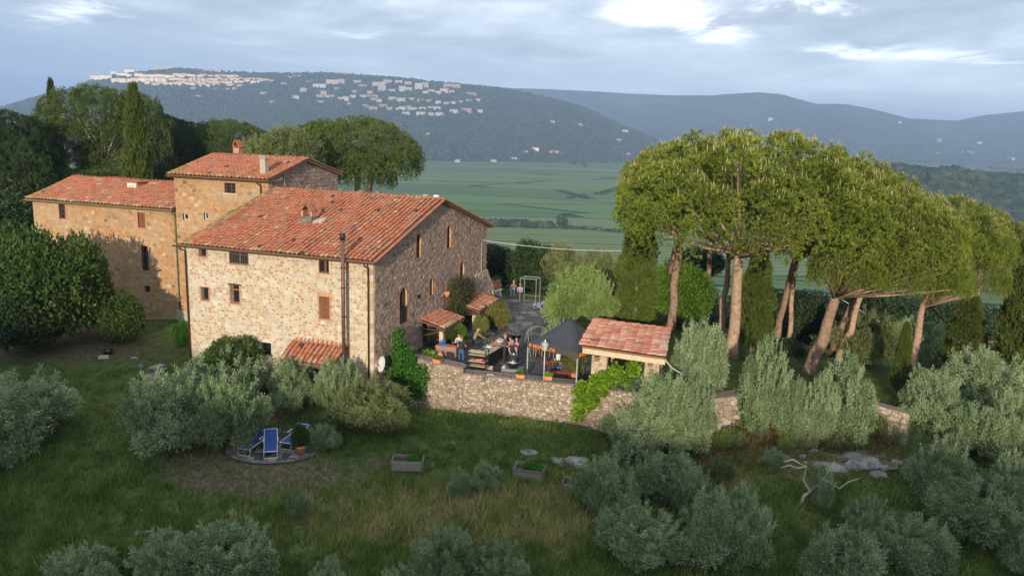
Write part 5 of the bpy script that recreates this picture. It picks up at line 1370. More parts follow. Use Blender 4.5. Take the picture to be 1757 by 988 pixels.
# ---- broad-leaved evergreen shrubs
def bush_crown(seed, mats, R=1.5, nl=34, ns=230, L=.095, W_=.055, flat=.85):
    rg = np.random.default_rng(seed); Pn = []; Dn = []; Tn = []
    for i in range(nl):
        d = _unit(rg.normal(size=3)); d[2] = d[2] * .8 + .1; c = d * R * rg.uniform(.3, .72); c[2] *= flat; r = R * rg.uniform(.26, .4); m = int(ns * (r / (.34 * R)) ** 2)
        q = _unit(rg.normal(size=(m, 3))); P = c + q * r * rg.uniform(.7, 1, (m, 1)); Pn.append(P); Dn.append(_unit(q + np.array([0, 0, .3]))); Tn.append(rg.uniform(.3, .65) + rg.normal(0, .12, m))
    P = np.concatenate(Pn); D = np.concatenate(Dn); T_ = np.concatenate(Tn)
    B, d, Ln, Wn, t = shoots(P, D, rg, 4, L, W_, .9, .035, T_, .15)
    return leaf_mesh('bush_crown', B, d, Ln, Wn, t, [M[mats]], rg=rg)
BU = [bush_crown(201, 'bush'), bush_crown(202, 'bush', nl=32)]
for _m in BU: norm_crown(_m, 1.5, 1.5 * .82)
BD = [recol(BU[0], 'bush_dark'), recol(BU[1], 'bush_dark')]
BY = [recol(BU[0], 'yellowing')]; BV = [recol(BU[1], 'vine')]; BB = [recol(BU[0], 'blossom')]; BI = [recol(BU[1], 'ivy')]; BG = [recol(BU[0], 'bush_bright'), recol(BU[1], 'bush_bright')]
def shrub(label, px, a, b_, w, Y=None, meshes=BU, trunks=None, name='evergreen_bush', cat='bush', group=None, seed=0, **k):
    return tree_at(name, label, cat, group, px, a, b_, w, meshes, trunks, Y=Y, R=1.5, seed=seed, **k)
shrub('large dark evergreen tree casting its shadow on the left wing', 100, 412, 555, 150, 50, BU, None, 'evergreen_tree', 'tree')
shrub('second rounded dome of dark evergreen foliage at the left edge', 15, 412, 580, 130, 49, BU, None, 'evergreen_tree', 'tree')
shrub('right-hand lobe of evergreen tree against the left wing wall', 158, 470, 550, 66, 51, BU, None, 'evergreen_tree', 'tree')
shrub('low front skirt of dark evergreen foliage over the meadow edge', 45, 500, 585, 120, 48, BD, None, 'evergreen_tree', 'tree')
t = thing('leaning_trunk', 'bare grey leaning trunk under the evergreen tree beside the left wing', 'tree', G(160, 570)); b = MB(); b.tube([(0, 0, -.2), (-.6, .2, .5), (-1.4, .4, 1.3), (-2.0, .5, 2.2)], [.16, .13, .11, .07], 7); b.tube([(-.6, .2, .5), (-.5, .1, 1.4), (-.8, .2, 2.2)], [.1, .08, .05], 6); b.build('trunk', [M['bark_dead']], t, smooth=True)
shrub('small evergreen bush at the foot of the left wing', 205, 508, 575, 72, 51, BU)
shrub('bright green laurel bush beside the left downpipe of the house', 311, 556, 592, 26, 50, BI)
shrub('dark green broom bush against the front wall of the house', 400, 583, 640, 100, 43.6, BU)
shrub('dense green bush under the pines left of the big trunk', 1172, 460, 555, 112, 57, BG, OLT)
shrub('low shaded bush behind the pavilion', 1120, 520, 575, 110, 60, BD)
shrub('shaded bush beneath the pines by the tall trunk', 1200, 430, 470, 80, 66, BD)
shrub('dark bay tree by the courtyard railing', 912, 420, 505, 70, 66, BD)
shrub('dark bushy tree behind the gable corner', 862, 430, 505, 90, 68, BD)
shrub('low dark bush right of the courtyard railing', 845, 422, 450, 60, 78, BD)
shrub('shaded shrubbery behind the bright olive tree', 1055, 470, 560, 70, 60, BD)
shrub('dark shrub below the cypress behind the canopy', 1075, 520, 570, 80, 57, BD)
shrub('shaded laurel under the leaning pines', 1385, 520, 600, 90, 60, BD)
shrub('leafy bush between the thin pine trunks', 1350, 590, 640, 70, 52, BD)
for i, (px, a, b_, w, Y) in enumerate([(1500, 640, 690, 110, 56), (1440, 620, 680, 90, 58), (1300, 560, 610, 80, 62), (1580, 650, 690, 90, 60), (1640, 640, 690, 90, 62)]):
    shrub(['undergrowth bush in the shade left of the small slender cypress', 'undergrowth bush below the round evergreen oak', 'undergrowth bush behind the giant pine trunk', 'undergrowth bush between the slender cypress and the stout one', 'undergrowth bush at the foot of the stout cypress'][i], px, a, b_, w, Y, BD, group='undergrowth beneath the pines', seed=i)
for i, (px, a, b_, w, Y) in enumerate([(1500, 500, 560, 150, 95), (1620, 520, 590, 150, 90), (1560, 560, 620, 140, 84), (1720, 540, 600, 120, 92), (1340, 500, 560, 150, 100), (1450, 540, 600, 120, 90), (1250, 520, 570, 120, 90)]):
    shrub(['treetop on the far slope seen just under the right pine crowns', 'treetop on the far slope left of the stout cypress', 'treetop on the slope right of the slender cypress', 'treetop on the slope behind the tall right cypress', 'treetop on the slope between the curved pine trunks', 'treetop on the slope behind the round evergreen oak', 'treetop on the slope right behind the giant pine trunk'][i], px, a, b_, w, Y, BD, OLT, 'hillside_tree', 'tree', 'trees on the slope beyond the pines', i)
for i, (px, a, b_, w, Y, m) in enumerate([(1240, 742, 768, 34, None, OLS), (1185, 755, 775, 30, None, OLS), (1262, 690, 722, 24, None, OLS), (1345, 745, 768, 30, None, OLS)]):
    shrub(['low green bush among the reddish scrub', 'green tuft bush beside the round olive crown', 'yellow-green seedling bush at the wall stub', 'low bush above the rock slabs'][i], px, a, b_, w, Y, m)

for i, (px, a, b_, w, m) in enumerate([(1225, 690, 728, 46, 0), (1275, 700, 735, 40, 1), (1300, 718, 748, 34, 0), (1480, 700, 742, 44, 0), (1510, 712, 752, 40, 1), (1545, 722, 760, 34, 0), (1260, 738, 768, 40, 1), (1380, 735, 765, 36, 0), (1430, 742, 772, 44, 1), (1330, 775, 805, 40, 0), (1240, 790, 822, 46, 1)]):
    shrub(['wispy scrub bush at the joint of the two walls', 'straw coloured scrub bush right of the wall joint', 'wispy bush below the upright olive', 'wispy scrub bush against the low wall', 'straw coloured bush near the end of the low wall', 'wispy bush past the end of the low wall', 'straw coloured bush beside the round olive crown', 'wispy bush between scrub bank and outcrop', 'straw coloured bush just above the outcrop', 'wispy bush below the flat pale rock', 'straw coloured bush on the slope by the tall olive'][i], px, a, b_, w, None, [OLV, OLG][m], name='scrub_bush', seed=i)
# ---- umbrella pines
def pine_crown(seed, mats=('pine', 'candle'), R=6.0, H=3.2, npuff=290, tufts=90, candles=True, loose=False, bot=-.34, L=.17):
    rg = np.random.default_rng(seed); Pn = []; Dn = []; Tn = []; Cn = []
    g_ = np.arange(npuff) + .5; z = 1 - g_ / npuff * (1 - bot); a = g_ * 2.39996
    rxy = np.sqrt(np.maximum(0, 1 - z * z)); U = np.stack([rxy * np.cos(a), rxy * np.sin(a), z], 1) + rg.normal(size=(npuff, 3)) * .05
    U[:, 2] = np.where(U[:, 2] < 0, U[:, 2] * .9, U[:, 2])
    ctr = U * np.array([R, R, H]) * rg.uniform(.90, .985, (npuff, 1))
    rad = rg.uniform(.45, .74, npuff) * R / 6
    inner = U[rg.integers(0, npuff, npuff // 3)] * np.array([R, R, H]) * rg.uniform(.6, .82, (npuff // 3, 1)); ctr = np.concatenate([ctr, inner]); rad = np.concatenate([rad, rg.uniform(.6, .9, npuff // 3) * R / 6]); isin = np.arange(len(ctr)) >= npuff
    for i, (c, r) in enumerate(zip(ctr, rad)):
        m = int(tufts * (r * 6 / R) ** 1.4 * (.5 if isin[i] else 1)); q = _unit(rg.normal(size=(m, 3)) + np.array([0, 0, .55]) + _unit(c) * .6); P = c + q * r * rg.uniform(.6, 1, (m, 1)) * np.array([1, 1, .9])
        out = _unit(c * np.array([1, 1, 1.6]))
        Pn.append(P); Dn.append(_unit(q * .9 + np.array([0, 0, .4]) + out * .2 + rg.normal(size=(m, 3)) * .2)); tb = rg.uniform(.22, .66); Tn.append(tb + rg.normal(0, .1, m))
        if candles and c[2] > .15 * H and not isin[i]:
            s_ = q[:, 2] > .35; sel = np.where(s_)[0]; sel = sel[rg.random(len(sel)) < .27]; Cn.append(P[sel])
    P = np.concatenate(Pn); D = np.concatenate(Dn); T_ = np.concatenate(Tn); per = 7; n = len(P)
    Pi = np.repeat(P, per, 0); Di = np.repeat(D, per, 0); d = _unit(Di + rg.normal(size=Pi.shape) * .55)
    Ln = rg.uniform(.7, 1.15, len(Pi)) * L; Wn = np.full(len(Pi), .040); t = np.clip(np.repeat(T_, per) + rg.normal(0, .12, len(Pi)), 0, 1); mi = np.zeros(len(Pi), int); B = Pi
    if candles:
        C_ = np.concatenate(Cn); k = len(C_); cd = _unit(np.array([0, 0, 1.0]) + rg.normal(size=(k, 3)) * .12)
        B = np.concatenate([B, C_ + cd * .08, C_ + cd * .08]); d = np.concatenate([d, cd, cd]); Ln = np.concatenate([Ln, rg.uniform(.12, .27, 2 * k)]); Wn = np.concatenate([Wn, np.full(2 * k, .036)]); t = np.concatenate([t, rg.uniform(0, 1, 2 * k)]); mi = np.concatenate([mi, np.ones(2 * k, int)])
    zlo, zhi = np.percentile(B[:, 2], 1), np.percentile(B[:, 2], 99.5); rr9 = np.percentile(np.hypot(B[:, 0], B[:, 1]), 97); kx, kz_ = 6.15 / rr9, 4.864 / (zhi - zlo); sh = -zlo * kz_ - 1.664
    me = leaf_mesh('pine_crown', B, d, Ln, Wn, t, [M[m] for m in mats], mi=mi, rg=rg)
    n_ = len(me.vertices); co = np.zeros(n_ * 3, np.float32); me.vertices.foreach_get('co', co); co = co.reshape(-1, 3) * np.array([kx, kx, kz_], np.float32); co[:, 2] += sh; me.vertices.foreach_set('co', co.ravel()); me.update()
    c_ = ctr[:npuff] * np.array([kx, kx, kz_]); c_[:, 2] += sh
    return me, c_
PC = [pine_crown(301), pine_crown(302, npuff=300, bot=-.30), pine_crown(303, npuff=280, bot=-.36)]
PCM = [(RM(m, ['pine_mid', 'pine_mid']), c) for m, c in PC]
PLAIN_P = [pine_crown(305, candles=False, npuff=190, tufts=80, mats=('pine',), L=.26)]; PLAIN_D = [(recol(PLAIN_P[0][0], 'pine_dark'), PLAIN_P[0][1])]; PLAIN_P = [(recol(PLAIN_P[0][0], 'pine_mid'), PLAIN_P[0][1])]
def pine(label, crowns, foot, top, trunk_r=.3, group=None, extra_limbs=(), bark='bark_pine', nlimb=16, fork=None, name='umbrella_pine', seed=1, second=None):
    """foot: (px,py) on the ground or (px,py,Y); top: (px,py) where the trunk enters the crown; crowns: (px,ptop,pbot,pw,Y,proto,index)"""
    rn = random.Random(seed); Y = crowns[0][4]
    if len(foot) == 3: F_ = Vector(at_y(*foot)); F_.z = gz(F_.x, F_.y)
    else: F_ = G(*foot)
    t = thing(name, label, 'pine tree', F_, 0, group); base = F_
    T_ = Vector(at_y(top[0], top[1], Y)); H_ = T_ - base
    b = MB(); k = 6; pts = []; rd = []
    for i in range(k + 1):
        u = i / k; p = Vector((0, 0, -.4)).lerp(H_, u) if i else Vector((0, 0, -.4)); bend = math.sin(u * math.pi) * .12
        pts.append(p + Vector((bend * rn.uniform(-1, 1), bend * rn.uniform(-1, 1), 0))); rd.append(trunk_r * (1.45 - .9 * u if i == 0 else 1.12 - .42 * u))
    b.tube(pts, rd, 10)
    for e in extra_limbs:
        q = Vector(at_y(e[0], e[1], Y + (e[2] if len(e) > 2 else 0))) - base; m_ = H_.lerp(q, .5) + Vector((0, 0, -.12)); b.tube([H_ * .97, m_, q], [trunk_r * .6, trunk_r * .45, trunk_r * .3], 7)
    if second:
        q0 = Vector(at_y(*second[0])) - base; q1 = Vector(at_y(*second[1])) - base; b.tube([q0, q0.lerp(q1, .5), q1], [trunk_r, trunk_r * .85, trunk_r * .6], 9)
    b.build('trunk', [M[bark]], t, smooth=True)
    lb = MB()
    for j, (px, a, bb, w, Yc, proto) in enumerate(crowns):
        me, ctr = proto; A = Vector(at_y(px, (a + bb) / 2, Yc)); rad = w / 2 * Yc / FPX; hz = (at_y(px, a, Yc)[2] - at_y(px, bb, Yc)[2])
        span = 3.2 * 1.52 ; kz = hz / span; off = Vector(A) - base; off.z += hz * (.5 - 1 / 1.52)
        rz_ = rn.uniform(0, 6.28); s = rad / 6.15; link('crown', me, t, off, (0, 0, rz_), (s, s, kz))
        for i in range(nlimb):
            c = ctr[int(rn.random() ** .8 * (len(ctr) - 1))]; ca, sa = math.cos(rz_), math.sin(rz_)
            q = Vector(((c[0] * ca - c[1] * sa) * s, (c[0] * sa + c[1] * ca) * s, c[2] * kz)) * .88 + off
            m_ = H_.lerp(q, .45) + Vector((0, 0, -.25 * s)); r_ = trunk_r * rn.uniform(.2, .36); lb.tube([H_ * rn.uniform(.93, 1.0), m_, q], [r_, r_ * .7, r_ * .25], 5)
            for _ in range(2):
                e = m_.lerp(q, rn.uniform(.3, .8)); lb.tube([e, e + Vector((rn.uniform(-1, 1), rn.uniform(-1, 1), rn.uniform(-.1, .7))) * s], [r_ * .35, r_ * .1], 4)
    lb.build('limbs', [M[bark]], t, smooth=True)
    return t
A_, B_, C_ = PC
pine('giant umbrella pine with forked pale trunk beside the pavilion', [(1285, 232, 412, 440, 46, A_), (1430, 266, 410, 250, 47.5, B_)], (1256, 612), (1268, 428), .36, None, [(1215, 400, -.5), (1300, 422, .5), (1262, 380, 1)], nlimb=22, seed=2)
pine('umbrella pine with two trunks behind the first cypress', [(1160, 250, 368, 200, 54, B_)], (1158, 470, 55), (1168, 400), .3, None, [(1140, 392, 0)], seed=3, second=((1152, 470, 55.5), (1163, 405, 55.5)))
pine('umbrella pine with slender reddish trunk behind the dense bush', [(1225, 262, 370, 190, 60, C_)], (1212, 470, 60), (1220, 415), .22, None, seed=4)
pine('umbrella pine whose trunk leans right behind the giant pine', [(1330, 300, 400, 230, 53, A_)], (1237, 565, 53), (1250, 440), .24, None, seed=5)
pine('umbrella pine with a thin curved trunk in the middle of the row', [(1480, 292, 395, 230, 50, C_), (1440, 340, 425, 150, 49, A_)], (1330, 588), (1365, 440), .23, None, [(1400, 400, 0)], seed=6)
pine('dark thin-trunked umbrella pine close behind the curved one', [(1400, 330, 440, 190, 54, B_)], (1352, 600, 54), (1368, 440), .17, None, seed=7)
pine('umbrella pine with thick leaning trunk above the low wall', [(1530, 325, 440, 250, 45.5, B_), (1460, 395, 488, 140, 43.8, A_), (1560, 400, 490, 190, 44.5, C_)], (1386, 640), (1435, 508), .38, None, [(1470, 470, 0), (1500, 480, .5)], nlimb=20, seed=8)
pine('pair-trunked umbrella pine behind the leaning one', [(1610, 338, 440, 210, 49, A_), (1590, 420, 500, 150, 48, B_)], (1440, 600, 50), (1480, 500), .22, None, seed=9, second=((1428, 600, 50.5), (1468, 505, 50.5)))
pine('umbrella pine with dark upright trunk right of the row', [(1655, 362, 450, 170, 52, C_), (1670, 425, 500, 120, 51, A_)], (1557, 655, 50), (1585, 520), .27, None, seed=10)
pine('umbrella pine showing only its top left of the tall right cypress', [(1690, 360, 440, 110, 56, B_)], (1660, 600, 56), (1690, 430), .25, None, seed=11)
pine('umbrella pine crown at the right edge behind the cypress', [(1757, 385, 460, 80, 58, A_)], (1757, 620, 58), (1757, 440), .25, None, seed=12)
LG = 'pines behind the farmhouse'
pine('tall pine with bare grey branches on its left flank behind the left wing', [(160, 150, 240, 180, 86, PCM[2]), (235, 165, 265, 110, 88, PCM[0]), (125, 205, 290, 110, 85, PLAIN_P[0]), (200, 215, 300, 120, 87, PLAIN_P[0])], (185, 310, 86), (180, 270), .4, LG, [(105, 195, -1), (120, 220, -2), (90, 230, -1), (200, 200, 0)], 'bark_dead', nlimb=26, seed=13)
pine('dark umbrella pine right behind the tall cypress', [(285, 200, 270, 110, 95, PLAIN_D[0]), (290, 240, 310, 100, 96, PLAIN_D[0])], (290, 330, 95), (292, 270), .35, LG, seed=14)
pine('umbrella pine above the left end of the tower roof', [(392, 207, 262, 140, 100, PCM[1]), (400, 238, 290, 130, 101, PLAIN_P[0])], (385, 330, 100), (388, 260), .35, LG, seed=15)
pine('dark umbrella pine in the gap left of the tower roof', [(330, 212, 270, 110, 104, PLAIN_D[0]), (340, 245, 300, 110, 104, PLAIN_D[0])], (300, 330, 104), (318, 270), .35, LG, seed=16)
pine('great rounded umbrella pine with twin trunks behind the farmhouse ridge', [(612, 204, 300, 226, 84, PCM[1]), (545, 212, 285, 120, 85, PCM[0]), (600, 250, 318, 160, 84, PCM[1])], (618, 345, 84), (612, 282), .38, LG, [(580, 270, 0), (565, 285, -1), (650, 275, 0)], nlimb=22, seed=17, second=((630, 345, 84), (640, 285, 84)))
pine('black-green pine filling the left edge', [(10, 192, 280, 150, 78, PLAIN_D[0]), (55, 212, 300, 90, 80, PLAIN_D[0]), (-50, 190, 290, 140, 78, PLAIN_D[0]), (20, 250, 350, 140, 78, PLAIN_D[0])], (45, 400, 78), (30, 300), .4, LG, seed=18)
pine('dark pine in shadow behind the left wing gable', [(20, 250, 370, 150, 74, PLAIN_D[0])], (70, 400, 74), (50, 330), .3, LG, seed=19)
shrub('yellow-green young oak behind the tower ridge', 490, 230, 300, 105, 74, OLG, OLT, 'oak_tree', 'tree')
shrub('small olive-green tree left of the young oak', 440, 245, 290, 60, 76, OLG, OLT, 'oak_tree', 'tree')
shrub('dark low bush at the foot of the tall cypress', 165, 290, 320, 110, 80, BU)
shrub('dark shrub between the left pines and the wing roof', 260, 280, 320, 60, 82, BD)
for i, (px, a, b_, w, Y) in enumerate([(20, 330, 420, 130, 70), (-20, 300, 420, 120, 72), (60, 350, 400, 80, 76), (110, 290, 340, 70, 90)]):
    shrub(['thicket beneath the black-green pine at the left edge', 'outermost thicket cut by the left edge under the pines', 'thicket between the left pines and the wing gable', 'thicket at the foot of the far cypress tip'][i], px, a, b_, w, Y, BD, None, 'thicket_bush', 'bush', 'thicket under the left pines', i)

# ---- cypresses
def cypress_mesh(seed, mat='cypress', H=8.0, R=1.0, n=5200):
    rg = np.random.default_rng(seed); z = rg.uniform(0, 1, n) ** .9
    prof = np.clip(np.minimum((z + .015) / .10, 1), 0, 1) ** .6 * np.clip((1 - z) / .62, 0, 1) ** .62
    a = rg.uniform(0, 6.28, n); lump = 1 + .14 * np.sin(a * 3 + z * 22) + .10 * np.sin(a * 5 - z * 41 + 1) + .06 * np.sin(a * 9 + z * 90)
    r = R * prof * lump * rg.uniform(.72, 1.0, n); P = np.stack([r * np.cos(a), r * np.sin(a), z * H], 1)
    D = _unit(np.stack([np.cos(a) * .35, np.sin(a) * .35, np.ones(n)], 1) + rg.normal(size=(n, 3)) * .18)
    tb = .45 + .18 * np.sin(a * 3 + z * 22) * 0 + rg.normal(0, .12, n)
    B, d, L, W_, t = shoots(P, D, rg, 5, .26, .055, .3, .05, tb, .12)
    return leaf_mesh('cypress_crown', B, d, L, W_, t, [M[mat]], rg=rg)
CY = [cypress_mesh(401), cypress_mesh(402)]; CYD = [cypress_mesh(403, 'cypress_dark')]
def cypress(label, px, a, b_, w, Y, meshes=CY, seed=0, foot=None):
    rn = random.Random(seed); A = at_y(px, b_, Y); top = at_y(px, a, Y); t = thing('cypress_tree', label, 'cypress', (A[0], A[1], gz(A[0], A[1])), 0)
    zb = .25; H_ = top[2] - gz(A[0], A[1]) - zb; rad = w / 2 * Y / FPX
    link('crown', rn.choice(meshes), t, (0, 0, zb), (0, 0, rn.uniform(0, 6.28)), (rad / 1.04, rad / 1.04, H_ / 8.0))
    b = MB(); b.tube([(0, 0, -.3), (0, 0, zb + H_ * .5)], [.16, .07], 8); b.build('trunk', [M['bark_pine']], t)
cypress('broad sunlit cypress left of the giant pine', 1090, 335, 528, 66, 53, CY, 1)
cypress('cypress showing between the pine trunks', 1290, 420, 600, 58, 51, CY, 2)
cypress('small slender cypress standing at the low wall', 1539, 556, 690, 30, 44, CY, 3)
cypress('stout cypress under the right end of the pine row', 1644, 505, 665, 60, 55, CY, 4)
cypress('tall cypress at the right edge of the picture', 1738, 385, 650, 66, 52, CY, 5)
cypress('tall dark green cypress in front of the left pines', 238, 156, 315, 52, 76, CY, 6)
cypress('dark cypress tip rising behind the left pines', 102, 150, 330, 32, 92, CYD, 7)
cypress('narrow cypress in the deep shade under the pines', 1580, 560, 640, 22, 66, CYD, 8)

# ---- climbers and the vine
def leaf_patch(name, pts, nrm, n, L, W_, mat, seed, thick=.12, up=.3, parent=None, tint=(.2, .8)):
    """leaves spread over points (N,3) with an outward normal"""
    rg = np.random.default_rng(seed); P = pts[rg.integers(0, len(pts), n)] + rg.normal(size=(n, 3)) * thick; D = _unit(np.asarray(nrm) * .8 + np.array([0, 0, -up]) + rg.normal(size=(n, 3)) * .6)
    return leaf_mesh(name, P, D, rg.uniform(.7, 1.3, n) * L, rg.uniform(.8, 1.2, n) * W_, rg.uniform(*tint, n), [M[mat]], rg=rg)
def wpts(fn, pairs, d=0.1):   # pairs: list of (u,z,ru,rz,count)
    rg = np.random.default_rng(8); out = []
    for u, z, ru, rz_, c in pairs:
        a = rg.uniform(0, 6.28, c); q = np.sqrt(rg.uniform(0, 1, c))
        for x, y in zip(u + np.cos(a) * q * ru, z + np.sin(a) * q * rz_): out.append(fn(x, y, d + rg.uniform(0, .25)))
    return np.array(out)
iv = thing('ivy', 'bright green ivy climbing the gable corner and spilling over the wall', 'ivy', HB, -TH)
pts = wpts(gb, [(2.3, -.3, .5, .8, 60), (2.3, .8, .3, .7, 40), (2.25, 1.6, .18, .5, 20), (3.3, -1.0, 1.1, .55, 60)], .25)
_e = []; rg = np.random.default_rng(18)
for px, py, rx, ry, c in [(700, 645, 32, 26, 260), (690, 618, 20, 22, 120), (712, 668, 20, 16, 60), (682, 595, 7, 26, 60), (722, 640, 14, 14, 60)]:
    for _ in range(c):
        a_, q_ = rg.uniform(0, 6.28), math.sqrt(rg.random()); P_ = at_y(px + math.cos(a_) * q_ * rx, py + math.sin(a_) * q_ * ry, 42.6 + rg.uniform(-.4, .5)); dx_, dy_ = P_[0] - HB[0], P_[1] - HB[1]
        _e.append((dx_ * math.cos(TH) - dy_ * math.sin(TH), dx_ * math.sin(TH) + dy_ * math.cos(TH), P_[2]))
pts = np.concatenate([pts, np.array(_e)])
link('leaves', leaf_patch('ivy_leaves', pts, (1, -.2, .3), 15000, .12, .10, 'ivy', 31, .12), iv)
b = MB(); b.tube([(.05, 2.4, -2.2), (.06, 2.3, -.5), (.06, 2.25, 1.8)], [.05, .035, .01], 5); b.build('stem', [M['bark_olive']], iv)
vn = thing('grape_vine', 'bright yellow-green vine scrambling over the right end of the terrace wall', 'vine', (5.0, 40, -1.9))
def vnf(px, py, z): p = at_y(px, py, 39.3 + z); return (p[0] - 5.0, p[1] - 40, p[2] + 1.9)
rg = np.random.default_rng(12); vp = []
for px, py, r, c in [(1000, 672, 16, 50), (998, 695, 14, 40), (1025, 668, 16, 40), (1040, 650, 14, 40), (1055, 640, 14, 40), (1085, 632, 12, 30), (1012, 688, 12, 30), (1022, 655, 10, 20), (992, 712, 8, 12), (1070, 655, 8, 12)]:
    for _ in range(c): a = rg.uniform(0, 6.28); q = math.sqrt(rg.random()) * r; vp.append(vnf(px + math.cos(a) * q, py + math.sin(a) * q * .9, rg.uniform(-.25, .15)))
link('leaves', leaf_patch('vine_leaves', np.array(vp), (0, -1, .5), 5200, .16, .15, 'vine', 32, .08), vn)
b = MB(); b.tube([(0.4, .1, -.2), (.2, -.5, 1.0), (-.1, -.5, 1.6), (.8, -.5, 2.3)], [.04, .03, .02, .012], 5); b.tube([(0.2, -.5, 1.0), (-.5, -.5, 1.4)], [.02, .01], 5); b.build('stem', [M['bark_olive']], vn)
bg_ = thing('bougainvillea', 'purple-tinged bougainvillea bush climbing the gable between the two tiled canopies', 'bush', HB, -TH)
pts = wpts(gb, [(10.6, 3.0, .9, .6, 80), (11.0, 2.2, 1.1, .9, 120), (10.2, 1.6, .9, .7, 80), (11.8, 1.2, .8, .7, 60), (12.2, 2.6, .7, .7, 60)], .5)
link('leaves', leaf_patch('climber_leaves', pts, (1, -.2, .5), 9000, .13, .08, 'blossom', 33, .2), bg_)
b = MB(); b.tube([(.5, 11, 0), (.4, 10.9, 1.2), (.3, 11.1, 2.6)], [.07, .05, .02], 6); b.tube([(.4, 10.9, 1.2), (.5, 12, 2.0)], [.03, .01], 5); b.build('stem', [M['bark_olive']], bg_)

# ------------------------------------------------------------------ grass and scrub
def grass():
    rg = np.random.default_rng(77); out = []
    def region(n, x0, x1, y0, y1, dens):
        x = rg.uniform(x0, x1, n); y = y0 + (y1 - y0) * rg.random(n) ** 1.15; k = rg.random(n) < dens(x, y); return x[k], y[k]
    x, y = region(66000, -30, 30, 20, 46, lambda x, y: (1 - .97 * np.clip(bare_map(x, y) * 1.4, 0, 1)) * ((y < wall_y(x) - .3) | (x < -6.5)))
    c, s = math.cos(TH), math.sin(TH); lx = (x - HB[0]) * c - (y - HB[1]) * s; ly = (x - HB[0]) * s + (y - HB[1]) * c
    k = ~((lx < .5) & (lx > -13) & (ly > -.3)); x, y = x[k], y[k]
    x2, y2 = region(9000, -38, -8, 44, 56, lambda x, y: .8 * (1 - .9 * np.clip(bare_map(x, y) * 1.5, 0, 1)))
    lx = (x2 - HB[0]) * c - (y2 - HB[1]) * s; ly = (x2 - HB[0]) * s + (y2 - HB[1]) * c; k = (ly < 7.8) & ~((lx < .5) & (lx > -13) & (ly > -.3)); x2, y2 = x2[k], y2[k]; n2 = len(x2)
    x = np.concatenate([x, x2]); y = np.concatenate([y, y2]); n = len(x); z = height(x, y)
    dry = dry_map(x, y); far = np.concatenate([np.zeros(n - n2), np.ones(n2)])
    patch = np.clip(.5 + .35 * wave(x, y, 3.0, 81) + .2 * wave(x, y, 1.2, 82), .08, 1.3)
    hgt = (.14 + .46 * patch) * (1 + .45 * dry) * np.where(far > 0, .35, 1) * np.where(y > 35.5, .6, 1)
    per = 9; P = np.repeat(np.stack([x, y, z], 1), per, 0) + rg.normal(size=(n * per, 3)) * np.array([.10, .10, 0]); 
    D = _unit(rg.normal(size=P.shape) * np.array([.38, .38, .1]) + np.array([.05, 0, 1])); L = np.repeat(hgt, per) * rg.uniform(.5, 1.3, n * per)
    t = np.clip(np.repeat(.36 + .48 * dry + .20 * wave(x, y, 2.4, 83) + .1 * wave(x, y, .9, 84), per) + rg.normal(0, .17, n * per), 0, 1)
    D2 = D; tag(link('meadow_grass', blade_mesh('meadow_grass', P, D2, L, np.repeat(.022 + .016 * patch, per), t, [M['grassb']], rg)), 'tall green and straw coloured grass on the slope', None, None, 'stuff')
    # reddish dry scrub right of the pavilion
    n = 5200; xx = rg.uniform(6, 24, n * 3); yy = rg.uniform(32, 42, n * 3); k = (rg.random(n * 3) < red_map(xx, yy)) & (yy < wall_y(xx) - .2); xx, yy = xx[k][:n], yy[k][:n]; m = len(xx); zz = height(xx, yy); per = 12
    P = np.repeat(np.stack([xx, yy, zz + .05], 1), per, 0) + rg.normal(size=(m * per, 3)) * np.array([.12, .12, .08]); D = _unit(rg.normal(size=P.shape) * np.array([.7, .7, .3]) + np.array([0, 0, .8]))
    tag(link('dry_scrub', leaf_mesh('dry_scrub', P, D, rg.uniform(.08, .3, m * per), .03, rg.uniform(0, 1, m * per), [M['drybrush']], rg=rg)), 'rust coloured dry scrub on the bank right of the pavilion', None, None, 'stuff')
    # weeds and low plants dotted through the meadow
    n = 1700; xx = rg.uniform(-26, 26, n); yy = rg.uniform(22, 41, n); k = (bare_map(xx, yy) < .35) & (yy < wall_y(xx) - .5) & ((xx > -6) | (yy < 39)); xx, yy = xx[k], yy[k]; m = len(xx); per = 26
    P = np.repeat(np.stack([xx, yy, height(xx, yy) + .05], 1), per, 0) + rg.normal(size=(m * per, 3)) * np.array([.14, .14, .09]); D = _unit(rg.normal(size=P.shape) + np.array([0, 0, .7]))
    tag(link('weeds', leaf_mesh('weeds', P, D, rg.uniform(.06, .14, m * per), .06, np.clip(rg.normal(.5, .2, m * per), 0, 1), [M['bush_dark']], rg=rg)), 'low leafy weeds scattered through the meadow grass', None, None, 'stuff')
grass()

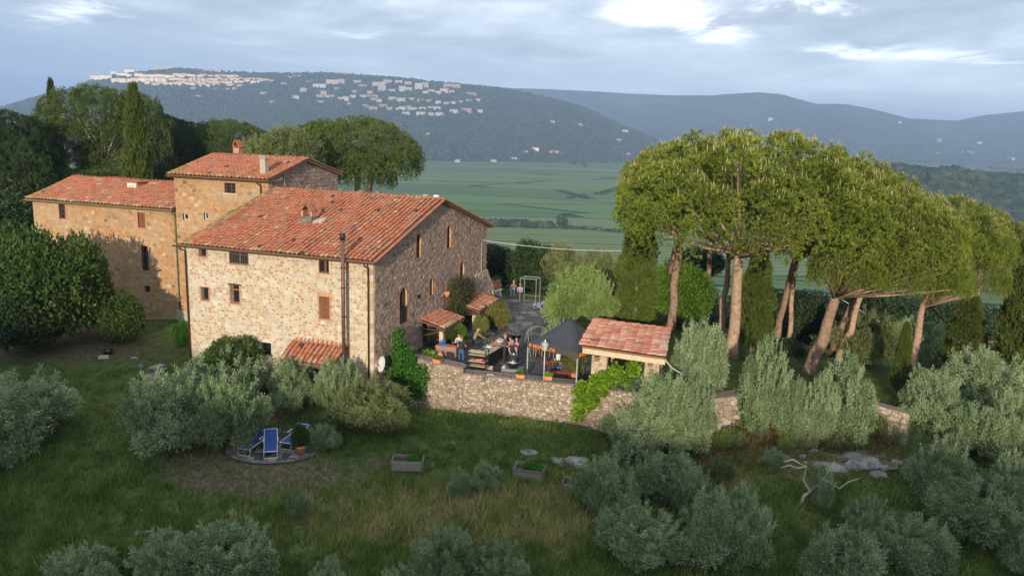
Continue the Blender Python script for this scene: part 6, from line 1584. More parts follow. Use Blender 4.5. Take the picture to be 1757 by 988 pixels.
# ------------------------------------------------------------------ people
def flat_mat(name, col, rough=.8):
    if name not in M: M[name] = m_plain(name, col, rough, .12, 14, 0, .1)
    return M[name]
flat_mat('skin', (.50, .28, .19), .6); flat_mat('hair_dark', (.02, .016, .014)); flat_mat('hair_grey', (.30, .27, .24)); flat_mat('hair_red', (.25, .10, .04)); flat_mat('shoe', (.04, .035, .035)); flat_mat('shoe_white', (.6, .6, .58))
def limb_rings(b, pts, radii, n, mi, flat=1.0):
    b.tube(pts, radii, n, mi, .5, cap=True)
def person(label, loc, rz, shirt, trousers, hair='hair_dark', lean=0.0, bend=0.0, seated=False, arms=((.25, .35), (.25, .35)), h=1.72, bald=False, short=False, head_down=.15, shoes='shoe', stride=.0, cat='person', apron=None, turn=0.0):
    """one continuous body grown round a joint skeleton (x right, y forward); arms: (raise, elbow bend) in radians for right and left"""
    t = thing('person', label, cat, loc, rz)
    k = h / 1.72; V3 = Vector; J = []; E_ = []; Rr = []; seg = []
    def j(p, r, part): J.append(V3(p) * k); Rr.append((r * k, r * k) if not isinstance(r, tuple) else (r[0] * k, r[1] * k)); seg.append(part); return len(J) - 1
    hipz = .50 if seated else .92
    def up(y, z, d):  # point on the leaning torso
        c, s = math.cos(lean), math.sin(lean); return V3((d, y * c + z * s, hipz + z * c - y * s))
    pel = j(up(0, 0, 0), (.155, .115), 2); wai = j(up(.0, .17, 0), (.135, .10), 1); che = j(up(.01, .36, 0), (.165, .115), 1); nek = j(up(.0, .50, 0), (.075, .07), 1)
    c2, s2 = math.cos(lean + head_down), math.sin(lean + head_down); nb = up(0, .54, 0)
    hd0 = j(nb + V3((0, .0, .02)), .052, 0); hd1 = j(nb + V3((0, .02 * c2 + .10 * s2, .12 * c2)), (.078, .092), 0); hd2 = j(nb + V3((0, .01 + .19 * s2, .21 * c2)), (.074, .088), 0)
    E_ += [(pel, wai), (wai, che), (che, nek), (nek, hd0), (hd0, hd1), (hd1, hd2)]
    hands = []
    for sx, (ra, el) in ((1, arms[0]), (-1, arms[1])):
        sh = j(up(0, .445, .185 * sx), .062, 1); a0 = ra; d1 = V3((.10 * sx, math.sin(a0) , -math.cos(a0))).normalized()
        eb = J[sh] / k + d1 * .29; e_ = j(eb, .046, 0 if short else 1); a1 = ra + el; d2 = V3((-.10 * sx, math.sin(a1), -math.cos(a1))).normalized()
        wr = j(eb + d2 * .24, .030, 0 if short else 1); pm = j(eb + d2 * .31, (.040, .022), 0)
        E_ += [(che, sh), (sh, e_), (e_, wr), (wr, pm)]; hands.append((eb + d2 * .33, d2, sx, pm))
    for sx in (1, -1):
        st = stride * sx
        if seated: hp_ = j((.10 * sx, .03, hipz - .02), .09, 2); kn = j((.13 * sx, .44, hipz + .0), .066, 2); an = j((.13 * sx, .46, .10), .042, 2); to = j((.13 * sx, .62, .04), (.045, .032), 3)
        else: hp_ = j((.095 * sx, .0, hipz - .08), .088, 2); kn = j((.11 * sx, .03 + st, .49), .066, 2); an = j((.115 * sx, st * 1.3 - .01, .10), .045, 2); to = j((.13 * sx, st * 1.3 + .14, .04), (.045, .032), 3)
        E_ += [(pel, hp_), (hp_, kn), (kn, an), (an, to)]
    # fingers and thumbs, each a short chain rooted in the palm
    for base, d, sx, pm in hands:
        side = d.cross(V3((0, 0, 1))); side = side.normalized() if side.length > .1 else V3((1, 0, 0)); curl = d.cross(side).normalized()
        for i, ln in enumerate((.062, .072, .066, .052)):
            q = base + side * ((i - 1.5) * .019); a = j(q, .0095, 0); b_ = j(q + d * ln * .55 + curl * .008, .0085, 0); c_ = j(q + d * ln * .85 + curl * .03, .0075, 0); E_ += [(pm, a), (a, b_), (b_, c_)]
        q = base - d * .055 + side * (.036 * -sx); a = j(q, .011, 0); b_ = j(q + side * (.025 * -sx) + d * .04, .0095, 0); E_ += [(pm, a), (a, b_)]
    me = bpy.data.meshes.new('body'); me.from_pydata([tuple(p) for p in J], E_, [])
    ob = bpy.data.objects.new('body_src', me); COL.objects.link(ob)
    md = ob.modifiers.new('Skin', 'SKIN'); md.use_smooth_shade = True
    lay = me.skin_vertices[0].data if me.skin_vertices else None
    if lay is None:
        me.attributes  # the modifier adds the layer on update
    for i, v in enumerate(me.skin_vertices[0].data): v.radius = Rr[i]; v.use_root = (i == 0)
    sb_ = ob.modifiers.new('Sub', 'SUBSURF'); sb_.levels = 1; sb_.render_levels = 1
    dg = bpy.context.evaluated_depsgraph_get(); ev = ob.evaluated_get(dg); m2 = bpy.data.meshes.new_from_object(ev)
    bpy.data.objects.remove(ob)
    m2.materials.clear()
    for m in ('skin', shirt, trousers, shoes): m2.materials.append(M[m])
    Jn = np.array([tuple(p) for p in J]); mids = []; mp = []
    for a, b_ in E_:
        for f_ in (.15, .5, .85): mids.append(Jn[a] * (1 - f_) + Jn[b_] * f_); mp.append(seg[b_] if seg[b_] == seg[a] or f_ > .4 else seg[a])
    mids = np.array(mids); mp = np.array(mp); pc = np.zeros(len(m2.polygons) * 3); m2.polygons.foreach_get('center', pc); pc = pc.reshape(-1, 3)
    idx = np.argmin(((pc[:, None] - mids[None]) ** 2).sum(2), 1); m2.polygons.foreach_set('material_index', mp[idx].astype(np.int32))
    link('body', m2, t)
    hc = (Jn[hd1] * .35 + Jn[hd2] * .65)
    nb_ = MB(); fy = .092 * k; nb_.ball((hc[0], hc[1] + fy, hc[2] - .035 * k), (.013 * k, .02 * k, .022 * k), 0, .5, 6, 4)
    for sx in (-1, 1): nb_.ball((hc[0] + sx * .08 * k, hc[1] - .005, hc[2] - .03 * k), (.014 * k, .022 * k, .032 * k), 0, .5, 6, 4)
    nb_.build('face', [M['skin']], t, smooth=True)
    ey = MB()
    for sx in (-1, 1): ey.ball((hc[0] + sx * .03 * k, hc[1] + fy * .9, hc[2]), (.012 * k, .008 * k, .008 * k), 0, .5, 6, 4)
    ey.ball((hc[0], hc[1] + fy * .93, hc[2] - .075 * k), (.024 * k, .006 * k, .006 * k), 0, .5, 6, 4); ey.build('eyes_and_mouth', [M['hair_dark']], t)
    if not bald:
        hb = MB(); hb.ball((hc[0], hc[1] - .025 * k, hc[2] + .028 * k), (.088 * k, .098 * k, .088 * k), 0, .5, 10, 7); hb.build('hair', [M[hair]], t, smooth=True)
    if apron:
        ab = MB(); ab.prism([tuple(up(.135, .38, -.13) * k), tuple(up(.135, .38, .13) * k), (.17 * k, .16 * k, .45 * k), (-.17 * k, .16 * k, .45 * k)], (0, .012, 0)); ab.build('apron', [M[apron]], t)
    return t
flat_mat('shirt_black', (.02, .02, .022)); flat_mat('jeans', (.045, .10, .22)); flat_mat('shirt_tan', (.26, .19, .14)); flat_mat('shirt_white', (.55, .52, .48)); flat_mat('shirt_navy', (.035, .03, .085)); flat_mat('shirt_pink', (.72, .26, .27)); flat_mat('shirt_orange', (.55, .20, .04)); flat_mat('trousers_dark', (.035, .033, .04)); flat_mat('shirt_plum', (.10, .07, .11)); flat_mat('shirt_brown', (.22, .12, .10)); flat_mat('lilac', (.45, .36, .50))
def fl(px, py, z=0.0): p = at_z(px, py, z); return (p[0], p[1], z)
PI = math.pi
person('man in black shirt and blue jeans seen from behind beside the metal shelf trolley', fl(791, 628), RAD(-12), 'shirt_black', 'jeans', 'hair_red', arms=((.5, .8), (.3, .9)), short=True, h=1.78)
person('woman in a cream top standing partly hidden behind the man in jeans', fl(787, 617), RAD(150), 'shirt_white', 'trousers_dark', 'hair_dark', arms=((.3, 1.4), (.9, 1.3)), h=1.64)
person('bald man in a tan jacket leaning over the long food table', fl(812, 608), RAD(-75), 'shirt_tan', 'trousers_dark', bald=True, lean=.42, arms=((.9, .2), (.7, .3)), h=1.76)
person('tall man in dark clothes with reddish hair at the right end of the food table', fl(866, 623), RAD(75), 'shirt_plum', 'trousers_dark', 'hair_red', arms=((.5, .9), (.4, .8)), h=1.82)
person('person in a black cap and black clothes behind the tall man', fl(873, 614), RAD(60), 'shirt_black', 'trousers_dark', 'hair_dark', arms=((.3, .6), (.3, .6)), h=1.76)
person('dark haired person in an orange top between the dark clothed men and the pink top', fl(875, 622), RAD(95), 'shirt_orange', 'trousers_dark', 'hair_dark', arms=((.8, 1.0), (.6, 1.0)), h=1.6, short=True)
person('grey haired man in a navy shirt bending over the black egg grill', fl(876, 631), RAD(200), 'shirt_navy', 'trousers_dark', 'hair_grey', lean=.25, arms=((.6, .5), (.5, .5)), h=1.72, short=True)
person('person in a salmon pink top standing behind the navy shirted man', fl(885, 626), RAD(30), 'shirt_pink', 'trousers_dark', 'hair_grey', arms=((.9, .8), (.4, .9)), h=1.6, short=True)
person('person in brown sitting on the courtyard wall by the terracotta urn', fl(881, 508, .15), RAD(170), 'shirt_brown', 'jeans', 'hair_grey', seated=True, arms=((.6, .9), (.6, .9)))
person('person in a lilac top sitting by the metal frame in the courtyard', fl(892, 512, .15), RAD(175), 'lilac', 'trousers_dark', 'hair_grey', seated=True, arms=((.6, .9), (.6, .9)), h=1.62)
person('pink-faced person in a dark top seated beside the pavilion pillar', fl(1004, 634), RAD(100), 'shirt_black', 'trousers_dark', 'hair_red', seated=True, arms=((.8, .7), (.8, .7)))
person('person in dark blue sitting at the picnic table under the tent', fl(978, 634), RAD(200), 'shirt_navy', 'trousers_dark', 'hair_dark', seated=True, lean=.15, arms=((.8, .7), (.9, .6)))

# ------------------------------------------------------------------ terrace furniture
flat_mat('white_china', (.75, .75, .73), .3); flat_mat('herb', (.05, .16, .03)); flat_mat('food_red', (.50, .09, .05)); flat_mat('food_orange', (.70, .22, .09)); flat_mat('red_cloth', (.55, .025, .035)); flat_mat('blue_plastic', (.02, .12, .40), .4); flat_mat('royal_blue', (.04, .10, .55)); flat_mat('grey_box', (.20, .195, .185)); flat_mat('slate', (.10, .105, .115)); flat_mat('wood_wicker', (.42, .27, .15))
def axis_thing(name, label, cat, p0, p1, group=None):
    a = Vector(p0); b = Vector(p1); r = math.atan2(b.y - a.y, b.x - a.x); return thing(name, label, cat, ((a.x + b.x) / 2, (a.y + b.y) / 2, (a.z + b.z) / 2), r, group), (b - a).length
# long food counter
tb, L = axis_thing('food_table', 'long black counter with pale wooden top laden with food', 'table', fl(824, 632), fl(866, 606))
b = MB(); b.bx(-L / 2, L / 2, -.38, .38, .05, .84); b.build('body', [M['black']], tb)
b = MB(); b.bx(-L / 2 + .05, L / 2 - .05, -.34, .34, 0, .05); b.build('plinth', [M['iron']], tb)
for k in range(3):
    b = MB(); x = -L / 2 + .1 + k * (L - .2) / 3; b.bx(x + .02, x + (L - .2) / 3 - .02, -.395, -.38, .12, .78); b.build('door', [M['black']], tb)
for k in range(4): b = MB(); b.bx(-L / 2 - .08, L / 2 + .08, -.45 + k * .225, -.45 + k * .225 + .215, .84, .885, 0, .2 + .2 * k); b.build('plank', [M['wood_pale']], tb)
def on_table(x, y, z=.885):
    c, s = math.cos(tb.rotation_euler.z), math.sin(tb.rotation_euler.z); return (tb.location.x + x * c - y * s, tb.location.y + x * s + y * c, z)
rn = random.Random(4)
def bowl(x, y, r, mat, label, fill=None):
    t = thing('bowl', label, 'bowl', on_table(x, y)); b = MB(); b.lathe((0, 0, 0), [(r * .5, 0), (r * .9, .05), (r, .09), (r * .88, .085), (r * .8, .05), (r * .1, .035)], 14); b.build('dish', [M[mat]], t, smooth=True)
    if fill:
        b = MB()
        for _ in range(9): a = rn.uniform(0, 6.28); q = rn.uniform(0, r * .6); b.ball((q * math.cos(a), q * math.sin(a), .075), rn.uniform(.03, .05), 0, rn.random(), 6, 4)
        b.build('contents', [M[fill]], t)
bowl(-.55, .05, .2, 'white_china', 'large white bowl near the left end of the food table')
bowl(-.1, .22, .17, 'white_china', 'white bowl of green salad in the middle of the food table', 'herb')
bowl(.5, .15, .16, 'food_orange', 'orange bowl of tomatoes toward the right end of the food table', 'food_red')
bowl(-1.1, .2, .14, 'slate', 'dark bowl on the food table close to the leaning bald man')
for i, (x, y, sx, sy, m, lab) in enumerate([(-1.3, -.15, .5, .28, 'wood_pale', 'pale chopping board at the left end of the food table'), (.15, -.2, .55, .3, 'wood_mid', 'dark chopping board with meat on the food table'), (1.25, .1, .4, .5, 'white_china', 'white tray at the right end of the food table')]):
    t = thing('tray', lab, 'tray', on_table(x, y)); b = MB(); b.bx(-sx / 2, sx / 2, -sy / 2, sy / 2, 0, .025); b.build('board', [M[m]], t)
    b = MB()
    for _ in range(7): b.ball((rn.uniform(-sx, sx) * .36, rn.uniform(-sy, sy) * .33, .045), (rn.uniform(.03, .06), rn.uniform(.03, .05), .025), 0, rn.random(), 6, 4)
    b.build('food', [M['food_red' if i == 1 else 'herb' if i == 0 else 'food_orange']], t)
for i, (x, y, m) in enumerate([(.05, .35, 'herb'), (.25, .33, 'glass'), (.8, .3, 'glass')]):
    t = thing('bottle', ['green bottle standing on the food table', 'dark bottle beside the green one on the food table', 'dark bottle near the tomato bowl'][i], 'bottle', on_table(x, y)); b = MB(); b.lathe((0, 0, 0), [(.038, 0), (.038, .18), (.015, .23), (.015, .29)], 10); b.build('glass_body', [M[m]], t, smooth=True); b = MB(); b.lathe((0, 0, .29), [(.017, 0), (.017, .02)], 8); b.build('cap', [M['food_red']], t)
t = thing('herb_plant', 'leafy green herb pot on the food table', 'plant', on_table(-.1, .34)); b = MB(); b.lathe((0, 0, 0), [(.05, 0), (.065, .11)], 10); b.build('pot', [M['pot']], t); rg = np.random.default_rng(3); pp = rg.normal(size=(60, 3)) * .06 + np.array([0, 0, .2]); link('leaves', leaf_patch('herb_leaves', pp, (0, 0, 1), 260, .07, .04, 'ivy', 3, .03), t)
# shelf trolley
sh, L = axis_thing('shelf_trolley', 'tall black metal trolley with four pale wooden shelves', 'trolley', fl(803, 637), fl(832, 641)); SW = L
for x in (-SW / 2, SW / 2):
    for y in (0, .45): b = MB(); b.bx(x - .02, x + .02, y - .02, y + .02, .08, 1.35); b.build('post', [M['iron']], sh); b = MB(); b.lathe((x, y, .0), [(.03, 0), (.04, .04), (.03, .08)], 10); b.build('wheel', [M['black']], sh)
for z in (1.33,): b = MB(); b.bx(-SW / 2, SW / 2, -.02, .02, z, z + .03); b.bx(-SW / 2, SW / 2, .43, .47, z, z + .03); b.build('top_rail', [M['iron']], sh)
for z in (.35, .62, 1.0, 1.18): b = MB(); b.bx(-SW / 2 + .021, SW / 2 - .021, -.03, .43, z, z + .03, 0, .5); b.build('shelf', [M['wood_pale']], sh)
b = MB(); b.bx(-SW / 2 + .1, SW / 2 - .1, 0, .4, .10, .26); b.build('drawer', [M['black']], sh)
def near_thing(base, x, y, z): c, s = math.cos(base.rotation_euler.z), math.sin(base.rotation_euler.z); return (base.location.x + x * c - y * s, base.location.y + x * s + y * c, base.location.z + z)
t = thing('cloth', 'orange cloth heaped on the lower shelf of the trolley', 'cloth', near_thing(sh, .15, .15, .65)); b = MB()
for k in range(5): b.ball((rn.uniform(-.15, .15), rn.uniform(-.08, .08), .05), (.1, .08, .06), 0, .5, 7, 5)
b.build('fabric', [M['food_orange']], t, smooth=True)
t = thing('tray', 'red tray on the lower shelf of the trolley beside the orange cloth', 'tray', near_thing(sh, .37, .12, .65)); b = MB(); b.bx(-.12, .12, -.14, .14, 0, .05); b.build('board', [M['red_cloth']], t)
# small crate and white bowl on parapet
t = thing('crate', 'small pale crate of jars beside the shelf trolley', 'crate', fl(840, 636), RAD(-10)); b = MB(); b.bx(-.2, .2, -.16, .16, .0, .03)
for a in ((-.2, -.18, -.16, .16), (.18, .2, -.16, .16), (-.18, .18, -.16, -.14), (-.18, .18, .14, .16)): b.bx(*a, .03, .25)
b.build('box', [M['wood_wicker']], t)
for k in range(4): b = MB(); b.lathe((-.1 + .2 * (k % 2), -.07 + .14 * (k // 2), .03), [(.05, 0), (.05, .2), (.03, .24)], 9); b.build('jar', [M['white_china' if k != 2 else 'food_red']], t, smooth=True)
p = at_z(841, 646, .37); t = thing('bowl', 'white enamel bowl with dark rim standing on the terrace parapet', 'bowl', (p[0], p[1], .38)); b = MB(); b.lathe((0, 0, 0), [(.11, 0), (.2, .07), (.22, .085), (.17, .06), (.04, .02)], 16); b.build('dish', [M['white_china']], t, smooth=True)
b = MB(); b.lathe((0, 0, .022), [(.0, 0), (.14, .03)], 16); b.build('inside', [M['slate']], t)
# kamado grill on its block
kp = fl(880, 641); t = thing('egg_grill', 'black domed egg grill on a grey stone base at the parapet', 'grill', kp, RAD(-8))
b = MB(); b.bx(-.62, .62, -.3, .38, 0, .34); b.build('base', [M['grey_box']], t)
b = MB(); b.lathe((0, .04, .34), [(.2, 0), (.33, .12), (.38, .3), (.385, .36)], 20); b.build('lower_shell', [M['black']], t, smooth=True)
b = MB(); b.lathe((0, .04, .71), [(.385, 0), (.38, .08), (.33, .24), (.2, .36), (.08, .4)], 20); b.build('lid', [M['black']], t, smooth=True)
b = MB(); b.lathe((0, .04, .695), [(.4, 0), (.4, .03)], 20); b.build('band', [M['metal']], t, smooth=True)
b = MB(); b.lathe((0, .04, 1.1), [(.06, 0), (.055, .06), (.02, .09)], 12); b.build('chimney_cap', [M['white_china']], t, smooth=True)
b = MB(); b.bx(-.18, .18, -.39, -.35, .74, .8); b.build('handle', [M['wood_pale']], t)
b = MB(); b.bx(-.6, -.42, -.2, .2, .345, .42); b.build('side_shelf', [M['metal_light']], t)
# kettle barbecue further back
kp = fl(884, 597); t = thing('kettle_barbecue', 'round black kettle barbecue with a bottle on top, behind the food table', 'grill', kp)
b = MB(); b.lathe((0, 0, .55), [(.12, 0), (.3, .12), (.36, .3), (.36, .34), (.3, .36)], 18); b.build('kettle', [M['black']], t, smooth=True)
for k in range(3): a = k * 2.1 + .4; b = MB(); b.tube([(.2 * math.cos(a), .2 * math.sin(a), .62), (.36 * math.cos(a), .36 * math.sin(a), 0)], .018, 6); b.build('leg', [M['metal']], t)
b = MB(); b.tube([(-.36, 0, .8), (-.55, 0, .8), (-.55, 0, .4)], .02, 6); b.build('handle', [M['metal_light']], t)
p = near_thing(t, 0, 0, .91); t = thing('bottle', 'pale blue bottle standing on the kettle barbecue', 'bottle', p); b = MB(); b.lathe((0, 0, 0), [(.05, 0), (.05, .16), (.02, .22), (.02, .3)], 10); b.build('glass_body', [M['metal_light']], t, smooth=True)
# A-frame swing
p0 = fl(903, 609); t = thing('swing_frame', 'grey metal A-frame garden swing with curved ladder-like top bar left of the tent', 'swing', p0, RAD(-52))
M['metal_dim'] = m_plain('weathered_metal', (.30, .30, .29), .5, .15, 8, .3, 0)
for y in (0, 1.5):
    for s in (-.42, .42): b = MB(); b.tube([(s, y, 0), (s * .08, y, 1.45)], .024, 7); b.build('leg', [M['metal_dim']], t)
    b = MB(); b.tube([(-.34, y, .25), (.34, y, .25)], .016, 6); b.build('brace', [M['metal_dim']], t)
for o_ in (-.08, .08): b = MB(); b.tube([(o_, 0, 1.42), (o_, .3, 1.62), (o_, .75, 1.72), (o_, 1.2, 1.62), (o_, 1.5, 1.42)], .018, 7); b.build('top_bar', [M['metal_dim']], t)
for k in range(8): b = MB(); y = .12 + k * .18; z = 1.72 - ((y - .75) / .75) ** 2 * .3; b.tube([(-.08, y, z), (.08, y, z)], .010, 5); b.build('rung', [M['metal_dim']], t)
b = MB(); b.bx(-.25, .25, .3, 1.2, .42, .47); b.bx(-.27, -.23, .3, 1.2, .47, .85); b.build('seat', [M['iron']], t)
for s in (.35, 1.15): b = MB(); b.tube([(0, s, .47), (0, s, 1.66)], .008, 5); b.build('hanger', [M['metal_dim']], t)
# tent
TZ = 2.05; ta_, tb_, tc_, td_ = [Vector(at_z(px, py, z)) for px, py, z in ((905, 586, TZ), (985, 604, TZ), (1013, 572, TZ), (942, 556, TZ))]
o = (ta_ + tb_ + tc_ + td_) / 4; u1 = (tb_ - ta_); rzt = math.atan2(u1.y, u1.x); WD = max(u1.length, 3.0) * 1.08; DP = 3.4; print('tent', u1.length, (td_ - ta_).length)
fr0 = Vector((ta_.x, ta_.y, 0)); t = thing('canopy_tent', 'black pop-up canopy tent with orange lettering on its valance', 'tent', fr0, rzt)
def tz(u, v):   # sagging pyramid
    a = max(abs(u - WD / 2) / (WD / 2), abs(v - DP / 2) / (DP / 2)); return TZ + 1.35 * (1 - a) ** 1.3
b = MB(); N = 12
for i in range(N + 1):
    for j_ in range(N + 1): b.v.append((WD * i / N, DP * j_ / N, tz(WD * i / N, DP * j_ / N)))
for i in range(N):
    for j_ in range(N): a_ = i * (N + 1) + j_; b.f.append((a_, a_ + N + 1, a_ + N + 2, a_ + 1)); b.m.append(0); b.t.append(.5)
b.build('roof', [M['black_roof']], t, smooth=True)
for (x0, y0, x1, y1) in ((0, 0, WD, 0), (WD, 0, WD, DP), (WD, DP, 0, DP), (0, DP, 0, 0)):
    b = MB(); b.prism([(x0, y0, TZ), (x1, y1, TZ), (x1, y1, TZ - .30), (x0, y0, TZ - .30)], ((y1 - y0) / 3 * .004, -(x1 - x0) / 3 * .004, 0)); b.build('valance', [M['tan_valance']], t)
for x, y in ((.03, .03), (WD - .03, .03), (WD - .03, DP - .03), (.03, DP - .03)): b = MB(); b.bx(x - .025, x + .025, y - .025, y + .025, 0, TZ); b.build('pole', [M['metal_light']], t)
for x, y, l in ((.03, .03, (1, 1)), (WD - .03, .03, (-1, 1))):
    b = MB(); b.tube([(x, y, 1.55), (x + l[0] * .7, y, 2.0)], .014, 5); b.tube([(x, y, 1.55), (x, y + .7, 2.0)], .014, 5); b.build('brace', [M['metal']], t)
fc = bpy.data.curves.new('lettering', 'FONT'); fc.body = 'MONOLITH'; fc.size = .25; fc.extrude = .004; fc.space_character = 1.12; fc.offset = .008; fc.materials.append(M['orange'])
_fo = bpy.data.objects.new('lettering_src', fc); COL.objects.link(_fo); _fm = bpy.data.meshes.new_from_object(_fo.evaluated_get(bpy.context.evaluated_depsgraph_get())); bpy.data.objects.remove(_fo)
fo_ = link('lettering', _fm, t); fo_.location = (.40, -.014, TZ - .24); fo_.rotation_euler = (PI / 2, 0, 0)
b = MB()     # flame emblem at the head of the word
b.prism([(x_ * .7 - .1, -.012, TZ - .02 + (z_ + .02) * .85) for x_, z_ in ((.30, -.28), (.36, -.16), (.28, -.14), (.38, -.10), (.42, -.02), (.47, -.10), (.57, -.12), (.49, -.17), (.55, -.28), (.43, -.21))], (0, -.004, 0)); b.build('emblem', [M['orange']], t)
b = MB(); b.bx(WD + .004, WD + .01, .1, 1.3, TZ - .27, TZ - .05); b.build('side_print', [M['orange']], t)
# lamp post on the parapet
p = at_z(933, 655, .37); t = thing('lamp_post', 'slim grey lantern post standing in front of the tent', 'lamp', (p[0], p[1] + .25, 0))
b = MB(); b.tube([(0, 0, 0), (0, 0, 2.0)], .03, 8); b.build('post', [M['metal_light']], t, smooth=True)
b = MB(); b.lathe((0, 0, 2.0), [(.07, 0), (.13, .04), (.2, .34), (.21, .36)], 6); b.build('lantern', [M['metal_light']], t)
b = MB(); b.lathe((0, 0, 2.36), [(.25, 0), (.13, .13), (.04, .18), (.02, .26)], 6); b.build('cap', [M['metal']], t)
# planter boxes
for i, (px, py, z, lab) in enumerate([(750, 622, .70, 'terracotta trough of plants at the left end of the wall by the shelf trolley'), (893, 648, .38, 'terracotta trough on the parapet beside the egg grill'), (940, 651, .38, 'terracotta trough with yellow-green plants at the foot of the lamp post')]):
    p = at_z(px, py, z); t = thing('flower_trough', lab, 'planter', (p[0], p[1], z), RAD(-10 if i else -28), 'terracotta troughs along the parapet')
    b = MB(); b.box((0, 0, .1), (.44, .2, .2), 0, 0, .5, 1.12); b.build('trough', [M['pot']], t); b = MB(); b.bx(-.23, .23, -.11, .11, -.0, .02); b.build('saucer', [M['pot']], t)
    rg = np.random.default_rng(i); pp = rg.uniform(-1, 1, (120, 3)) * np.array([.2, .08, .05]) + np.array([0, 0, .25]); link('plants', leaf_patch('trough_plants', pp, (0, 0, 1), 420, .12, .05, 'vine' if i == 2 else 'ivy', 40 + i, .03, -.4), t)
# small box on right end of parapet, agave, oleander bush
p = fl(735, 620, .0); t = thing('agave', 'spiky pale green agave in the corner between gable and parapet', 'plant', (p[0], p[1], .1)); rg = np.random.default_rng(1); n = 70; D = _unit(np.stack([rg.normal(size=n), rg.normal(size=n), rg.uniform(.3, 1.6, n)], 1)); link('leaves', leaf_mesh('agave_leaves', np.zeros((n, 3)) + np.array([0, 0, .15]), D, rg.uniform(.4, .7, n), .09, rg.uniform(.3, .8, n), [M['vine']], rg=rg), t); b = MB(); b.lathe((0, 0, 0), [(.14, 0), (.18, .2)], 12); b.build('pot', [M['pot']], t)
p = fl(985, 648); t = thing('oleander', 'straggly oleander bush in front of the tent beside the pavilion pillar', 'bush', (p[0], p[1], 0)); rg = np.random.default_rng(2)
pp = rg.normal(size=(200, 3)) * np.array([.38, .2, .38]) + np.array([0, 0, 1.0]); link('leaves', leaf_patch('oleander_leaves', pp, (0, 0, 1), 2200, .16, .035, 'yellowing', 5, .08, -.5, tint=(0, .6)), t); b = MB()
for k in range(6): a = k * 1.05; b.tube([(0, 0, .05), (.2 * math.cos(a), .1 * math.sin(a), .7), (.4 * math.cos(a), .2 * math.sin(a), 1.4)], [.02, .015, .006], 5)
b.build('stem', [M['bark_olive']], t); b = MB(); b.lathe((0, 0, 0), [(.17, 0), (.22, .3)], 12); b.build('pot', [M['pot']], t)
# picnic table, red bench, chair, bag
p = fl(968, 640); t = thing('picnic_table', 'dark wooden table under the tent', 'table', p, RAD(-14))
for k in range(5): b = MB(); b.bx(-.75, .75, -.38 + k * .155, -.38 + k * .155 + .145, .7, .735, 0, .3); b.build('plank', [M['wood_mid']], t)
for x in (-.6, .6):
    for s in (-.3, .3): b = MB(); b.bx(x - .035, x + .035, s - .035, s + .035, 0, .7); b.build('leg', [M['wood_dark']], t)
tabl = t
p = fl(943, 634); t = thing('bench', 'red folding bench under the tent behind the lamp post', 'bench', p, RAD(35)); b = MB(); b.bx(-.45, .45, -.16, .16, .42, .46); b.build('seat', [M['red_cloth']], t)
for x in (-.36, .36): b = MB(); b.tube([(x, -.14, 0), (x, .14, .42)], .015, 5); b.tube([(x, .14, 0), (x, -.14, .42)], .015, 5); b.build('leg', [M['iron']], t)
p = fl(962, 650); t = thing('bench', 'low red bench at the near side of the wooden table', 'bench', p, RAD(-12)); b = MB(); b.bx(-.55, .55, -.13, .13, .38, .42); b.build('seat', [M['red_cloth']], t)
for x in (-.45, .45): b = MB(); b.bx(x - .02, x + .02, -.11, .11, 0, .38); b.build('leg', [M['iron']], t)
p = near_thing(tabl, -.1, -.55, .43); t = thing('jacket', 'royal blue jacket lying on the near red bench', 'clothing', (p[0], p[1], .43), .3); b = MB()
for k in range(6): b.ball((rn.uniform(-.16, .16), rn.uniform(-.09, .09), .06), (.12, .09, .07), 0, .5, 7, 5)
b.build('fabric', [M['royal_blue']], t, smooth=True)
for i, (x, y, m, lab) in enumerate([(-.4, .1, 'white_china', 'white coffee machine on the wooden table under the tent'), (-.55, -.15, 'metal_light', 'small pale cup by the coffee machine')]):
    q = near_thing(tabl, x, y, .735); t = thing(['coffee_machine', 'cup'][i], lab, ['appliance', 'cup'][i], q); b = MB()
    if i == 0: b.bx(-.12, .12, -.1, .1, 0, .05); b.bx(-.12, .12, .02, .1, .05, .34); b.bx(-.12, .12, -.1, .02, .26, .34)
    else: b.lathe((0, 0, 0), [(.03, 0), (.045, .1)], 9)
    b.build('body', [M[m]], t)
for i, (px, py, rz, lab) in enumerate([(922, 610, .4, 'folded wooden chair standing under the left side of the tent'), (930, 606, 1.4, 'wooden chair with orange cushion behind the folded one'), (950, 612, 2.2, 'wooden chair in the shade at the back of the tent')]):
    t = thing('wooden_chair', lab, 'chair', fl(px, py), rz, 'wooden chairs under the tent'); b = MB(); b.bx(-.22, .22, -.2, .2, .42, .45); b.build('seat', [M['wood_wicker'] if i != 1 else M['orange']], t)
    for x in (-.2, .2):
        for y in (-.18, .18): b = MB(); b.bx(x - .018, x + .018, y - .018, y + .018, 0, .42 if y < 0 else .9); b.build('leg', [M['wood_wicker']], t)
    b = MB()
    for z in (.6, .72, .84): b.bx(-.18, .18, .165, .195, z, z + .06)
    b.build('backrest', [M['wood_wicker']], t)
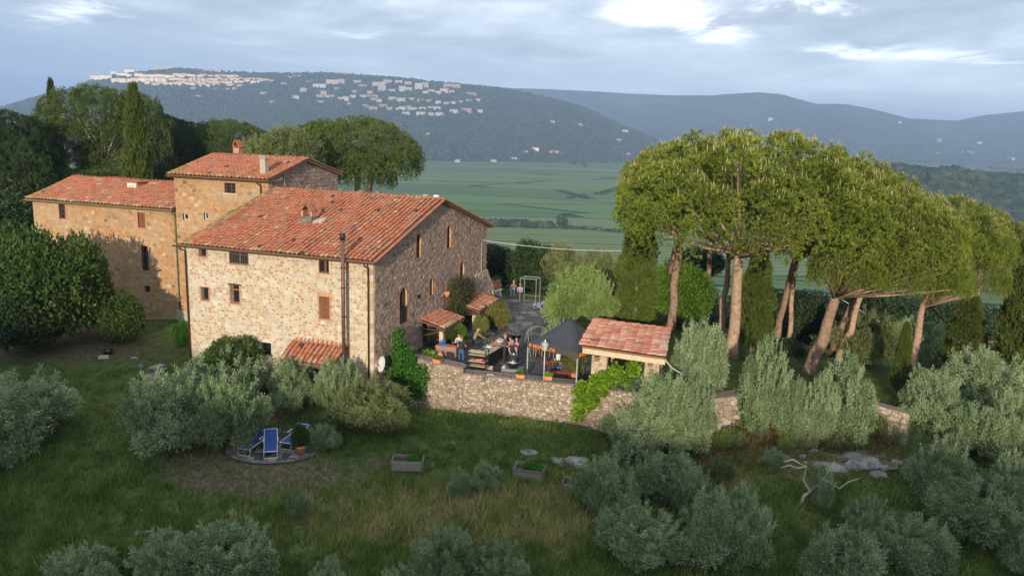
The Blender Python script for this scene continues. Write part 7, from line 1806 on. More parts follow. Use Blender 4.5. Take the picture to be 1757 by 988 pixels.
# side table by the door with blue crate
p = fl(768, 614); t = thing('stone_bench', 'low stone and brick bench against the gable under the first canopy', 'bench', p, RAD(-18)); b = MB(); b.bx(-.65, .65, -.3, .3, 0, .7); b.build('base', [M['stone_gable']], t); b = MB()
b.build('top', [M['brick']], t) if False else None
for k in range(4): b = MB(); b.bx(-.68 + k * .34, -.36 + k * .34, -.33, .33, .7, .75, 0, rn.random()); b.build('slab', [M['brick']], t)
q = near_thing(t, -.35, 0, .75); t2 = thing('bottle_crate', 'blue plastic pack of water bottles on the stone bench', 'crate', q, .2); b = MB(); b.bx(-.18, .18, -.13, .13, 0, .12); b.build('tray', [M['blue_plastic']], t2)
for k in range(6): b = MB(); b.lathe((-.12 + .12 * (k % 3), -.06 + .12 * (k // 3), .12), [(.045, -.1), (.045, .14), (.018, .2), (.018, .23)], 8); b.build('bottle', [M['blue_plastic']], t2, smooth=True)
q = near_thing(t, .3, 0, .75); t2 = thing('tray', 'red tray on the stone bench beside the water bottles', 'tray', q, .1); b = MB(); b.bx(-.25, .25, -.17, .17, 0, .04); b.build('board', [M['food_red']], t2)
for i, (px, py) in enumerate([(742, 618), (755, 620)]):
    t = thing('clay_jar', ['rounded brown clay jar by the gable door', 'orange clay jar beside the stone bench'][i], 'jar', fl(px, py)); b = MB(); b.lathe((0, 0, 0), [(.12, 0), (.2, .2), (.18, .42), (.1, .52), (.13, .58)], 14); b.build('body', [M['pot' if i else 'wood_mid']], t, smooth=True)
# courtyard things
ZC = .15
t = thing('terracotta_urn', 'large round terracotta urn at the back corner of the house', 'urn', fl(850, 503, ZC)); b = MB(); b.lathe((0, 0, 0), [(.28, 0), (.5, .35), (.52, .75), (.4, 1.0), (.46, 1.08), (.40, 1.1), (.3, 1.0)], 20); b.build('body', [M['pot']], t, smooth=True)
rg = np.random.default_rng(4); pp = rg.normal(size=(60, 3)) * np.array([.2, .2, .1]) + np.array([0, 0, 1.2]); link('plant', leaf_patch('urn_leaves', pp, (0, 0, 1), 300, .14, .06, 'ivy', 6, .04), t)
t = thing('menu_board', 'black framed board propped up in the courtyard', 'sign', fl(853, 528, ZC), RAD(55)); b = MB(); b.box((0, 0, .75), (.9, .04, 1.2), 0, 0, .5, 1, (-.2, 0)); b.build('panel', [M['slate']], t)
b = MB()
for s in (-.46, .46): b.box((s, 0, .75), (.05, .06, 1.3), 0, 0, .5, 1, (-.2, 0))
b.box((0, -.12, 1.38), (.92, .06, .05)); b.build('frame', [M['metal_light']], t)
b = MB(); b.tube([(-.3, .1, 1.1), (-.3, .55, 0)], .015, 5); b.tube([(.3, .1, 1.1), (.3, .55, 0)], .015, 5); b.build('leg', [M['metal']], t)
f0, f1 = fl(835, 497, ZC), fl(875, 503, ZC); t, L = axis_thing('railing', 'dark iron railing along the far edge of the courtyard', 'fence', f0, f1); b = MB()
for z in (.1, 1.0): b.bx(-L / 2, L / 2, -.015, .015, z, z + .03)
b.build('rail', [M['iron']], t); n = int(L / .16)
for k in range(n + 1): b = MB(); x = -L / 2 + k * L / n; b.bx(x - .009, x + .009, -.009, .009, .0, 1.0); b.build('bar', [M['iron']], t)
f0, f1 = fl(903, 512, ZC), fl(918, 522, ZC)
t = thing('metal_frame', 'tall square tubular frame standing in the courtyard', 'frame', fl(905, 522, ZC), RAD(-20)); s_ = 1.0
for x in (-.65, .65):
    for y in (0, 1.0): b = MB(); b.tube([(x, y, 0), (x, y, 2.0)], .03, 6); b.build('post', [M['metal_dim']], t)
b = MB()
for y in (0, 1.0): b.tube([(-.65, y, 2.0), (.65, y, 2.0)], .03, 6)
for x in (-.65, .65): b.tube([(x, 0, 2.0), (x, 1.0, 2.0)], .03, 6)
for z in (.5,): b.tube([(-.65, 1.0, z), (.65, 1.0, z)], .02, 6)
b.build('top_frame', [M['metal_dim']], t)
b = MB()
for k in range(7): b.tube([(-.6 + k * .2, 0, 2.0), (-.6 + k * .2, 1.0, 2.0)], .012, 5)
b.build('cross_bars', [M['metal']], t)
def lounger(label, loc, rz, back=.5, group=None, tilt=0.0, s=1.0):
    """folding sun lounger, blue canvas on a white frame; head toward +y"""
    t = thing('sun_lounger', label, 'sun lounger', loc, rz, group); W2 = .31; 
    hinge = .25; yb = hinge + .72 * math.cos(back); zb = .34 + .72 * math.sin(back)
    b = MB()
    for x in (-W2, W2): b.tube([(x, -.95, .34), (x, hinge, .34), (x, .55, .34)], .02, 6)
    b.tube([(-W2, -.95, .34), (W2, -.95, .34)], .02, 6); b.build('frame', [M['white_paint']], t)
    b = MB()
    for x in (-W2, W2): b.tube([(x, hinge, .34), (x, yb, zb)], .02, 6)
    b.tube([(-W2, yb, zb), (W2, yb, zb)], .02, 6); b.build('back_frame', [M['white_paint']], t)
    for y, y2 in ((-.85, -.95), (.5, .62)):
        b = MB(); b.tube([(-W2, y, .33), (-W2, y2, 0), (W2, y2, 0), (W2, y, .33)], .018, 6); b.build('leg', [M['white_paint']], t)
    for x in (-W2 - .03, W2 + .03): b = MB(); b.bx(x - .025, x + .025, -.1, .35, .54, .565); b.tube([(x, .1, .34), (x, .1, .54)], .012, 5); b.build('armrest', [M['white_paint']], t)
    b = MB(); b.bx(-W2 + .02, W2 - .02, -.92, hinge, .335, .35); b.build('seat', [M['blue_cloth']], t)
    b = MB(); dy, dz = -.007 * math.sin(back), .007 * math.cos(back); b.prism([(-W2 + .02, hinge, .34), (W2 - .02, hinge, .34), (W2 - .02, yb, zb), (-W2 + .02, yb, zb)], (0, -.012 * math.sin(back), .012 * math.cos(back))); b.build('backrest', [M['blue_cloth']], t)
    return t
lounger('blue deck chair half hidden behind the olive beside the black canopy', fl(930, 533, ZC), RAD(200), .7)
t = shrub('tall yellow-tipped shrub beside the second tiled canopy', 852, 522, 558, 40, 52.5, BY); shrub('pale autumn coloured shrub at the foot of the second canopy', 826, 545, 572, 26, 50, BY); shrub('small green shrub next to the gable door', 790, 560, 590, 22, 47.5, BG)
t = shrub('potted green plant hanging under the first tiled canopy', 777, 566, 590, 26, 47.2, BB)
# window box on the gable
t = thing('wall_pot', 'round terracotta pot hanging on the gable beside the climbing bush', 'pot', hp(.22, 9.6, 2.55), -TH); b = MB(); b.lathe((0, 0, 0), [(.14, 0), (.2, .2), (.22, .34), (.19, .34)], 14); b.build('body', [M['pot']], t, smooth=True); b = MB(); b.tube([(-.22, 0, .1), (0, 0, .1)], .012, 5); b.build('hook', [M['iron']], t)
# satellite dish
_dm = Vector(at_y(676, 631, 43.8)); _dc = Vector(at_y(657, 625, 41.85)); t = thing('satellite_dish', 'white satellite dish on an arm at the corner of the farmhouse', 'satellite dish', _dm); _o = _dc - _dm; _ax = Vector((-.82, -.5, .25)).normalized()
b = MB(); b.tube([(0, 0, 0), _o * .5 + Vector((0, 0, -.12)), _o - _ax * .02], .022, 6); b.box((0, 0, 0), (.06, .2, .26)); b.build('arm', [M['white_paint']], t)
b = MB(); b.lathe((0, 0, 0), [(.02, -.0), (.22, .02), (.38, .065), (.45, .10), (.43, .105), (.22, .04)], 22); d_ = b.build('dish', [M['white_paint']], t, smooth=True); d_.location = _o; d_.rotation_euler = _ax.to_track_quat('Z', 'Y').to_euler()
b = MB(); b.tube([_o + Vector((0, 0, -.3)), _o + _ax * .42 + Vector((0, 0, -.12))], .014, 5); b.ball(_o + _ax * .42 + Vector((0, 0, -.12)), .045); b.build('receiver', [M['white_paint']], t)
# overhead cables
def cable(label, P0, P1, sag, r=.022):
    P0 = Vector(P0); P1 = Vector(P1); t = thing('overhead_cable', label, 'cable', P0); pts = [(P1 - P0) * (k / 14) + Vector((0, 0, -sag * 4 * (k / 14) * (1 - k / 14))) for k in range(15)]; b = MB(); b.tube(pts, r, 5); b.build('wire', [M['white_paint']], t)
cable('pale overhead cable running from the back corner of the gable', hp(.02, 16.6, 5.4), at_y(1075, 430, 66), .25); cable('pale cable slanting down behind the leaning pine trunks', at_y(1318, 438, 62), at_y(1600, 603, 66), .1)

# ------------------------------------------------------------------ lower garden
dk = G(468, 775); gz0 = dk.z
t = thing('stone_patio', 'round dark stone patio under the olives with the blue loungers', 'patio', (-11.63, 37.3, -2.64)); R_ = 2.35
b = MB(); vs = []; n = 30
for k in range(n): a = 6.283 * k / n; x, y = R_ * 1.0 * math.cos(a), R_ * .85 * math.sin(a); vs.append((x, y, .09))
b.prism(vs[::1], (0, 0, -.5)); b.build('base', [M['bed']], t)
for k in range(34):
    a0, a1 = 6.283 * (k + .04) / 34, 6.283 * (k + .96) / 34; b = MB(); q = [(R_ * 1.03 * math.cos(a), R_ * .87 * math.sin(a)) for a in (a0, a1)] + [(R_ * .9 * math.cos(a), R_ * .76 * math.sin(a)) for a in (a1, a0)]
    b.prism([(x, y, .085) for x, y in q], (0, 0, .05), 0, rn.uniform(.62, .78)); b.build('edge_stone', [M['paving']], t)
b = MB()
cells = rubble([(R_ * .88 * math.cos(6.283 * k / 16), R_ * .74 * math.sin(6.283 * k / 16)) for k in range(16)], [], .5, .5, random.Random(3))
for poly, A in cells:
    bb = MB()
    class PF:
        flip = False
        def __call__(s, u, v, d=0): return (u, v, .10 + d)
    stone_shape(bb, poly, PF(), .94, rn, (.015, .025)); bb.build('flagstone', [M['paving']], t)
def onp(px, py): p = at_z(px, py, -2.5); return (p[0], p[1], -2.515)
LG_ = 'blue loungers on the round patio'
lounger('blue lounger in the middle facing the camera with its back raised', onp(465, 772), RAD(16), .75, LG_); lounger('blue lounger at the left half under the olive branches', onp(436, 768), RAD(-12), .35, LG_); lounger('blue lounger at the right behind the potted shrub', onp(506, 758), RAD(-14), .45, LG_)
p = onp(516, 778); t = thing('potted_shrub', 'leafy green shrub in a tall terracotta pot beside the right lounger', 'plant', p); b = MB(); b.lathe((0, 0, 0), [(.17, 0), (.22, .34), (.24, .36), (.24, .42), (.2, .42)], 18); b.build('pot', [M['pot']], t, smooth=True)
link('foliage', BU[0], t, (0, 0, .95), (0, 0, 1), (.27, .27, .42)); b = MB(); b.tube([(0, 0, .4), (0, 0, 1.0)], .025, 5); b.build('stem', [M['bark_olive']], t)
def planter(label, px, py, w, rz, fill=True):
    g_ = G(px, py); t = thing('raised_planter', label, 'planter', (g_.x, g_.y + .35, gz(g_.x, g_.y + .35) - .02), rz, 'wooden raised planters in the grass'); D_ = .42; rn2 = random.Random(int(px))
    for y in (-D_, D_):
        for k in range(3): b = MB(); b.box((0, y, .08 + k * .165), (w, .045, .155), 0, 0, rn2.random()); b.build('plank', [M['wood_grey']], t)
    for x in (-w / 2 + .03, w / 2 - .03):
        for k in range(3): b = MB(); b.box((x, 0, .08 + k * .165), (.045, D_ * 2 - .05, .155), 0, 0, rn2.random()); b.build('plank', [M['wood_grey']], t)
        for y in (-D_ - .03, D_ + .03): b = MB(); b.box((x, y, .25), (.06, .04, .56), 0, 0, .1); b.build('corner_post', [M['wood_grey']], t)
    b = MB(); b.bx(-w / 2 + .06, w / 2 - .06, -D_ + .03, D_ - .03, .0, .33); b.build('soil', [M['soil']], t)
    rg = np.random.default_rng(int(px)); x0 = .05 if fill else -.3; pp = rg.uniform(0, 1, (200, 3)) * np.array([w / 2 - .1 - x0, .6, .12]) + np.array([x0, -.3, .38]); link('plants', leaf_patch('planter_plants', pp, (0, 0, 1), 900, .13, .07, 'ivy', int(px), .03, -.3), t)
planter('weathered wooden raised bed nearest the deck chairs', 698, 812, 1.55, RAD(-1)); planter('middle weathered raised bed, tilted, with leafy plants', 908, 826, 1.5, RAD(-14), False); planter('third raised bed, partly hidden by the olive on its right', 992, 852, 1.45, RAD(-15), False)

# ---- rocks
def rock(label, px, py, w, hgt, seed, group=None, dpt=None, sink=.25, flat=False, rz=0):
    g_ = G(px, py); s = g_.y / FPX; rg = np.random.default_rng(seed); W_ = w * s; H_ = hgt * s * 1.15; D_ = dpt or W_ * .6
    t = rock_mesh(rg, W_, D_, H_, flat); o = link('rock', t, None, (g_.x, g_.y + D_ * .3, g_.z - H_ * sink), (0, 0, rz)); tag(o, label, 'rock', group); return o
def rock_mesh(rg, W_, D_, H_, flat):
    import bmesh
    bm = bmesh.new(); bmesh.ops.create_icosphere(bm, subdivisions=3, radius=.5)
    pl_ = [(_unit(rg.normal(size=3) * np.array([1, 1, .8])), rg.uniform(.26, .42)) for _ in range(11)]
    if flat: pl_.append((np.array([.05, -.1, 1.0]), .22))
    sd_ = rg.uniform(0, 9, 3)
    for v in bm.verts:
        p = np.array(v.co)
        for n_, d_ in pl_:
            e = p @ n_ - d_
            if e > 0: p = p - n_ * e
        q_ = p * np.array([3, 3, 9]) + sd_; p = p * (1 + .06 * math.sin(p[2] * 34 + p[0] * 6) + .07 * math.sin(q_[0] * 2.3 + q_[2]) * math.sin(q_[1] * 3.1 - q_[2] * 1.7)); v.co = (p[0] * W_ * 1.45, p[1] * D_ * 1.45, (p[2] + .3) * H_ * 1.5)
    me = bpy.data.meshes.new('rock'); bm.to_mesh(me); bm.free(); me.materials.append(M['rock'])
    a = me.attributes.new('tint', 'FLOAT', 'FACE'); a.data.foreach_set('value', np.full(len(me.polygons), rg.uniform(.3, .9), np.float32) + rg.normal(0, .06, len(me.polygons)).astype(np.float32)); return me
rk = [('long flat-topped slab of the grey rock outcrop behind the dead branch', 1425, 812, 62, 24, 1), ('tilted layered slab in the middle of the rock outcrop', 1480, 800, 66, 26, 1), ('upper ledge of the rock outcrop behind the tilted slab', 1450, 790, 60, 14, 1), ('narrow broken block between the slabs of the outcrop', 1458, 808, 30, 20, 0), ('thin strip of rock along the top of the outcrop', 1500, 785, 50, 8, 1), ('right end slab of the rock outcrop', 1515, 808, 50, 18, 1), ('low lying slab at the right tip of the outcrop', 1550, 800, 36, 10, 1),
      ('block at the foot of the outcrop right of the dead branch', 1508, 822, 28, 14, 0), ('whitish boulder left above the outcrop', 1397, 781, 22, 12, 0), ('small stone beside the whitish boulder', 1378, 787, 14, 8, 0), ('grey boulder below the reddish scrub', 1345, 790, 22, 10, 0), ('flat pale rock on the scrub bank', 1350, 768, 30, 10, 1), ('pale slab at the foot of the scrub bank', 1300, 774, 28, 9, 1), ('stone lying by the low wall end', 1527, 741, 16, 9, 0), ('small stone in the scrub above the flat rock', 1320, 752, 12, 6, 0), ('small stone on the bank behind the outcrop', 1455, 768, 10, 6, 0),
      ('dark rock half buried between planters and olives', 990, 800, 44, 14, 0), ('pale rock showing in the grass above the middle planter', 905, 778, 30, 8, 1), ('lichen rock ledge right of the middle planter', 960, 795, 34, 10, 1), ('rock at the end of the ledge near the olive', 1022, 812, 26, 12, 0),
      ('flat grey rock in the grass at bottom left', 300, 877, 24, 6, 1), ('dark jagged rock near the bottom left olives', 247, 920, 34, 12, 0), ('small stone left of the flat grey rock', 242, 878, 8, 4, 0),
      ('dark rocky lump on the meadow near the house corner', 265, 640, 30, 16, 0), ('low boulder in front of the rocky lump', 262, 652, 34, 10, 0), ('pale stone left of the rocky lump', 241, 630, 10, 8, 0), ('smooth boulder farther up the meadow', 231, 620, 14, 8, 0), ('white rock by the path foot in the upper grass', 777, 763, 8, 7, 0), ('stone at the foot of the terrace wall right end', 1003, 741, 10, 7, 0), ('grey stones in the gap left of the evergreen trunk', 95, 545, 40, 16, 0),
      ('rock slab sunk in dark grass at the bottom right', 1350, 912, 30, 8, 1), ('second sunken slab beside it at the bottom right', 1375, 905, 22, 6, 1)]
for i, (lab, px, py, w, h_, fl_2) in enumerate(rk): rock(lab, px, py, w, h_, 900 + i, None, None, .3, bool(fl_2), 0.1 * (i % 5 - 2))
# loose rubble on the scrub bank
rg = np.random.default_rng(15); b = MB()
for k in range(420):
    px, py = rg.uniform(1215, 1570), rg.uniform(715, 800)
    if rg.random() > (.9 if py < 775 else .4): continue
    q = G(px, py)
    if q.y > wall_y(q.x) - .2: continue
    s = rg.uniform(.03, .11); b.box((q.x, q.y, q.z + s * .2), (s * 2, s * 1.4, s), rg.uniform(0, 3), 0, rg.random(), .7, (rg.uniform(-.3, .3), rg.uniform(-.3, .3)))
tag(b.build('rubble', [M['rock']]), 'small grey stones strewn over the scrub bank', None, None, 'stuff')
# white slab with a black bowl on it
g_ = G(178, 615); t = thing('white_slab', 'flat white stone slab lying in the left meadow', 'stone', (g_.x, g_.y, g_.z), .3); b = MB(); b.box((0, 0, .1), (.62, .5, .14), 0, 0, .9, .9); b.build('slab', [M['cement']], t)
g_ = G(186, 608); t = thing('black_basin', 'black rubber basin beside the white slab in the left meadow', 'basin', (g_.x, g_.y, g_.z)); b = MB(); b.lathe((0, 0, 0), [(.2, 0), (.3, .2), (.33, .3), (.29, .29), (.22, .1)], 16); b.build('tub', [M['black']], t, smooth=True)
# dead branch
g_ = G(1372, 868); t = thing('dead_tree', 'bare pale dead branch forking up in front of the rock outcrop', 'dead tree', (g_.x, g_.y, g_.z)); Yb = g_.y
def bp(px, py, dy=0): p = at_y(px, py, Yb + dy); return Vector(p) - g_
b = MB(); b.tube([bp(1372, 872), bp(1380, 850), bp(1390, 842), bp(1378, 822), bp(1384, 800), bp(1372, 795)], [.10, .085, .07, .05, .035, .02], 7); b.build('trunk', [M['bark_dead']], t, smooth=True)
for pts in ([(1390, 842), (1402, 832), (1412, 822), (1428, 800), (1432, 790)], [(1384, 800), (1368, 803), (1355, 798), (1340, 802)], [(1412, 822), (1425, 828), (1440, 838), (1456, 826), (1475, 820)], [(1372, 795), (1360, 788), (1345, 792)], [(1402, 832), (1416, 846), (1424, 842)]):
    b = MB(); b.tube([bp(*q, .05 * i) for i, q in enumerate(pts)], [.05 - .008 * i for i in range(len(pts))], 5); b.build('branch', [M['bark_dead']], t, smooth=True)
shrub('green suckers sprouting on the dead branch', 1412, 812, 862, 34, Yb, OLV, name='olive_tree', cat='olive tree')
g_ = G(1228, 965); t = thing('olive_limb', 'thick bare pale olive limb curving at the bottom edge', 'dead tree', (g_.x, g_.y, g_.z)); Yb = g_.y; b = MB(); b.tube([bp(1170, 975), bp(1178, 940), bp(1195, 918), bp(1192, 895)], [.09, .07, .05, .03], 6); b.tube([bp(1178, 940), bp(1160, 960)], [.06, .04], 6); b.build('trunk', [M['bark_olive']], t, smooth=True)
# cottage down the slope on the right
p = at_y(1697, 600, 78); t = thing('cottage', 'distant cottage with pinkish tiled roof behind the right cypresses', 'house', (p[0], p[1], p[2] - 3.2), RAD(-25)); b = MB(); b.bx(-3, 3, -3, 3, -2, 2.6); b.build('wall', [M['mortar_grey']], t)
rd_ = roof_deck(t, [(-3.3, -3.4, 2.5), (3.3, -3.4, 2.5), (3.3, 0, 4.0), (-3.3, 0, 4.0)], .12, 'wood_mid'); tiled_slope(rd_, (-3.3, -3.4, 2.51), (1, 0, 0), (0, 3.4, 1.5), 20, 9, .33, .42, 0, seed=88); roof_deck(t, [(3.3, 3.4, 2.5), (-3.3, 3.4, 2.5), (-3.3, 0.004, 4.0), (3.3, 0.004, 4.0)], .12, 'wood_mid')
b = MB(); b.lathe((2.2, -1.0, 3.9), [(.15, 0), (.15, .6), (.22, .65), (.1, .8)], 8); b.build('chimney', [M['metal_light']], t)

# ------------------------------------------------------------------ the hill town and the farms of the plain
rnT = random.Random(31)
def far_house(label, px, py, wpx, hpx, tint, roof=True, name='town_house', cat='house', group=None, floors=0, mat='town_wall', rz=None, flat=False):
    g_ = G(px, py, True); s = g_.y / FPX; w = max(6, wpx * s); h = max(4.5, hpx * s); d = min(w, 12) * rnT.uniform(.8, 1.1); rz = rnT.uniform(-.5, .5) if rz is None else rz
    if py > 226: pass
    t = thing(name, label, cat, (g_.x, g_.y + d / 2, g_.z), rz, group)
    b = MB(); b.bx(-w / 2, w / 2, -d / 2, d / 2, -5, h, 0, tint); b.build('wall', [M[mat]], t)
    r = MB(); o_ = .5
    if flat: r.bx(-w / 2 - .3, w / 2 + .3, -d / 2 - .3, d / 2 + .3, h, h + .6, 0, rnT.random())
    else:
        k = d * .2; r.add([(-w / 2 - o_, -d / 2 - o_, h), (w / 2 + o_, -d / 2 - o_, h), (w / 2 + o_, d / 2 + o_, h), (-w / 2 - o_, d / 2 + o_, h), (-w / 2 - o_ + k, 0, h + k + .4), (w / 2 + o_ - k, 0, h + k + .4)], [(0, 1, 5, 4), (2, 3, 4, 5), (1, 2, 5), (3, 0, 4), (3, 2, 1, 0)], 0, rnT.random())
    r.build('roof', [M['town_roof'] if not flat else M['town_wall']], t)
    if floors:
        n = max(2, int(w / 4.5)); dl = h / floors
        wm = MB(); wm.bx(-.8, .8, -.12, 0, 0, 1.9); me = wm.mesh('window', [M['glass']])
        for f in range(floors):
            for i in range(n): link('window', me, t, (-w / 2 + (i + .5) * w / n, -d / 2, f * dl + dl * .3))
    return t
# old town (px, py base, width, height, tint)
old = []
R_ = random.Random(8)
def strip(x0, x1, y0, y1, n, wr, hr, tr):
    for k in range(n):
        u = (k + R_.uniform(-.3, .3)) / n; old.append((x0 + (x1 - x0) * u, y0 + (y1 - y0) * u + R_.uniform(-1.2, 1.2), R_.uniform(*wr), R_.uniform(*hr), R_.uniform(*tr)))
def strip(x0, x1, y0, y1, n, wr, hr, tr, _s=[]):
    _s.append(1); k_ = len(_s) - 1
    nm = ['long bright row at the far left tip', 'row below the church', 'lower left row facing the slope', 'row under the fort', 'bottom row above the slope woods', 'upper row right of the fort', 'middle row right of centre', 'top right row near the bell tower', 'bottom right row on the retaining walls', 'straggling right end row', 'back row between church and fort', 'hidden middle row', 'small infill row near the right end'][k_]
    for k in range(n):
        u = (k + R_.uniform(-.3, .3)) / n; old.append((x0 + (x1 - x0) * u, y0 + (y1 - y0) * u + R_.uniform(-1.2, 1.2), R_.uniform(*wr), R_.uniform(*hr), R_.uniform(*tr), '%s old-town house from the left in the %s' % (ORD[k], nm)))
ORD = 'first second third fourth fifth sixth seventh eighth ninth tenth eleventh twelfth thirteenth fourteenth fifteenth sixteenth seventeenth eighteenth nineteenth twentieth'.split()
strip(160, 195, 137, 139, 4, (10, 16), (6, 9), (.0, .15)); strip(196, 232, 131, 132, 4, (10, 14), (4, 7), (.0, .12)); strip(196, 290, 142, 143, 14, (7, 12), (6, 9), (.1, .6)); strip(236, 300, 134, 136, 10, (8, 13), (5, 7), (.0, .3))
strip(255, 345, 147, 148, 11, (8, 13), (4, 6), (.2, .7)); strip(300, 350, 133, 134, 6, (7, 11), (4, 6.5), (.0, .4)); strip(300, 372, 140, 142, 12, (8, 13), (5, 7), (.2, .6)); strip(350, 410, 134, 136, 6, (7, 13), (4, 6), (.5, .85)); strip(355, 420, 148, 149, 6, (8, 14), (3, 5), (.5, .8)); strip(395, 460, 144, 143, 7, (7, 12), (3.5, 5.5), (.4, .8))
strip(240, 305, 138.5, 139.5, 12, (6, 9), (4, 6), (.1, .5)); strip(300, 400, 144.5, 145, 15, (6, 10), (3.5, 5.5), (.3, .75)); strip(372, 450, 138.5, 139.5, 11, (6, 10), (3.5, 5.5), (.4, .8))
far_names = ['old hill town house in the cluster on the left summit']
for (px, py, w, h_, tn, lb_) in old: far_house(lb_, px, py, w, h_, tn, group='old town houses on the far hill')
far_house('old fort with long grey-brown wall on the town hilltop', 281, 121, 32, 5.5, .4, name='fortress', cat='fortress', mat='castle', flat=True, rz=0)
far_house('low battlement wall running right from the old fort', 350, 123, 55, 2.5, .5, name='town_rampart', cat='wall', mat='castle', flat=True, rz=-.03)
far_house('white church block left of the fort', 222, 127, 16, 7, .0, name='town_church', cat='church', rz=.1)
far_house('thin square bell tower right of the rampart', 372, 124, 2.2, 8, .5, name='bell_tower', cat='tower', mat='castle', flat=True)
for i, (px, py, h_) in enumerate([(322, 121, 5), (562, 126, 6), (620, 124, 7), (629, 127, 5)]):
    g_ = G(px, py + 3, True); s = g_.y / FPX; t = thing('radio_mast', ['mast above the old town', 'first thin mast on the wooded ridge', 'tallest mast on the wooded ridge', 'lattice mast right of the tallest one'][i], 'mast', g_); b = MB(); b.tube([(0, 0, -3), (0, 0, (h_ + 3) * s)], [1.0, .4], 5); b.build('pole', [M['rail_grey']], t); b = MB(); b.box((0, 0, (h_ + 2) * s), (3.5, 1, 3)); b.build('aerial', [M['rail_grey']], t)
# new quarters
new = [(455, 140, 12, 4, .2), (466, 141, 9, 3, .3), (486, 147, 8, 4, .1), (496, 135, 10, 3, .4), (510, 133, 14, 3, .3), (530, 143, 11, 3, .2), (548, 151, 22, 6, .05), (572, 146, 24, 8, .3), (585, 144, 14, 7, .4), (520, 158, 11, 6, .3), (507, 170, 11, 5, .1), (555, 164, 10, 7, .5), (548, 169, 14, 5, .3), (562, 169, 10, 5, .4), (549, 178, 14, 4, .2), (578, 155, 9, 4, .4), (570, 168, 9, 4, .3), (584, 172, 9, 4, .1), (593, 174, 12, 7, .15), (605, 170, 9, 6, .1), (600, 180, 10, 3, .4), (612, 143, 16, 4, .3), (622, 150, 13, 4, .4), (608, 161, 9, 5, .5), (634, 162, 9, 5, .5), (632, 168, 10, 4, .5), (622, 168, 10, 4, .2), (643, 168, 8, 4, .1), (641, 175, 10, 6, .6), (650, 176, 9, 5, .15), (626, 183, 10, 3, .5), (640, 190, 14, 6, .6), (633, 188, 10, 5, .7), (657, 186, 14, 6, .7), (668, 190, 10, 5, .6), (672, 172, 12, 5, .2), (645, 149, 12, 7, .4), (660, 146, 10, 5, .3), (684, 143, 12, 4, .1), (700, 146, 12, 5, .4), (672, 158, 14, 4, .3), (690, 190, 12, 6, .1), (683, 190, 8, 4, .2), (701, 185, 9, 3, .5), (688, 176, 14, 7, .35), (706, 173, 10, 4, .2), (722, 175, 12, 4, .5), (735, 176, 10, 4, .5), (707, 190, 16, 5, .2), (725, 190, 12, 5, .1), (745, 189, 22, 5, .15), (697, 198, 14, 5, .15), (722, 198, 16, 5, .2), (739, 199, 10, 5, .3), (754, 200, 14, 6, .2), (779, 195, 14, 6, .15), (800, 193, 20, 6, .7), (824, 194, 8, 5, .05), (752, 179, 9, 5, .2), (765, 180, 9, 4, .5), (778, 179, 8, 4, .3), (790, 177, 9, 3, .15), (805, 175, 10, 3, .3), (820, 174, 9, 4, .1), (806, 163, 24, 3, .6), (740, 160, 12, 5, .1), (752, 162, 9, 5, .2), (730, 161, 9, 4, .15), (762, 160, 14, 7, .15), (775, 161, 9, 5, .3), (590, 129, 12, 3, .4), (601, 129, 6, 4, .0), (331, 156, 8, 5, .2), (370, 155, 6, 3, .3), (390, 155, 6, 3, .3), (402, 155, 7, 4, .1), (338, 167, 12, 2.5, .2), (452, 162, 10, 3, .3), (466, 177, 8, 3, .3), (55, 168, 5, 3, .8), (482, 178, 5, 2, .3)]
_bands = [(0, 138, 'ridge-top row of new houses'), (138, 147, 'highest row of the new quarter'), (147, 153, 'second row down in the new quarter'), (153, 160, 'third row down in the new quarter'), (160, 166, 'fourth row down in the new quarter'), (166, 171, 'fifth row down in the new quarter'), (171, 175.5, 'sixth row down in the new quarter'), (175.5, 181, 'seventh row down in the new quarter'), (181, 187, 'eighth row down in the new quarter'), (187, 191.5, 'ninth row down in the new quarter'), (191.5, 240, 'lowest row of the new quarter')]
_new = []
for a_, b_, nm in _bands:
    for k, q in enumerate(sorted([q for q in new if a_ <= q[1] < b_])): _new.append(q + ('%s house from the left in the %s' % (ORD[k], nm),))
for (px, py, w, h_, tn, lb_) in _new: far_house(lb_, px, py, w, h_, tn, mat='town_wall_dim', group='modern houses scattered on the far hill')
for i, (px, py, w, h_, tn, fl3) in enumerate([(655, 158, 13, 11, .4, 4), (690, 158, 11, 9, .1, 4), (700, 158, 12, 7, .1, 3), (718, 155, 13, 11, .1, 5), (729, 153, 11, 10, .35, 4), (653, 150, 12, 8, .3, 3), (775, 152, 28, 7, .55, 3), (665, 144, 14, 6, .3, 3)]):
    far_house(['beige apartment block in the middle of the new quarter', 'white apartment block left of the tall twin blocks', 'lower white block joining the apartment blocks', 'tallest white apartment block of the new quarter', 'apartment block right of the tallest one', 'apartment block above the beige one', 'long pinkish apartment row at the right end of the ridge', 'pale flats behind the beige block'][i], px, py, w, h_, tn, name='apartment_block', cat='apartment block', mat='town_wall_dim', floors=fl3, flat=True, rz=.1)
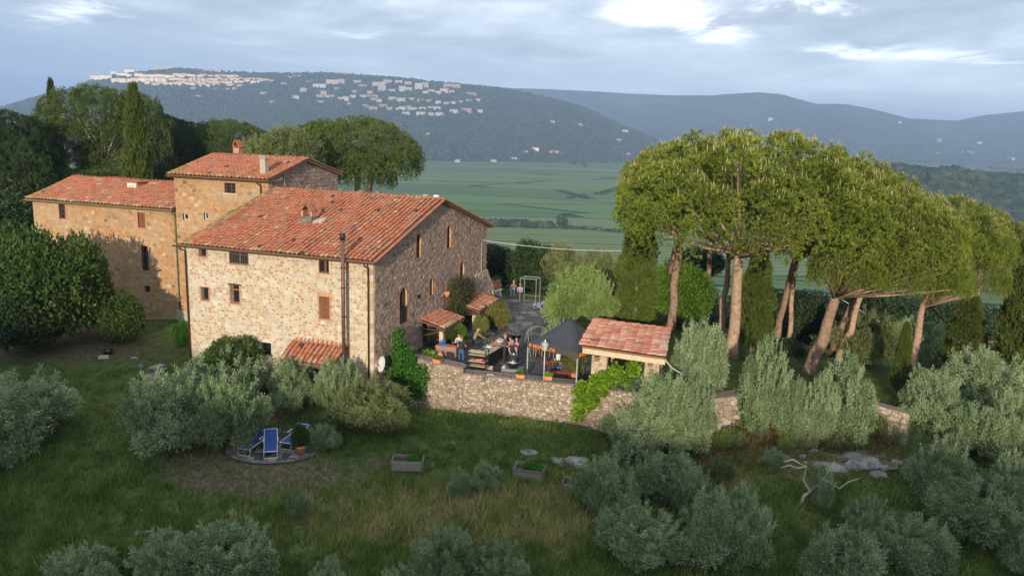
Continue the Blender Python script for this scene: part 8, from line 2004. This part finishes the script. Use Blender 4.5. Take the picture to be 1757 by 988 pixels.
farms = [('long pink farmhouse at the foot of the far hill', 951, 264, 16, 4, 1), ('white farmhouse left of the pink one', 921, 260, 7, 6, 0), ('small white barn by the white farmhouse', 916, 257, 5, 4, 0), ('white shed row left of the farms', 900, 263, 12, 3, 0), ('pale shed at the edge of the great field', 847, 278, 10, 3, 0), ('low building hidden in the field trees', 882, 274, 10, 3, 0), ('white house high on the slope above the farms', 1073, 229, 10, 5, 0), ('house beside the slope road', 1061, 243, 9, 4, .5), ('little white house far right on the hill slope', 948, 212, 7, 4, 0), ('cream house low on the far slope', 996, 216, 7, 3, .3), ('small square white farm building on the right plain', 1550, 285, 5, 5, 0), ('farm sheds in the haze on the right plain', 1610, 266, 9, 3, .3), ('long farm under the right mountains', 1660, 263, 18, 3, .6), ('white farm buildings near the right edge', 1735, 275, 12, 4, .1), ('ochre farmhouse at the foot of the mountains', 1612, 244, 8, 5, .8), ('white sheds at the foot of the right mountain', 1682, 247, 9, 3, 0), ('lone house on the shoulder of the mountain', 1544, 212, 6, 3, .2), ('pale house in the mountain clearing', 1322, 207, 8, 4, .1), ('farm behind the giant pine crown', 1396, 240, 8, 3, .4), ('white hut in the pines gap of the plain', 1078, 267, 6, 3, 0), ('shed beside the far hill woods', 785, 279, 9, 4, .2), ('barn at the left end of the far fields', 735, 233, 8, 4, .3)]
M['pink_wall'] = m_plain('pink_plaster', (.62, .25, .24), .9, .1, 1)
for (lab, px, py, w, h_, tn) in farms: far_house(lab, px, py, w, h_, tn, name='farmhouse', cat='farmhouse', mat='pink_wall' if tn == 1 else 'town_wall' if lab.startswith('white farmhouse') or lab.startswith('small white barn') else 'town_wall_dim', rz=rnT.uniform(-.2, .2))
# trees one can tell apart out on the plain
for i, (px, py, w, lab) in enumerate([(964, 391, 22, 'round dark tree standing alone in the field beyond the gable'), (985, 283, 9, 'dark tree in the far field hedge'), (1002, 287, 10, 'dark spreading tree below the far hedge'), (878, 273, 6, 'pointed tree by the hidden low building'), (1519, 288, 9, 'round tree left of the white farm building'), (1538, 284, 6, 'small upright tree beside the white farm building'), (1632, 306, 4, 'pointed cypress on the crest of the wooded mound')]):
    q = at_z(px, py, PLAIN_Z) if i != 6 else G(px, py, True); s = q[1] / FPX; r = w * s / 2; t = thing('field_tree', lab, 'tree', (q[0], q[1], q[2]))
    rg = np.random.default_rng(60 + i); n = 26; P = rg.normal(size=(n, 3)) * np.array([.42, .42, .4]) * r + np.array([0, 0, r * 1.05]); link('crown', blobs('tree_crown', P, rg.uniform(.3, .5, n) * r, 60 + i, 1.0), t)
    b = MB(); b.tube([(0, 0, -1), (0, 0, r)], r * .08, 5); b.build('trunk', [M['bark_olive']], t)
nt = sum((len(m.loops) - 2 * len(m.polygons)) for m in bpy.data.meshes if m.users)
print('TRIS', nt, 'OBJECTS', len(bpy.data.objects))
